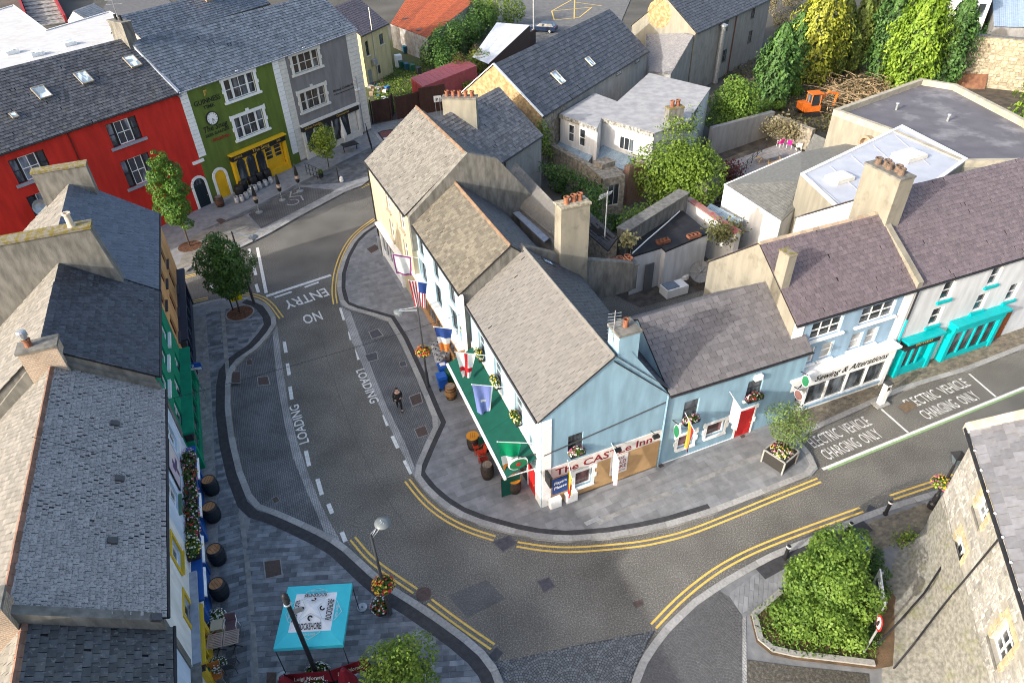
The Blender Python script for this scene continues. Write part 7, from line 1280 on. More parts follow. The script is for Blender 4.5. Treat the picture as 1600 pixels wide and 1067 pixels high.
SGR = mat('sign_green', (.02, .16, .07), .5); ovalsign(F3, F3.w - .5, 3.3, 1.0, .45, .32, SGR, 'green oval sign with red star at the pub corner'); ovalsign(F4, .5, 2.9, .5, .22, .4, SGR, 'green oval bar sign at the joint of gable and low house', None); ovalsign(F4, F4.w - .2, 3.3, .5, .24, .34, SGR, 'green oval sign with red star above the planter tree'); ovalsign(F4, F4.w - .35, 2.3, .45, .28, .28, mat('brown_disc', (.20, .10, .09), .6), 'round brown hanging sign below the green oval sign')
t = thing('lantern_sign', 'black lit box sign jutting from the pub corner', 'sign', FG.pt(.5, 2.6, .6)); mb = MB(); FG.box(mb, .12, 2.25, .26, 2.95, .15, .7); mb.build('box', BLACK, t); mb = MB(); FG.box(mb, .262, 2.33, .275, 2.87, .22, .63); mb.build('face', CREAMT, t); mb = MB(); mb.tube([FG.pt(.2, 2.85, 0), FG.pt(.2, 2.85, .2)], .03, 5); mb.build('bracket', BLACK, t)
def hoodlamp(f, u, z, label):
    t = thing('wall_lamp', label, 'lamp', f.pt(u, z)); mb = MB(); mb.tube([f.pt(u, z, 0), f.pt(u, z + .15, .5)], .02, 5); mb.build('arm', BLACK, t); mb = MB(); mb.box(f.pt(u, z - .02, .5), .34, .2, .14, math.atan2(f.e.y, f.e.x)); mb.build('lamp_head', BLACK, t)
for u, l in ((3.9, 'black spotlight above the gold lettered poster'), (6.1, 'black spotlight at the right end of the gable sign')): hoodlamp(FG, u, 3.0, l)
# window boxes
def flowerbox(f, r, label, cols=(2, 0, 4), depth=.3, group=None, dz=0, rz=.34):
    u0, u1 = r[0], r[2]; z = r[1] + dz; t = thing('flower_box', label, 'flower box', f.pt((u0 + u1) / 2, z, .2), group=group); mb = MB(); f.box(mb, u0, z, u1, z + .2, .04, .04 + depth); mb.build('trough', BLACK, t); c = f.pt((u0 + u1) / 2, z + .2, .04 + depth / 2); flowers(t, c, (u1 - u0) / 2 + .08, depth * .75, rz, 240, cols, .11, math.atan2(f.e.y, f.e.x))
for r, l in zip(w3, ('flower box at the uppermost window of the corner pub front', 'flower box at the second window above the awning', 'flower box at the third window above the awning', 'flower box at the window nearest the pub corner')): flowerbox(F3, r, l, (0, 2))
flowerbox(FG, gwin[0], 'flower box under the upper window of the gable', (2, 4)); flowerbox(F4, h4[0], 'flower box behind the yellow and red flag', (2, 4)); flowerbox(F4, h4[3], 'flower box above the red door', (2, 4, 1))
for i, (u, l) in enumerate(((25.5, 'highest'), (24.4, 'second'), (23.2, 'third'), (22.0, 'fourth'), (20.9, 'fifth'), (19.9, 'lowest'))): flowerbox(FL, (u - .55, 2.75, u + .55), 'trough of trailing flowers on the pale blue house, %s in the line' % l, (1, 2, 4) if i < 5 else (0, 2), .5, 'flower troughs along the pale blue house', rz=.5)
t = thing('gull_model', 'dark bird shaped bracket among the flower troughs', 'bracket', FL.pt(22.6, 3.2)); mb = MB(); mb.tube([FL.pt(22.6, 3.3, 0), FL.pt(22.6, 3.5, .7)], .05, 6, r2=.02); mb.tube([FL.pt(22.2, 3.5, .3), FL.pt(22.6, 3.4, .4), FL.pt(23, 3.5, .3)], .04, 6); mb.build('arm', BLACK, t)
# street lamps with disc heads
def disclamp(b, h, d, label, rp=.065, disc=.33, basket=None):
    b = V(b); t = thing('street_lamp', label, 'street lamp', b, group='disc headed street lamps'); top = b + V((0, 0, h)); mb = MB(); mb.tube([b, b + V((0, 0, 1.2))], rp * 1.5, 10); mb.tube([b + V((0, 0, 1.2)), top], rp, 10, r2=rp * .8); mb.build('pole', DARKM, t); d = V(d)
    mb = MB(); s = (d - top).cross(V((0, 0, 1))).normalized() * .1
    for k in (-1, 0, 1): mb.tube([top + s * k * .3 - V((0, 0, .25 * abs(k))), d + V((0, 0, .1)) + s * k], .02, 5)
    mb.build('arm', GALV, t); mb = MB(); mb.lathe(d, [(disc, 0), (disc, .03), (disc * .4, .08), (0, .1)], 24); mb.lathe(d, [(0, -.02), (disc * .35, -.02), (disc, 0)], 24); mb.build('disc', mat('pale_disc', (.14, .16, .165), .35), t, True); mb = MB(); mb.lathe(d - V((0, 0, .3)), [(0, 0), (.1, .02), (.13, .2), (.08, .28)], 12); mb.build('lamp_head', GALV, t)
    if basket:
        c = b + V((0, 0, basket)); t2 = thing('hanging_basket', 'half-round flower basket on %s' % label, 'flower basket', c, group='flower baskets on the lamps'); mb = MB(); mb.lathe(c - V((0, 0, .3)), [(0, 0), (.25, .05), (.4, .3), (.1, .3)], 14); mb.build('bowl', BLACK, t2); flowers(t2, c, .48, .48, .38, 420, (0, 1, 3), .12)
    return t
disclamp(PAV(610, 958), 5.7, G(598, 817, 5.9), 'the street lamp beside the turquoise parasol', basket=2.2); disclamp(PAV(669, 604), 6.0, G(624, 487, 5.6), 'the street lamp before the corner pub row', basket=2.75); disclamp(PAV(397, 474), 5.9, G(396, 371, 5.5), 'the street lamp by the end of the one-way street')
t = thing('flower_planter', 'red and white flower planter at the foot of the lamp', 'planter', PAV(596, 955)); mb = MB(); mb.lathe(PAV(596, 955), [(0, 0), (.25, 0), (.33, .4), (.28, .4)], 14); mb.build('pot', BLACK, t); c = PAV(596, 955) + V((0, 0, .45)); flowers(t, c, .42, .42, .4, 420, (1, 2), .1)
t = thing('lamp_post', 'tall thick black post with ringed finial beside the turquoise parasol', 'post', PAV(497, 1058)); b = PAV(497, 1058); mb = MB(); mb.tube([b, b + V((0, 0, 5.6))], .095, 12, r2=.085); mb.build('shaft', BLACK, t); mb = MB(); mb.lathe(b + V((0, 0, 5.6)), [(.1, 0), (.13, .06), (.1, .12), (.14, .2), (.1, .28), (.13, .36), (.09, .45), (.05, .5), (0, .52)], 12); mb.build('finial', BLACK, t); mb = MB(); mb.lathe(b + V((0, 0, 5.45)), [(.12, 0), (.15, .05), (.12, .1)], 12); mb.build('collar', GALV, t); mb = MB(); mb.obox(b + V((.1, 0, 4.8)), (.3, .1, 0), (0, .03, 0), (0, 0, .3)); mb.build('bracket', GALV, t)
t = thing('flower_planter', 'white flowers round the foot of the black post', 'planter', b); mb = MB(); mb.lathe(b, [(.15, 0), (.45, 0), (.5, .25), (.45, .25)], 14); mb.build('pot', BLACK, t); flowers(t, b + V((0, 0, .28)), .55, .5, .3, 380, (2,), .1)
# turquoise parasol
TQ = mat('turquoise_canvas', (.07, .62, .70), .7, (.06, .57, .65), 2, trans=.15); WCN = mat('white_parasol_canvas', (.82, .82, .83), .7, (.78, .78, .79), 2, trans=.15)
pc = V((-8.46, 15.34, 0)); t = thing('parasol', 'square turquoise and white parasol canopy on four legs', 'parasol', pc); an = R(1.5); ax = V((math.cos(an), math.sin(an), 0)); ay = V((-ax.y, ax.x, 0)); HS = 1.36; zE, zA_ = 2.2, 2.8
def pp_(x, y): k = max(abs(x), abs(y)); return pc + ax * x * HS + ay * y * HS + V((0, 0, zA_ + (zE - zA_) * k ** .9 - (.05 * (1 - abs(abs(x) - abs(y))) * k if k > .1 else 0) * 0))
for nm, k0, k1, m in (('white_crown', .0, .62, WCN), ('turquoise_border', .62, 1.0, TQ)):
    mb = MB(); N = 8
    for s in range(4):
        ca, sa = (1, 0, -1, 0)[s], (0, 1, 0, -1)[s]; rt = lambda x, y: (x * ca - y * sa, x * sa + y * ca)
        for i in range(N):
            f0, f1 = -1 + 2 * i / N, -1 + 2 * (i + 1) / N
            for j in range(3):
                ka, kb = lerp(k0, k1, j / 3), lerp(k0, k1, (j + 1) / 3); q = [pp_(*rt(f0 * ka, -ka)), pp_(*rt(f1 * ka, -ka)), pp_(*rt(f1 * kb, -kb)), pp_(*rt(f0 * kb, -kb))]; mb.poly(q if ka > 0 else [q[0], q[3], q[2]][::-1])
    mb.build(nm, m, t)
mb = MB()
for s in range(4):
    ca, sa = (1, 0, -1, 0)[s], (0, 1, 0, -1)[s]; rt = lambda x, y: (x * ca - y * sa, x * sa + y * ca); a, b = pp_(*rt(-1, -1)), pp_(*rt(1, -1)); mb.poly([a - V((0, 0, .2)), b - V((0, 0, .2)), b, a])
mb.build('valance', TQ, t)
for s in range(4):
    an2 = an + s * math.pi / 2; d = V((math.cos(an2), math.sin(an2), 0)); o = V((d.y, -d.x, 0)); sl = (V((0, 0, zE - zA_)) + o * HS).normalized(); up = -sl; base = pc + o * HS * .585 + V((0, 0, lerp(zA_, zE, .585) + .035)); text('ROCKSHORE', base - d * .46, d, up, .24, BLK, t, .92)
    c = base + up * .42; mb = MB(); n_ = d.cross(up).normalized()
    ring = [c + d * math.cos(x) * .11 + up * math.sin(x) * .11 for x in np.linspace(.2, 4.8, 10)]; ri = [c + d * math.cos(x) * .05 + up * math.sin(x) * .05 for x in np.linspace(.2, 4.8, 10)]
    for i in range(9): mb.poly([ring[i] + n_ * .01, ring[i + 1] + n_ * .01, ri[i + 1] + n_ * .01, ri[i] + n_ * .01])
    mb.build('wave_emblem', BLK, t); hx = [base + up * .12 + d * math.sin(R(60 * i)) * .5 + up * math.cos(R(60 * i)) * .5 + n_ * .004 for i in range(7)]; mb = MB()
    for a, b in zip(hx, hx[1:]): cc = base + up * .12; mb.poly([a, b, lerp(b, cc, .05), lerp(a, cc, .05)])
    mb.build('hexagon_emblem', mat('pale_print', (.50, .60, .60), .7), t); text('IRISH LAGER', base - d * .27 - up * .22, d, up, .09, mat('pale_print', (1, 1, 1)), t, .54)
for x, y in ((-1, -1), (1, -1), (1, 1), (-1, 1)):
    p = pp_(x * .98, y * .98); g = V((p.x, p.y, PZ + .02)); mb = MB(); mb.tube([g, p - V((0, 0, .02))], .022, 6); L_ = mb.build('leg', DARKM, t); mb = MB(); mb.lathe(g + ax * x * .12 + ay * y * .12, [(.22, 0), (.22, .05), (.05, .08), (.05, .2), (0, .2)], 14); mb.build('base_weight', GALV, L_)
# red wind breaks, cushions
WBR = mat('maroon_banner', (.20, .008, .018), .7, (.17, .006, .014), 3)
def windbreak(a, b, label, txt):
    t = thing('wind_break', label, 'banner', a, group='maroon wind breaks'); mb = MB(); mb.obox(a + V((0, 0, .15)), b - a, (b - a).cross(V((0, 0, 1))).normalized() * .02, V((0, 0, .85))); mb.build('banner', WBR, t); text(txt, lerp(a, b, .15) + V((0, 0, .45)) + (b - a).cross(V((0, 0, 1))).normalized() * .025, b - a, (0, 0, 1), .28, mat('cream_lettering', (1, 1, 1)), t, (b - a).length * .7, shear=.4)
    for p in (a, b): mb = MB(); mb.tube([p, p + V((0, 0, 1.05))], .03, 8); mb.build('post', BLACK, t); mb = MB(); mb.lathe(p, [(.24, 0), (.24, .03), (.05, .06)], 14); mb.build('base', BLACK, t)
windbreak(PAV(453, 1072), PAV(522, 1066), 'left maroon wind break with script lettering below the parasol', 'Luigi Moretti'); windbreak(PAV(522, 1066), PAV(580, 1046), 'right maroon wind break with script lettering beside the plaza tree', 'Luigi Moretti')
for i, (x, y, l) in enumerate(((456, 1092, 'folded maroon parasol with cream emblem, left one at the bottom edge'), (548, 1080, 'folded maroon parasol with cream emblem, beside the plaza tree'))):
    p = PAV(x, y); t = thing('folded_parasol', l, 'parasol', p); mb = MB(); mb.tube([p, p + V((0, 0, 1.9))], .03, 8); mb.build('pole', DARKM, t); mb = MB(); mb.lathe(p + V((0, 0, .55)), [(.42, 0), (.36, .35), (.25, .8), (.1, 1.25), (0, 1.3)], 9); mb.build('canopy', WBR, t); mb = MB(); mb.lathe(p + V((.08, -.28, 1.1)), [(.17, 0), (.17, .01), (.1, .02)], 12, (.1, -.85, .5)); mb.build('emblem', CREAMT, t)
# tables, chairs, planters at the bottom left
LATT = mat('lattice_table', (.42, .32, .27), .7, (.34, .26, .22), 4); t = thing('slatted_table', 'pale slatted two-leaf table outside the yellow fronted pub', 'table', PAV(356, 1012)); a = R(12); e = V((math.cos(a), math.sin(a), 0)); n = V((-e.y, e.x, 0)); c = PAV(356, 1012) + V((0, 0, .0))
for s in (-1, 1):
    o = c + e * (s * .33 - .31) - n * .33; mb = MB()
    for (x0, y0, x1, y1) in ((0, 0, .62, .05), (0, .61, .62, .66), (0, .05, .05, .61), (.57, .05, .62, .61)): mb.obox(o + e * x0 + n * y0 + V((0, 0, .72)), e * (x1 - x0), n * (y1 - y0), V((0, 0, .03)))
    tp = mb.build('table_leaf', LATT, t)
    for k in range(7): mb = MB(); mb.obox(o + e * .05 + n * (.08 + k * .075) + V((0, 0, .725)), e * .52, n * .05, V((0, 0, .02))); mb.build('slat', LATT, tp)
    mb = MB(); q = o + e * .31 + n * .33; mb.tube([q, q + V((0, 0, .72))], .03, 6)
    for k in range(4): mb.tube([q + V((0, 0, .1)), q + V((math.cos(k * 1.57) * .3, math.sin(k * 1.57) * .3, 0))], .02, 5)
    mb.build('pedestal', BLACK, t)
BRW = mat('brown_wicker', (.28, .10, .035), .6, (.18, .06, .02), 8); chair(PAV(333, 995), R(150), 'brown slatted chair against the yellow front', BRW, GALV, 'cafe chairs'); chair(PAV(343, 1062), R(20), 'orange-brown cafe chair below the slatted table', mat('orange_wicker', (.45, .15, .03), .6), GALV, 'cafe chairs'); chair(PAV(366, 985), R(10), 'white framed cafe chair with striped seat', mat('striped_seat', (.16, .10, .12), .7), WHITE, 'cafe chairs'); chair(PAV(364, 1045), R(190), 'charcoal cafe chair right of the white flowers', DARKM, DARKM, 'cafe chairs')
for (x, y, l) in ((342, 972, 'upper planter of white flowers by the yellow front'), (342, 1048, 'lower planter of white flowers below the slatted table')):
    p = PAV(x, y); t = thing('flower_planter', l, 'planter', p, group='white flower planters'); mb = MB(); mb.box(p, .5, .4, .4); mb.build('pot', WOOD, t); flowers(t, p + V((0, 0, .42)), .45, .38, .38, 480, (2, 2), .085)
p = PAV(345, 988); t = thing('cream_box_table', 'cream square box table beside the white flowers', 'table', p); mb = MB(); mb.box(p, .42, .42, .62, .2); mb.build('box', mat('cream_box', (.50, .44, .32), .7), t); mb = MB(); mb.box(p + V((0, 0, .622)), .5, .5, .04, .2); mb.build('top', mat('cream_box', (1, 1, 1)), t)
p = PAV(326, 1058); t = thing('green_crate', 'green plastic crate against the white front', 'crate', p); mb = MB(); mb.box(p, .5, .4, .7); mb.build('body', SGR, t); mb = MB(); mb.box(p + V((0, 0, .702)), .54, .44, .05); mb.build('lid', SGR, t)
# north pub: folded black parasols, railings, tables
for i, (x, y, l) in enumerate(((405, 332, 'leftmost folded black parasol before the green pub'), (441, 313, 'middle folded black parasol before the green pub'), (469, 299, 'rightmost folded black parasol before the green pub'))):
    p = PAV(x, y); t = thing('folded_parasol', l, 'parasol', p, group='folded black parasols'); mb = MB(); mb.lathe(p, [(.32, 0), (.32, .06), (.06, .12), (.05, .4)], 14); mb.build('base', GALV, t); mb = MB(); mb.tube([p, p + V((0, 0, 2.7))], .03, 8); mb.build('pole', GALV, t); mb = MB(); mb.lathe(p + V((0, 0, .9)), [(.13, 0), (.2, .2), (.17, .9), (.08, 1.6), (0, 1.75)], 9); mb.build('canopy', BLACK, t); mb = MB(); mb.lathe(p + V((0, 0, 1.3)), [(.205, 0), (.20, .3)], 9); mb.build('printed_band', mat('printed_band', (.4, .22, .12), .7, (.55, .5, .45), 9), t)
p = PAV(540, 226); t = thing('folded_parasol', 'folded white parasol before the grey house', 'parasol', p); mb = MB(); mb.tube([p, p + V((0, 0, 2.6))], .03, 8); mb.build('pole', WHITE, t); mb = MB(); mb.lathe(p + V((0, 0, .8)), [(.3, 0), (.34, .3), (.2, 1.0), (0, 1.9)], 9); mb.build('canopy', W_, t); mb = MB(); mb.lathe(p, [(.35, 0), (.35, .06), (.05, .1)], 12); mb.build('base', DARKM, t)
p = PAV(548, 236); t = thing('black_table', 'black covered table beside the folded white parasol', 'table', p); mb = MB(); mb.box(p + V((0, 0, .7)), 1.6, 1.1, .08, .6); mb.build('top', BLACK, t)
for x in (-.6, .6): mb = MB(); mb.tube([p + V((x, x * .6, 0)), p + V((x, x * .6, .7))], .05, 6); mb.build('leg', BLACK, t)
def railing(a, b, label, h=1.1, n=5, m=BLACK, rails=(.15, .6, 1.05), z=True):
    t = thing('railing', label, 'railing', a); e = (b - a)
    for i in range(n): mb = MB(); p = a + e * (i / (n - 1)); mb.tube([p, p + V((0, 0, h))], .03, 6); mb.build('post', m, t)
    for r in rails: mb = MB(); mb.tube([a + V((0, 0, r * h)), b + V((0, 0, r * h))], .022, 5); mb.build('rail', m, t)
    return t
railing(PAV(480, 272), PAV(502, 282), 'black railing in front of the grey house'); railing(PAV(574, 212), PAV(583, 243), 'black railing by the cycle lane corner', 1.3, 7); 
p = PAV(502, 277); t = thing('potted_shrub', 'small green potted shrub by the black railing', 'plant', p); mb = MB(); mb.lathe(p, [(0, 0), (.2, 0), (.26, .4), (.2, .4)], 10); mb.build('pot', BLACK, t); flowers(t, p + V((0, 0, .5)), .3, .3, .4, 200, (), .12)
p = PAV(530, 284); t = thing('bollard_post', 'slim black post with white bag at the kerb', 'post', p); mb = MB(); mb.tube([p, p + V((0, 0, 1.4))], .05, 8); mb.build('shaft', BLACK, t); mb = MB(); mb.lathe(p + V((.25, 0, 0)), [(0, 0), (.2, .03), (.18, .4), (.05, .55), (0, .55)], 8); mb.build('bag', WHITE, t)
p = G(58, 325); q = FT.uv(58, 322); t = thing('satellite_dish', 'grey satellite dish on the red wall beside the moss topped stack', 'satellite dish', FT.pt(*q)); mb = MB(); mb.lathe(FT.pt(q[0], q[1], .5), [(0, 0), (.35, .06), (.6, .2)], 16, (FT.n - V((0, 0, -.4)))); mb.build('dish', GALV, t); mb = MB(); mb.tube([FT.pt(q[0], q[1], 0), FT.pt(q[0], q[1], .5)], .04, 6); mb.build('arm', GALV, t)
# bollards, charger, boxes, planter, signs
def bollard(p, label, h=.95):
    t = thing('bollard', label, 'bollard', p, group='black bollards with white bands'); mb = MB(); mb.lathe(p, [(.12, 0), (.12, .08), (.085, .1), (.085, h - .12), (.1, h - .1)], 12); mb.build('shaft', BLACK, t); mb = MB(); mb.lathe(p, [(.1, h - .1), (.11, h - .04), (.1, h)], 12); mb.build('white_band', WHITE, t); mb = MB(); mb.lathe(p, [(.1, h), (.06, h + .03), (0, h + .04)], 12); mb.build('cap', BLACK, t)
bollard(PAV(1322, 836), 'black bollard nearest the drain, right of the round bush'); bollard(PAV(1226, 872), 'black bollard at the left edge of the round bush'); bollard(PAV(1383, 803), 'black bollard farthest along the mill pavement')
p = PAV(1375, 631); t = thing('charging_post', 'white and blue electric car charging post at the kerb', 'charger', p); a = R(22); mb = MB(); mb.box(p, .95, .6, .07, a); mb.build('plinth', GRAN, t); mb = MB(); mb.box(p + V((0, 0, .07)), .36, .28, 1.5, a); mb.build('cabinet', WHITE, t); mb = MB(); mb.box(p + V((0, 0, 1.57)), .42, .34, .1, a); mb.build('top', DARKM, t); ex = V((math.cos(a), math.sin(a), 0)); ey = V((-ex.y, ex.x, 0)); mb = MB(); mb.obox(p + ex * .182 - ey * .1 + V((0, 0, .5)), ey * .2, ex * .01, V((0, 0, .95))); mb.build('blue_panel', BB_, t); mb = MB(); mb.obox(p - ey * .15 - ex * .1 + V((0, 0, 1.15)), ex * .2, -ey * .01, V((0, 0, .25))); mb.build('screen', BLACK, t); mb = MB(); mb.tube([p + ex * .2 + V((0, 0, 1.2)), p + ex * .5 + V((0, 0, .9)), p + ex * .45 + V((0, 0, .5)), p + ex * .2 + V((0, 0, .55))], .03, 6); mb.build('cable', WHITE, t)
for (u, l) in ((.35, 'left white meter box at the foot of the gable'), (1.25, 'right white meter box at the foot of the gable')):
    c = FG.pt(u + .35, 0, .35); t = thing('meter_box', l, 'box', c, group='white meter boxes'); mb = MB(); FG.box(mb, u, PZ, u + .62, PZ + .62, .09, .36); mb.build('cabinet', WHITE, t); mb = MB(); FG.box(mb, u + .05, PZ + .06, u + .57, PZ + .56, .36, .375); mb.build('door', WHITE, t)
c = F1.pt(4.4, 0, .45); t = thing('utility_cabinet', 'grey metal utility cabinet against the cream house', 'cabinet', PAV(598, 393)); mb = MB(); mb.box(PAV(598, 392), .8, .45, 1.1, math.atan2(F1.e.y, F1.e.x)); mb.build('body', GALV, t); mb = MB(); mb.box(PAV(598, 392) + V((0, 0, 1.1)), .86, .5, .06, math.atan2(F1.e.y, F1.e.x)); mb.build('lid', GALV, t)
p = PAV(1216, 722); t = thing('box_planter', 'square dark planter with white frame and mixed flowers', 'planter', p); a = R(38); s = .62; mb = MB(); mb.box(p + V((0, 0, .05)), 1.2, 1.2, .85, a); mb.build('panels', mat('dark_planter', (.035, .033, .03), .6), t); FRM = mat('pale_frame', (.30, .295, .275), .5)
for i in range(4):
    an = a + i * math.pi / 2; d = V((math.cos(an), math.sin(an), 0)); o = V((-d.y, d.x, 0)); mb = MB(); q = p + d * s + o * s; mb.box(q, .08, .08, .93, a); mb.build('corner_post', FRM, t); mb = MB(); mb.obox(p + d * s - o * s - d * .03 + V((0, 0, .86)), o * s * 2, d * .07, V((0, 0, .07))); mb.build('rail', FRM, t)
flowers(t, p + V((0, 0, .92)), .58, .58, .32, 520, (0, 2, 4), .11)
p = PAV(1337, 880); t = thing('solar_bin', 'black litter bin with solar panel lid beside the bush', 'bin', p); mb = MB(); mb.box(p, .62, .6, 1.15, .4); mb.build('body', BLACK, t); mb = MB(); mb.obox(p + V((-.4, -.33, 1.16)), (.72, .28, .05), (-.26, .62, .12), (0, 0, .04)); k = mb.build('solar_panel', mat('solar_blue', (.02, .05, .12), .15, spec=.7), t); mb = MB(); mb.obox(p + V((-.42, -.36, 1.15)), (.77, .3, .05), (-.28, .68, .13), (0, 0, .03)); mb.build('panel_frame', WHITE, t)
t = thing('information_board', 'tall white information board on twin posts behind the bush', 'sign', G(1372, 950)); a, b = G(1368, 905, 1.2), G(1375, 962, 1.2); e = b - a; a = V((a.x, a.y, 1.0)); mb = MB(); mb.obox(a, e, e.cross(V((0, 0, 1))).normalized() * .06, V((0, 0, 1.0))); mb.build('panel', mat('board_white', (.62, .66, .68), .5), t); n = e.cross(V((0, 0, 1))).normalized()
for s in (-1, 1): mb = MB(); mb.obox(a + e * .12 + n * (.062 if s > 0 else -.004) + V((0, 0, .35)), e * .72, n * .003 * s, V((0, 0, .28))); mb.build('blue_strip', mat('board_blue', (.03, .07, .14), .4), t)
for f_ in (.1, .9): mb = MB(); q = a + e * f_ - n * .05; mb.tube([V((q.x, q.y, 0)), q + V((0, 0, 1.0))], .04, 6); mb.build('post', GALV, t)
b = G(1346, 1024); t = thing('weight_limit_sign', 'round red bordered traffic sign on a leaning grey pole by the mill', 'sign', b); top = b + V((.15, .1, 2.3)); mb = MB(); mb.tube([b, top], .045, 8); mb.build('pole', GALV, t); ax_ = V((-.93, .30, .05)).normalized(); mb = MB(); mb.lathe(top + ax_ * .05, [(.32, 0), (.32, .02), (.0, .021)], 20, ax_); mb.build('red_ring', REDP, t); mb = MB(); mb.lathe(top + ax_ * .075, [(.24, 0), (.24, .004), (0, .005)], 20, ax_); mb.build('disc', WHITE, t); mb = MB(); mb.box(top + ax_ * .09 - V((0, 0, .1)), .14, .1, .2, .4); mb.build('black_symbol', BLACK, t)
b = PAV(364, 484); t = thing('yellow_sign', 'yellow parking notice on a black post by the tree pit', 'sign', b); mb = MB(); mb.tube([b, b + V((0, 0, 2.4))], .05, 8); mb.build('post', BLACK, t); mb = MB(); a = b + V((.1, -.05, .7)); e = V((.72, .34, 0)); mb.obox(a, e, V((.02, -.04, 0)), V((0, -.1, .75))); mb.build('panel', mat('sign_yellow', (.80, .62, .0), .5), t); n = e.cross(V((0, -.1, .75))).normalized()
for k, s in enumerate(('CAR', 'PARK')): text(s, a + e * .15 + V((0, -.08, .40 - k * .28)) + n * .05, e, (0, -.1, .75), .2, BLK, t, .5)
p = FL.pt(31, 0, .9); t = thing('parking_sign', 'blue and white parking sign jutting over the left pavement', 'sign', p); q = G(303, 574, 2.6); mb = MB(); mb.obox(q - V((.35, 0, .25)), (.75, .12, 0), (0, .04, 0), (0, 0, .5)); mb.build('panel', BB_, t); mb = MB(); mb.obox(q - V((.33, .005, .22)), (.7, .11, 0), (0, -.005, 0), (0, 0, .16)); mb.build('white_strip', WHITE, t); text('P', q + V((-.08, -.02, .0)), (1, .16, 0), (0, 0, 1), .2, WHITE, t); mb = MB(); mb.tube([V((q.x - .05, q.y + .06, 0)), V((q.x - .05, q.y + .06, 2.6))], .035, 6); mb.build('post', GALV, t)
b = PAV(1455, 792); t = thing('lantern_lamp', 'old style black lantern post beside the mill', 'street lamp', b); mb = MB(); mb.lathe(b, [(.2, 0), (.2, .3), (.13, .4), (.13, .9), (.08, 1.0), (.06, 3.2)], 12); mb.build('post', BLACK, t); c = b + V((0, 0, 3.2)); mb = MB(); mb.hexa([c + V((x * .12, y * .12, 0)) for x, y in ((-1, -1), (1, -1), (1, 1), (-1, 1))] + [c + V((x * .24, y * .24, .5)) for x, y in ((-1, -1), (1, -1), (1, 1), (-1, 1))]); mb.build('lantern_glass', mat('lantern_glass', (.10, .13, .15), .1), t); mb = MB(); mb.hexa([c + V((x * .28, y * .28, .505)) for x, y in ((-1, -1), (1, -1), (1, 1), (-1, 1))] + [c + V((x * .05, y * .05, .8)) for x, y in ((-1, -1), (1, -1), (1, 1), (-1, 1))]); mb.build('lantern_roof', BLACK, t)
for x, y in ((-1, -1), (1, -1), (1, 1), (-1, 1)): mb = MB(); mb.tube([c + V((x * .125, y * .125, 0)), c + V((x * .25, y * .25, .5))], .02, 4); mb.build('lantern_bar', BLACK, t)
c = b + V((0, 0, 1.75)); t2 = thing('hanging_basket', 'yellow and pink flower basket on the old lantern post', 'flower basket', c, group='flower baskets on the lamps'); mb = MB(); mb.lathe(c - V((0, 0, .3)), [(0, 0), (.3, .05), (.45, .3), (.1, .3)], 14); mb.build('bowl', BLACK, t2); flowers(t2, c, .6, .5, .42, 520, (0, 4), .12)
# tree pits
for (x, y, r, z) in ((297, 385, .95, PZ + .018), (375, 489, .9, PZ + .022)):
    c = G(x, y, z); par = P3 if x < 320 else P1; mb = MB(); mb.lathe(c, [(r * 1.12, 0), (r * 1.12, .01), (r, .01)], 24); mb.build('pit_ring', PAVL, par); mb = MB(); mb.lathe(c + V((0, 0, .004)), [(r, 0), (0, .005)], 24); g = mb.build('tree_grille', mat('rusty_grille', (.16, .075, .04), .9, (.07, .035, .022), 6, .8, 12), par)
    for k in range(8): mb = MB(); mb.tube([c + V((math.cos(k * .785) * .2, math.sin(k * .785) * .2, .012)), c + V((math.cos(k * .785) * r, math.sin(k * .785) * r, .012))], .012, 4); mb.build('grille_bar', mat('dark_grille', (.06, .03, .02), .8), par)
# person walking over the loading bay
def skinmesh(name, verts, edges, radii, m, par, sub=2):
    me = bpy.data.meshes.new(name); me.from_pydata(verts, edges, []); o = link(name, me, par); me.materials.append(m); me.skin_vertices.new() if hasattr(me, 'skin_vertices') and len(me.skin_vertices) == 0 and hasattr(me.skin_vertices, 'new') else None
    md = o.modifiers.new('skin', 'SKIN'); sv = me.skin_vertices[0].data
    for i, r in enumerate(radii): sv[i].radius = (r, r) if not isinstance(r, tuple) else r
    sv[0].use_root = True; s = o.modifiers.new('sub', 'SUBSURF'); s.levels = sub; s.render_levels = sub; return o
pb = G(625, 640, .02); person = thing('person', 'person in black coat, dark trousers and boots walking over the right loading bay', 'person', (0, 0, 0)); SKIN = mat('skin', (.55, .34, .25), .6); CLOTH = mat('black_coat', (.012, .012, .014), .8, (.02, .02, .022), 6); TRS = mat('dark_trousers', (.015, .015, .018), .8); HAIR = mat('dark_hair', (.03, .02, .015), .6)
skinmesh('body', [(0, 0, .92), (0, 0, 1.15), (0, -.01, 1.36), (0, -.02, 1.47), (0, -.04, 1.56), (0, -.05, 1.66), (.19, 0, 1.37), (.24, .03, 1.12), (.14, -.2, 1.05), (.06, -.27, 1.1), (-.19, 0, 1.37), (-.26, .0, 1.1), (-.2, -.2, .98), (-.12, -.27, 1.02), (.09, 0, .86), (.1, -.16, .5), (.1, -.18, .1), (.1, -.3, .05), (-.09, 0, .86), (-.1, .1, .48), (-.1, .3, .14), (-.1, .24, .06)], [(0, 1), (1, 2), (2, 3), (3, 4), (4, 5), (2, 6), (6, 7), (7, 8), (8, 9), (2, 10), (10, 11), (11, 12), (12, 13), (0, 14), (14, 15), (15, 16), (16, 17), (0, 18), (18, 19), (19, 20), (20, 21)], [.13, .12, .13, .055, .085, .08, .06, .045, .037, .03, .06, .045, .037, .03, .085, .06, .042, .035, .085, .06, .042, .035], SKIN, person)
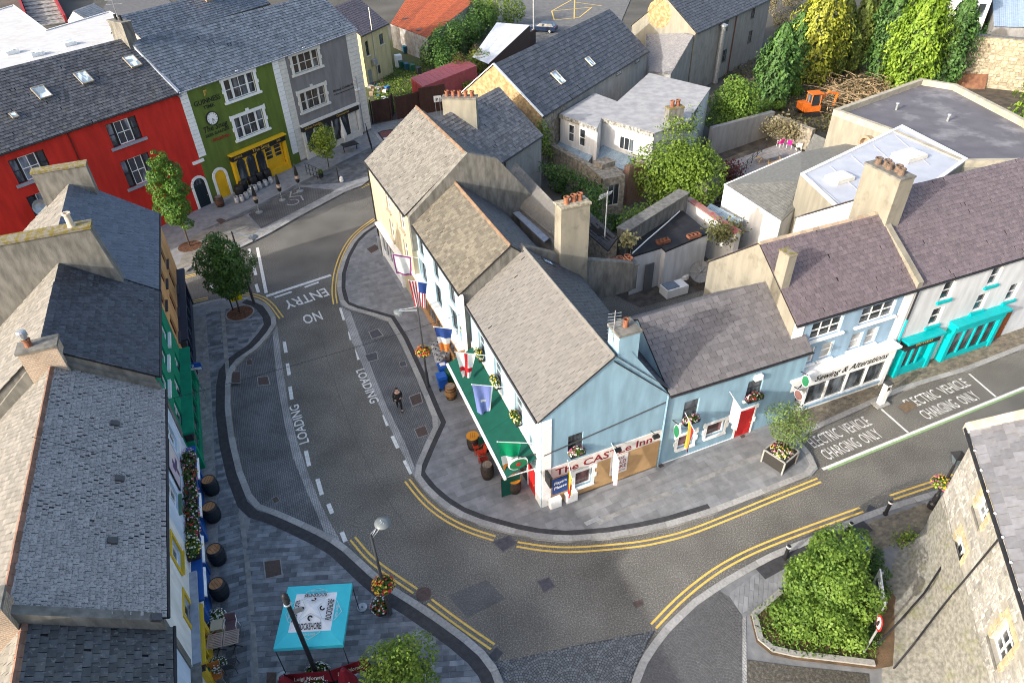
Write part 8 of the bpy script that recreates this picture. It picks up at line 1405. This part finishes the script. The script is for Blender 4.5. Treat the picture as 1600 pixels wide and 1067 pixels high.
skinmesh('coat', [(0, 0, .92), (0, 0, 1.15), (0, -.01, 1.36), (0, -.01, 1.44), (.19, 0, 1.37), (.24, .03, 1.12), (.15, -.18, 1.05), (-.19, 0, 1.37), (-.26, 0, 1.1), (-.2, -.19, .99), (0, 0, .72)], [(0, 1), (1, 2), (2, 3), (2, 4), (4, 5), (5, 6), (2, 7), (7, 8), (8, 9), (0, 10)], [.17, .155, .165, .075, .085, .068, .058, .085, .068, .058, .19], CLOTH, person)
skinmesh('trousers', [(0, 0, .9), (.09, 0, .84), (.1, -.16, .5), (.1, -.18, .12), (-.09, 0, .84), (-.1, .1, .48), (-.1, .29, .17)], [(0, 1), (1, 2), (2, 3), (0, 4), (4, 5), (5, 6)], [.13, .1, .075, .058, .1, .075, .058], TRS, person)
skinmesh('hair', [(0, -.02, 1.71), (0, .03, 1.66), (0, .04, 1.56)], [(0, 1), (1, 2)], [.088, .09, .07], HAIR, person)
for x, y, z in ((.1, -.19, .05), (-.1, .3, .10)): skinmesh('boot', [(x, y + .04, z + .05), (x, y - .02, z), (x, y - .16, z - .01)], [(0, 1), (1, 2)], [.06, .06, .045], BLACK, person)
mb = MB(); mb.lathe((0, -.135, 1.645), [(.016, 0), (.01, .025), (0, .035)], 6, (0, -1, -.2)); mb.build('nose', SKIN, person); mb = MB()
for s in (-.03, .03): mb.lathe((s, -.122, 1.675), [(.012, 0), (0, .008)], 6, (0, -1, 0))
mb.build('eyes', BLACK, person); skinmesh('shoulder_bag', [(-.24, .02, .95), (-.24, .02, .72)], [(0, 1)], [.08, .1], BLACK, person, 1); person.location = pb; person.rotation_euler = (0, 0, R(15))
# garden deck, picnic table, pink chairs, excavator
DECK = mat('grey_deck', (.30, .28, .27), .8, (.22, .21, .20), 5, rnd=.14); dk = thing('garden_deck', 'grey timber deck with black railing behind the hipped house', 'deck', G(1200, 262)); a, b, c = G(1150, 286, .6), G(1262, 244, .6), G(1228, 222, .6); N = 12
for i in range(N): mb = MB(); mb.rc = random.random(); e = (c - b) / N; mb.obox(a + e * i, b - a, e * .94, V((0, 0, .04))); mb.build('deck_board', DECK, dk)
railing(G(1148, 285, .6), G(1212, 214, .6), 'long black railing along the garden deck', 1.0, 9, BLACK, (.3, .6, .95))
p = G(1203, 255, .64); t = thing('picnic_table', 'weathered picnic table on the garden deck', 'table', p); a = R(28); ex = V((math.cos(a), math.sin(a), 0)); ey = V((-ex.y, ex.x, 0))
for k in range(5): mb = MB(); mb.obox(p - ex * 1.1 + ey * (-.42 + k * .17) + V((0, 0, .74)), ex * 2.2, ey * .15, V((0, 0, .04))); mb.build('top_board', DECK, t)
for s in (-.85, .7): mb = MB(); mb.obox(p - ex * 1.1 + ey * s + V((0, 0, .44)), ex * 2.2, ey * .24, V((0, 0, .04))); mb.build('bench', mat('new_timber', (.52, .33, .14), .7), t)
for x in (-.75, .75):
    for s in (-1, 1): mb = MB(); mb.tube([p + ex * x + ey * s * .7, p + ex * x + ey * s * .25 + V((0, 0, .74))], .05, 5); mb.build('leg', mat('new_timber', (1, 1, 1)), t)
PINK = mat('hot_pink_plastic', (.62, .02, .24), .5); p1 = chair(G(1218, 230, .64), R(200), 'hot pink chair left of the pair on the garden deck', PINK, WHITE, 'pink garden chairs'); dup(p1, G(1232, 232, .64), R(160), 'hot pink chair right of the pair on the garden deck'); chair(G(1247, 236, .64), R(170), 'white garden chair beside the pink ones', W_, WHITE)
ORX = mat('digger_orange', (.62, .15, .02), .5, (.5, .11, .015), 3); p = G(1262, 180); t = thing('excavator', 'orange mini excavator with cab parked in the cleared garden', 'excavator', p); a = R(10); ex = V((math.cos(a), math.sin(a), 0)); ey = V((-ex.y, ex.x, 0)); Z3 = V((0, 0, 1))
for s in (-1, 1):
    mb = MB(); pr = [(-1.1, .25), (-.9, .05), (.9, .05), (1.1, .25), (.9, .5), (-.9, .5)]; mb.extr([p + ex * x + Z3 * z + ey * (s * .75 - .18) for x, z in pr], ey * .36); mb.build('track', BLACK, t)
mb = MB(); mb.obox(p - ex * 1.0 - ey * .75 + Z3 * .6, ex * 1.9, ey * 1.5, Z3 * .6); mb.obox(p - ex * 1.2 - ey * .7 + Z3 * .75, ex * .9, ey * 1.4, Z3 * .75); mb.build('body', ORX, t)
mb = MB(); c = p - ex * .35 - ey * .65 + Z3 * 1.2
for x, y in ((0, 0), (1.1, 0), (0, 1.0), (1.1, 1.0)): mb.tube([c + ex * x + ey * y, c + ex * (x * .95 + .03) + ey * y + Z3 * 1.25], .06, 5)
mb.build('cab_frame', ORX, t); mb = MB(); mb.obox(c - ex * .1 - ey * .1 + Z3 * 1.25, ex * 1.35, ey * 1.2, Z3 * .12); mb.build('cab_roof', ORX, t); mb = MB(); mb.obox(c + ex * .06 + ey * .04, ex * .98, ey * .92, Z3 * 1.2); mb.build('cab_glass', GLASS, t)
j0, j1, j2, j3 = p + ex * .9 + ey * .2 + Z3 * 1.0, p + ex * 2.1 + ey * .3 + Z3 * 2.3, p + ex * 3.3 + ey * .3 + Z3 * 2.0, p + ex * 3.1 + ey * .3 + Z3 * .6
for a_, b_, nm in ((j0, j1, 'boom'), (j1, j2, 'boom'), (j2, j3, 'dipper')): mb = MB(); mb.tube([a_, lerp(a_, b_, .5), b_], .16, 6, r2=.12); mb.build(nm, ORX, t)
mb = MB(); mb.extr([j3 + ex * x + Z3 * z - ey * .35 for x, z in ((-.1, .1), (.2, -.05), (.1, -.5), (-.35, -.6), (-.5, -.35), (-.2, -.3))], ey * .7); mb.build('bucket', DARKM, t); mb = MB(); mb.tube([p + ex * .95 + ey * .2 + Z3 * .75, lerp(j0, j1, .6) - Z3 * .1], .06, 6); mb.tube([lerp(j0, j1, .75) + Z3 * .22, lerp(j1, j2, .55) + Z3 * .22], .06, 6); mb.build('hydraulic_ram', GALV, t); mb = MB(); mb.obox(p + ex * 1.0 - ey * .8 + Z3 * .1, ex * .08, ey * 1.6, Z3 * .4); mb.build('blade', ORX, t)
# ================================================================ TREES, BUSHES, IVY
LF1 = leafmat('street_tree_leaves', (.028, .085, .012), (.13, .26, .035), .25); LF2 = leafmat('dark_tree_leaves', (.020, .060, .012), (.085, .17, .03), .25); LF3 = leafmat('yellow_green_leaves', (.09, .15, .015), (.30, .38, .05)); LF4 = leafmat('bright_leaves', (.05, .11, .012), (.24, .34, .045)); LF5 = leafmat('olive_leaves', (.05, .095, .025), (.21, .30, .09)); LF6 = leafmat('bush_leaves', (.04, .10, .013), (.20, .315, .05))
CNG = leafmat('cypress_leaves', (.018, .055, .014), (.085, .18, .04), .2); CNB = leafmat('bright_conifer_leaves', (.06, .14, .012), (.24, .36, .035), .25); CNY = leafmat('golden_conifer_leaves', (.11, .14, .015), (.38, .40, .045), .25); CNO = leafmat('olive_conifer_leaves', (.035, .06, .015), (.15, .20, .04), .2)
tree('street_tree', 'tall slim street tree in a round pit before the dark door', PAV(297, 385), 8.3, 1.5, 2.0, LF1, 11000, .17, 18, .07, seed=1); tree('street_tree', 'round dark street tree by the yellow notice and lamp', PAV(375, 488), 6.3, 1.7, 1.7, LF2, 11000, .17, 18, .07, seed=2)
tree('street_tree', 'small yellow-green tree in front of the grey house', PAV(514, 262), 4.4, 1.35, 1.3, LF3, 3600, .17, 12, .05, seed=3); tree('street_tree', 'bright green tree at the bottom edge of the plaza', PAV(640, 1105), 4.3, 1.45, 1.4, LF4, 7000, .13, 14, .06, seed=4)
tree('planter_tree', 'thin olive-leaved tree in the square planter', PAV(1216, 722) + V((0, 0, .9)), 3.1, 1.1, .9, LF5, 3200, .11, 16, .045, 'ball', seed=5, limbs=10)
tree('garden_tree', 'broad bright green tree behind the courtyard parapet', G(1056, 325), 5.6, 3.5, 1.0, LF4, 12000, .27, 18, .12, 'ball', seed=6); tree('garden_bush', 'ivy clad rounded tree above the concrete retaining wall', G(1140, 212), 5.6, 2.7, .4, LF6, 9000, .26, 16, .1, 'ball', seed=7)
def bushes(name, label, spots, m, n, leaf, cat='bush', group=None):
    b0 = G(*spots[0][:2]); t = thing(name, label, cat, (b0.x, b0.y, 0), group=group); bl = []
    for x, y, r, h in spots:
        p = G(x, y); bl += [(p.x, p.y, h * .55, r, r, h * .5)] + [(p.x + math.cos(k * 2.1 + x) * r * .6, p.y + math.sin(k * 2.1 + x) * r * .6, h * (.45 + .16 * (k % 3)), r * .55, r * .55, h * .3) for k in range(5)]
    mb = MB()
    for x, y, r, h in spots: mb.tube([G(x, y), G(x, y) + V((.1, .1, h * .6))], .06, 5, r2=.02)
    mb.build('stem', BARK, t); crown(t, bl, n, leaf, m, .6); return t
bushes('round_bush', 'large round green bush filling the planting bed by the mill', [(1252, 940, 1.1, 2.7), (1290, 905, 1.1, 3.3), (1308, 965, 1.2, 2.9), (1270, 985, 1.15, 2.3), (1232, 985, .85, 1.7), (1316, 1000, .8, 1.5), (1278, 945, 1.3, 3.8)], LF6, 24000, .15); bushes('low_shrub', 'low dark shrub between the solar bin and the mill base', [(1365, 905, .5, .9), (1360, 880, .45, .9), (1372, 935, .4, .8), (1358, 1000, .4, .6)], CNG, 2200, .12)
# conifer row
def conifer(label, bx, by, h, r, m, n, seed, spray=.42, gold=False):
    rr = random.Random(seed); b = G(bx, by); t = thing('conifer', label, 'conifer', b, group='conifers behind the excavator'); mb = MB(); mb.tube([b, b + V((0, 0, h * .8))], .16, 6, r2=.04); mb.build('trunk', BARK, t)
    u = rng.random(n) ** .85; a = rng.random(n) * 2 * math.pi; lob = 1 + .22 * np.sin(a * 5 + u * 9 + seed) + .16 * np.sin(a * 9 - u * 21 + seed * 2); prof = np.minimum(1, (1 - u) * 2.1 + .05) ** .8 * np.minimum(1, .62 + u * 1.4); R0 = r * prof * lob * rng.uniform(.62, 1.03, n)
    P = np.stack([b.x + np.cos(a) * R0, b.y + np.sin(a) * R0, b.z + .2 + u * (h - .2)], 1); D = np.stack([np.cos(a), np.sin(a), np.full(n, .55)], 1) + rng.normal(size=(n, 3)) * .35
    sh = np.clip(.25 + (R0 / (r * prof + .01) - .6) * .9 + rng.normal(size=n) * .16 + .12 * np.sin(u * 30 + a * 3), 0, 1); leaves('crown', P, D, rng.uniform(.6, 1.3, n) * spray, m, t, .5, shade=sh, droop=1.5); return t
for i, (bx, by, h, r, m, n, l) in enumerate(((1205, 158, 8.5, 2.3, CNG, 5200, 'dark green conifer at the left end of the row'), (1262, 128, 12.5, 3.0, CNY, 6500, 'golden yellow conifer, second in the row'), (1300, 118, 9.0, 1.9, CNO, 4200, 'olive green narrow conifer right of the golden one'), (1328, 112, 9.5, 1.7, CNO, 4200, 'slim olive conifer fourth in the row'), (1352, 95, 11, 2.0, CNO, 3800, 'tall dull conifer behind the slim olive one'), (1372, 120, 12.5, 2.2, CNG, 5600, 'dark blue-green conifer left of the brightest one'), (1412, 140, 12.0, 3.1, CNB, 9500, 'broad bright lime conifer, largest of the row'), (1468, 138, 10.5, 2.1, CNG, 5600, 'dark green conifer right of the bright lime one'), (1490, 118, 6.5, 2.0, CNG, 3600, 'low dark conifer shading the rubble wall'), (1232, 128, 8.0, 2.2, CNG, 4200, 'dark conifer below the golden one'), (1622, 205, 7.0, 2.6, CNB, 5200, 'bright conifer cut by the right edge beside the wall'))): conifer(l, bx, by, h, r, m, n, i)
# overgrowth
bushes('overgrown_bush', 'large overgrown bush against the rusty shed roof', [(682, 108, 1.9, 4.0), (705, 95, 2.2, 5.0), (730, 85, 2.2, 5.2), (752, 60, 2.2, 5.0), (700, 118, 1.6, 3.4)], LF2, 11000, .3); bushes('overgrown_bush', 'bright creeper spreading over the far end of the tin shed', [(775, 48, 2.0, 4.8), (802, 42, 1.8, 4.2), (752, 38, 1.8, 4.8)], LF4, 4200, .3)
bushes('bramble', 'brambles sprawling over the red container', [(728, 128, 1.5, 3.2), (752, 118, 1.4, 3.2), (712, 140, 1.0, 1.6), (690, 152, .9, 1.2), (735, 145, 1.0, 1.4)], LF4, 3600, .22); bushes('bramble', 'reddish dead brambles on the container roof', [(722, 126, 1.0, 3.4), (745, 116, 1.0, 3.5)], leafmat('dead_bramble', (.10, .055, .03), (.26, .17, .08)), 1300, .2)
def creeper(label, pl, n, m, leaf=.2, z=None, name='ivy', spread=.35):
    """leaves clinging round a line of points (px, py, height)"""
    Q = [G(*p) for p in pl]; b = Q[0]; t = thing(name, label, 'ivy' if name == 'ivy' else 'plant', (b.x, b.y, 0)); k = rng.integers(0, max(1, len(Q) - 1), n); f = rng.random((n, 1)); A = np.array([tuple(q) for q in Q]); P = A[k] * (1 - f) + A[np.minimum(k + 1, len(Q) - 1)] * f + rng.normal(size=(n, 3)) * np.array([spread, spread, spread * .8])
    mb = MB(); mb.tube([V(tuple(q)) for q in Q] if len(Q) > 1 else [Q[0], Q[0] + V((0, 0, .5))], .04, 5); mb.build('stem', BARK, t); D = rng.normal(size=(n, 3)) * .6 + np.array([-.2, -.5, .8]); leaves('foliage', P, D, rng.uniform(.6, 1.3, n) * leaf, m, t, .7)
creeper('ivy climbing the corner of the long slate range', [(846, 196, 5.6), (850, 215, 4), (842, 225, 4.2), (856, 240, 2.6)], 700, LF4); creeper('ivy along the top of the rubble wall below the glass roofs', [(850, 262, 3.3), (885, 272, 3.2), (915, 287, 3), (935, 300, 2.8)], 1100, LF2); creeper('ivy on the square rubble pier', [(925, 300, 4.2), (935, 310, 4.2), (925, 325, 2.5)], 500, LF2)
creeper('dark shrub behind the three-pot stack', [(925, 335, 2.0), (925, 352, 2.6), (918, 345, 1.4)], 900, LF2, spread=.7); creeper('ivy draped below the bright green tree', [(985, 338, 2.6), (1010, 335, 2.2), (1040, 325, 2.0), (970, 350, 2.5)], 1100, LF6, spread=.5); creeper('tall dry grass tuft growing on the parapet end', [(985, 372, 4.7), (978, 378, 4.5)], 220, leafmat('straw_grass', (.16, .15, .06), (.40, .36, .17)), .3, name='grass_tuft', spread=.25); creeper('weedy shrub between the red edged wall and the hipped house', [(1112, 360, 3.3), (1135, 365, 3.2), (1150, 355, 2.8)], 900, leafmat('weedy_leaves', (.07, .08, .025), (.24, .24, .09)), .22, spread=.45); creeper('grass tuft beside the satellite dish', [(1104, 428, .4), (1112, 425, .5)], 380, LF4, .22, name='grass_tuft', spread=.4)
creeper('dry climbing shrub on the wall left of the excavator', [(1200, 196, 1.6), (1222, 200, 1.8), (1240, 206, 1.6), (1215, 190, 1.5)], 1500, leafmat('dry_shrub', (.12, .10, .06), (.34, .30, .16)), .24, spread=.55); creeper('ivy hanging on the white flat-roofed house by its stack', [(1040, 205, 5.6), (1060, 195, 5.6), (1075, 205, 4.8), (1090, 170, 5.2)], 800, LF4, spread=.5); creeper('grass growing from the mill base', [(1402, 852, .2), (1415, 842, .3), (1430, 838, .3)], 300, LF4, .12, name='grass_tuft', spread=.2)
creeper('dark red shrub by the garden deck', [(1125, 275, 1.2), (1140, 270, 1.5), (1150, 262, 1.4)], 700, leafmat('red_shrub', (.06, .015, .015), (.16, .05, .04)), .22, name='red_shrub', spread=.5)
# brush pile
p = G(1345, 165); t = thing('brush_pile', 'big heap of dead branches below the bright conifer', 'brush', p); mb = MB()
for i in range(150):
    a = random.uniform(-.3, 3.4); q = G(random.uniform(1290, 1385), random.uniform(132, 182)) + V((0, 0, random.uniform(.1, 1.5))); L = random.uniform(1.2, 3.6); d = V((math.cos(a), math.sin(a) * .6, random.uniform(-.15, .3))); mb.tube([q, q + d * L * .5 + V((0, 0, .1)), q + d * L], random.uniform(.02, .06), 4, r2=.01)
mb.build('branches', mat('dead_wood', (.38, .29, .18), .9, (.20, .14, .08), 4), t, kind='stuff'); n = 1600; P = np.array([tuple(G(random.uniform(1285, 1390), random.uniform(135, 180))) for _ in range(n)]) + np.stack([np.zeros(n), np.zeros(n), rng.random(n) * 1.4], 1); leaves('twigs', P, rng.normal(size=(n, 3)) + np.array([0, 0, .6]), rng.uniform(.2, .5, n), leafmat('dead_twigs', (.14, .09, .045), (.36, .27, .15), .1), t, .25, kind='stuff')
# grass and weeds in the yard
n = 5000; q = [G(random.uniform(585, 665), random.uniform(100, 176)) for _ in range(n)]; P = np.array([tuple(p) for p in q]) + np.stack([np.zeros(n), np.zeros(n), rng.random(n) * .25], 1); o = leaves('yard_grass', P, rng.normal(size=(n, 3)) + np.array([0, -.3, .8]), rng.uniform(.15, .4, n), LF4, None, .3, kind='stuff')
n = 2600; q = [G(random.uniform(1172, 1365), random.uniform(930, 1032)) for _ in range(n * 2)]; BPI = [(p.x, p.y) for p in pts(bedP)]; q = [p for p in q if inside(p.x, p.y, BPI)][:n]; n = len(q); P = np.array([tuple(p) for p in q]) + np.stack([np.zeros(n), np.zeros(n), PZ + .1 + rng.random(n) * .12], 1); leaves('bed_grass', P, rng.normal(size=(n, 3)) + np.array([0, -.3, .8]), rng.uniform(.1, .25, n), LF6, None, .3, kind='stuff')
n = 9000; q = [G(random.uniform(1130, 1500), random.uniform(95, 210)) for _ in range(n)]; P = np.array([tuple(p) for p in q]) + np.stack([np.zeros(n), np.zeros(n), rng.random(n) * .3], 1); leaves('garden_weeds', P, rng.normal(size=(n, 3)) + np.array([0, -.3, .8]), rng.uniform(.2, .5, n), leafmat('garden_weed_leaves', (.05, .05, .02), (.17, .16, .06)), None, .4, kind='stuff')
# overhead wires
for l, a, b in (('thin cable from the emerald house over the road', FL.pt(28.5, 4.6, .1), F2.pt(F2.w - .5, 5.2, .1)), ('thin cable over the pale blue house roof', FL.pt(22, 6.2, .1), FL.pt(22, L3z + .4, -L3d))):
    t = thing('overhead_cable', l, 'cable', a); m_ = lerp(a, b, .5) - V((0, 0, .3)); mb = MB(); mb.tube([lerp(lerp(a, m_, k / 10), lerp(m_, b, k / 10), k / 10) for k in range(11)], .012, 4); mb.build('wire', BLACK, t)
bushes('dry_shrub', 'dry brown shrub at the far end of the grey rendered range', [(1208, 28, 1.5, 6.5), (1220, 50, 1.3, 3.0), (1235, 15, 1.6, 4.0)], leafmat('dry_shrub', (1, 1, 1), (1, 1, 1)), 2600, .3)
bushes('dark_hedge', 'dark hedge below the white garden room', [(1515, 92, 1.5, 3.5), (1500, 70, 1.5, 3.5), (1540, 62, 1.2, 2.4)], CNG, 2600, .28)
bushes('yard_shrub', 'low dark scrub in the stone walled yard behind the tan rear wing', [(895, 322, .9, 1.6), (915, 345, .8, 1.4), (872, 300, .9, 1.6), (960, 360, .7, 1.4)], LF2, 2600, .22)
bushes('garden_scrub', 'rough green scrub beside the excavator', [(1190, 178, 1.0, 1.4), (1238, 150, 1.1, 1.3), (1215, 172, .8, 1.0)], LF6, 2200, .24)
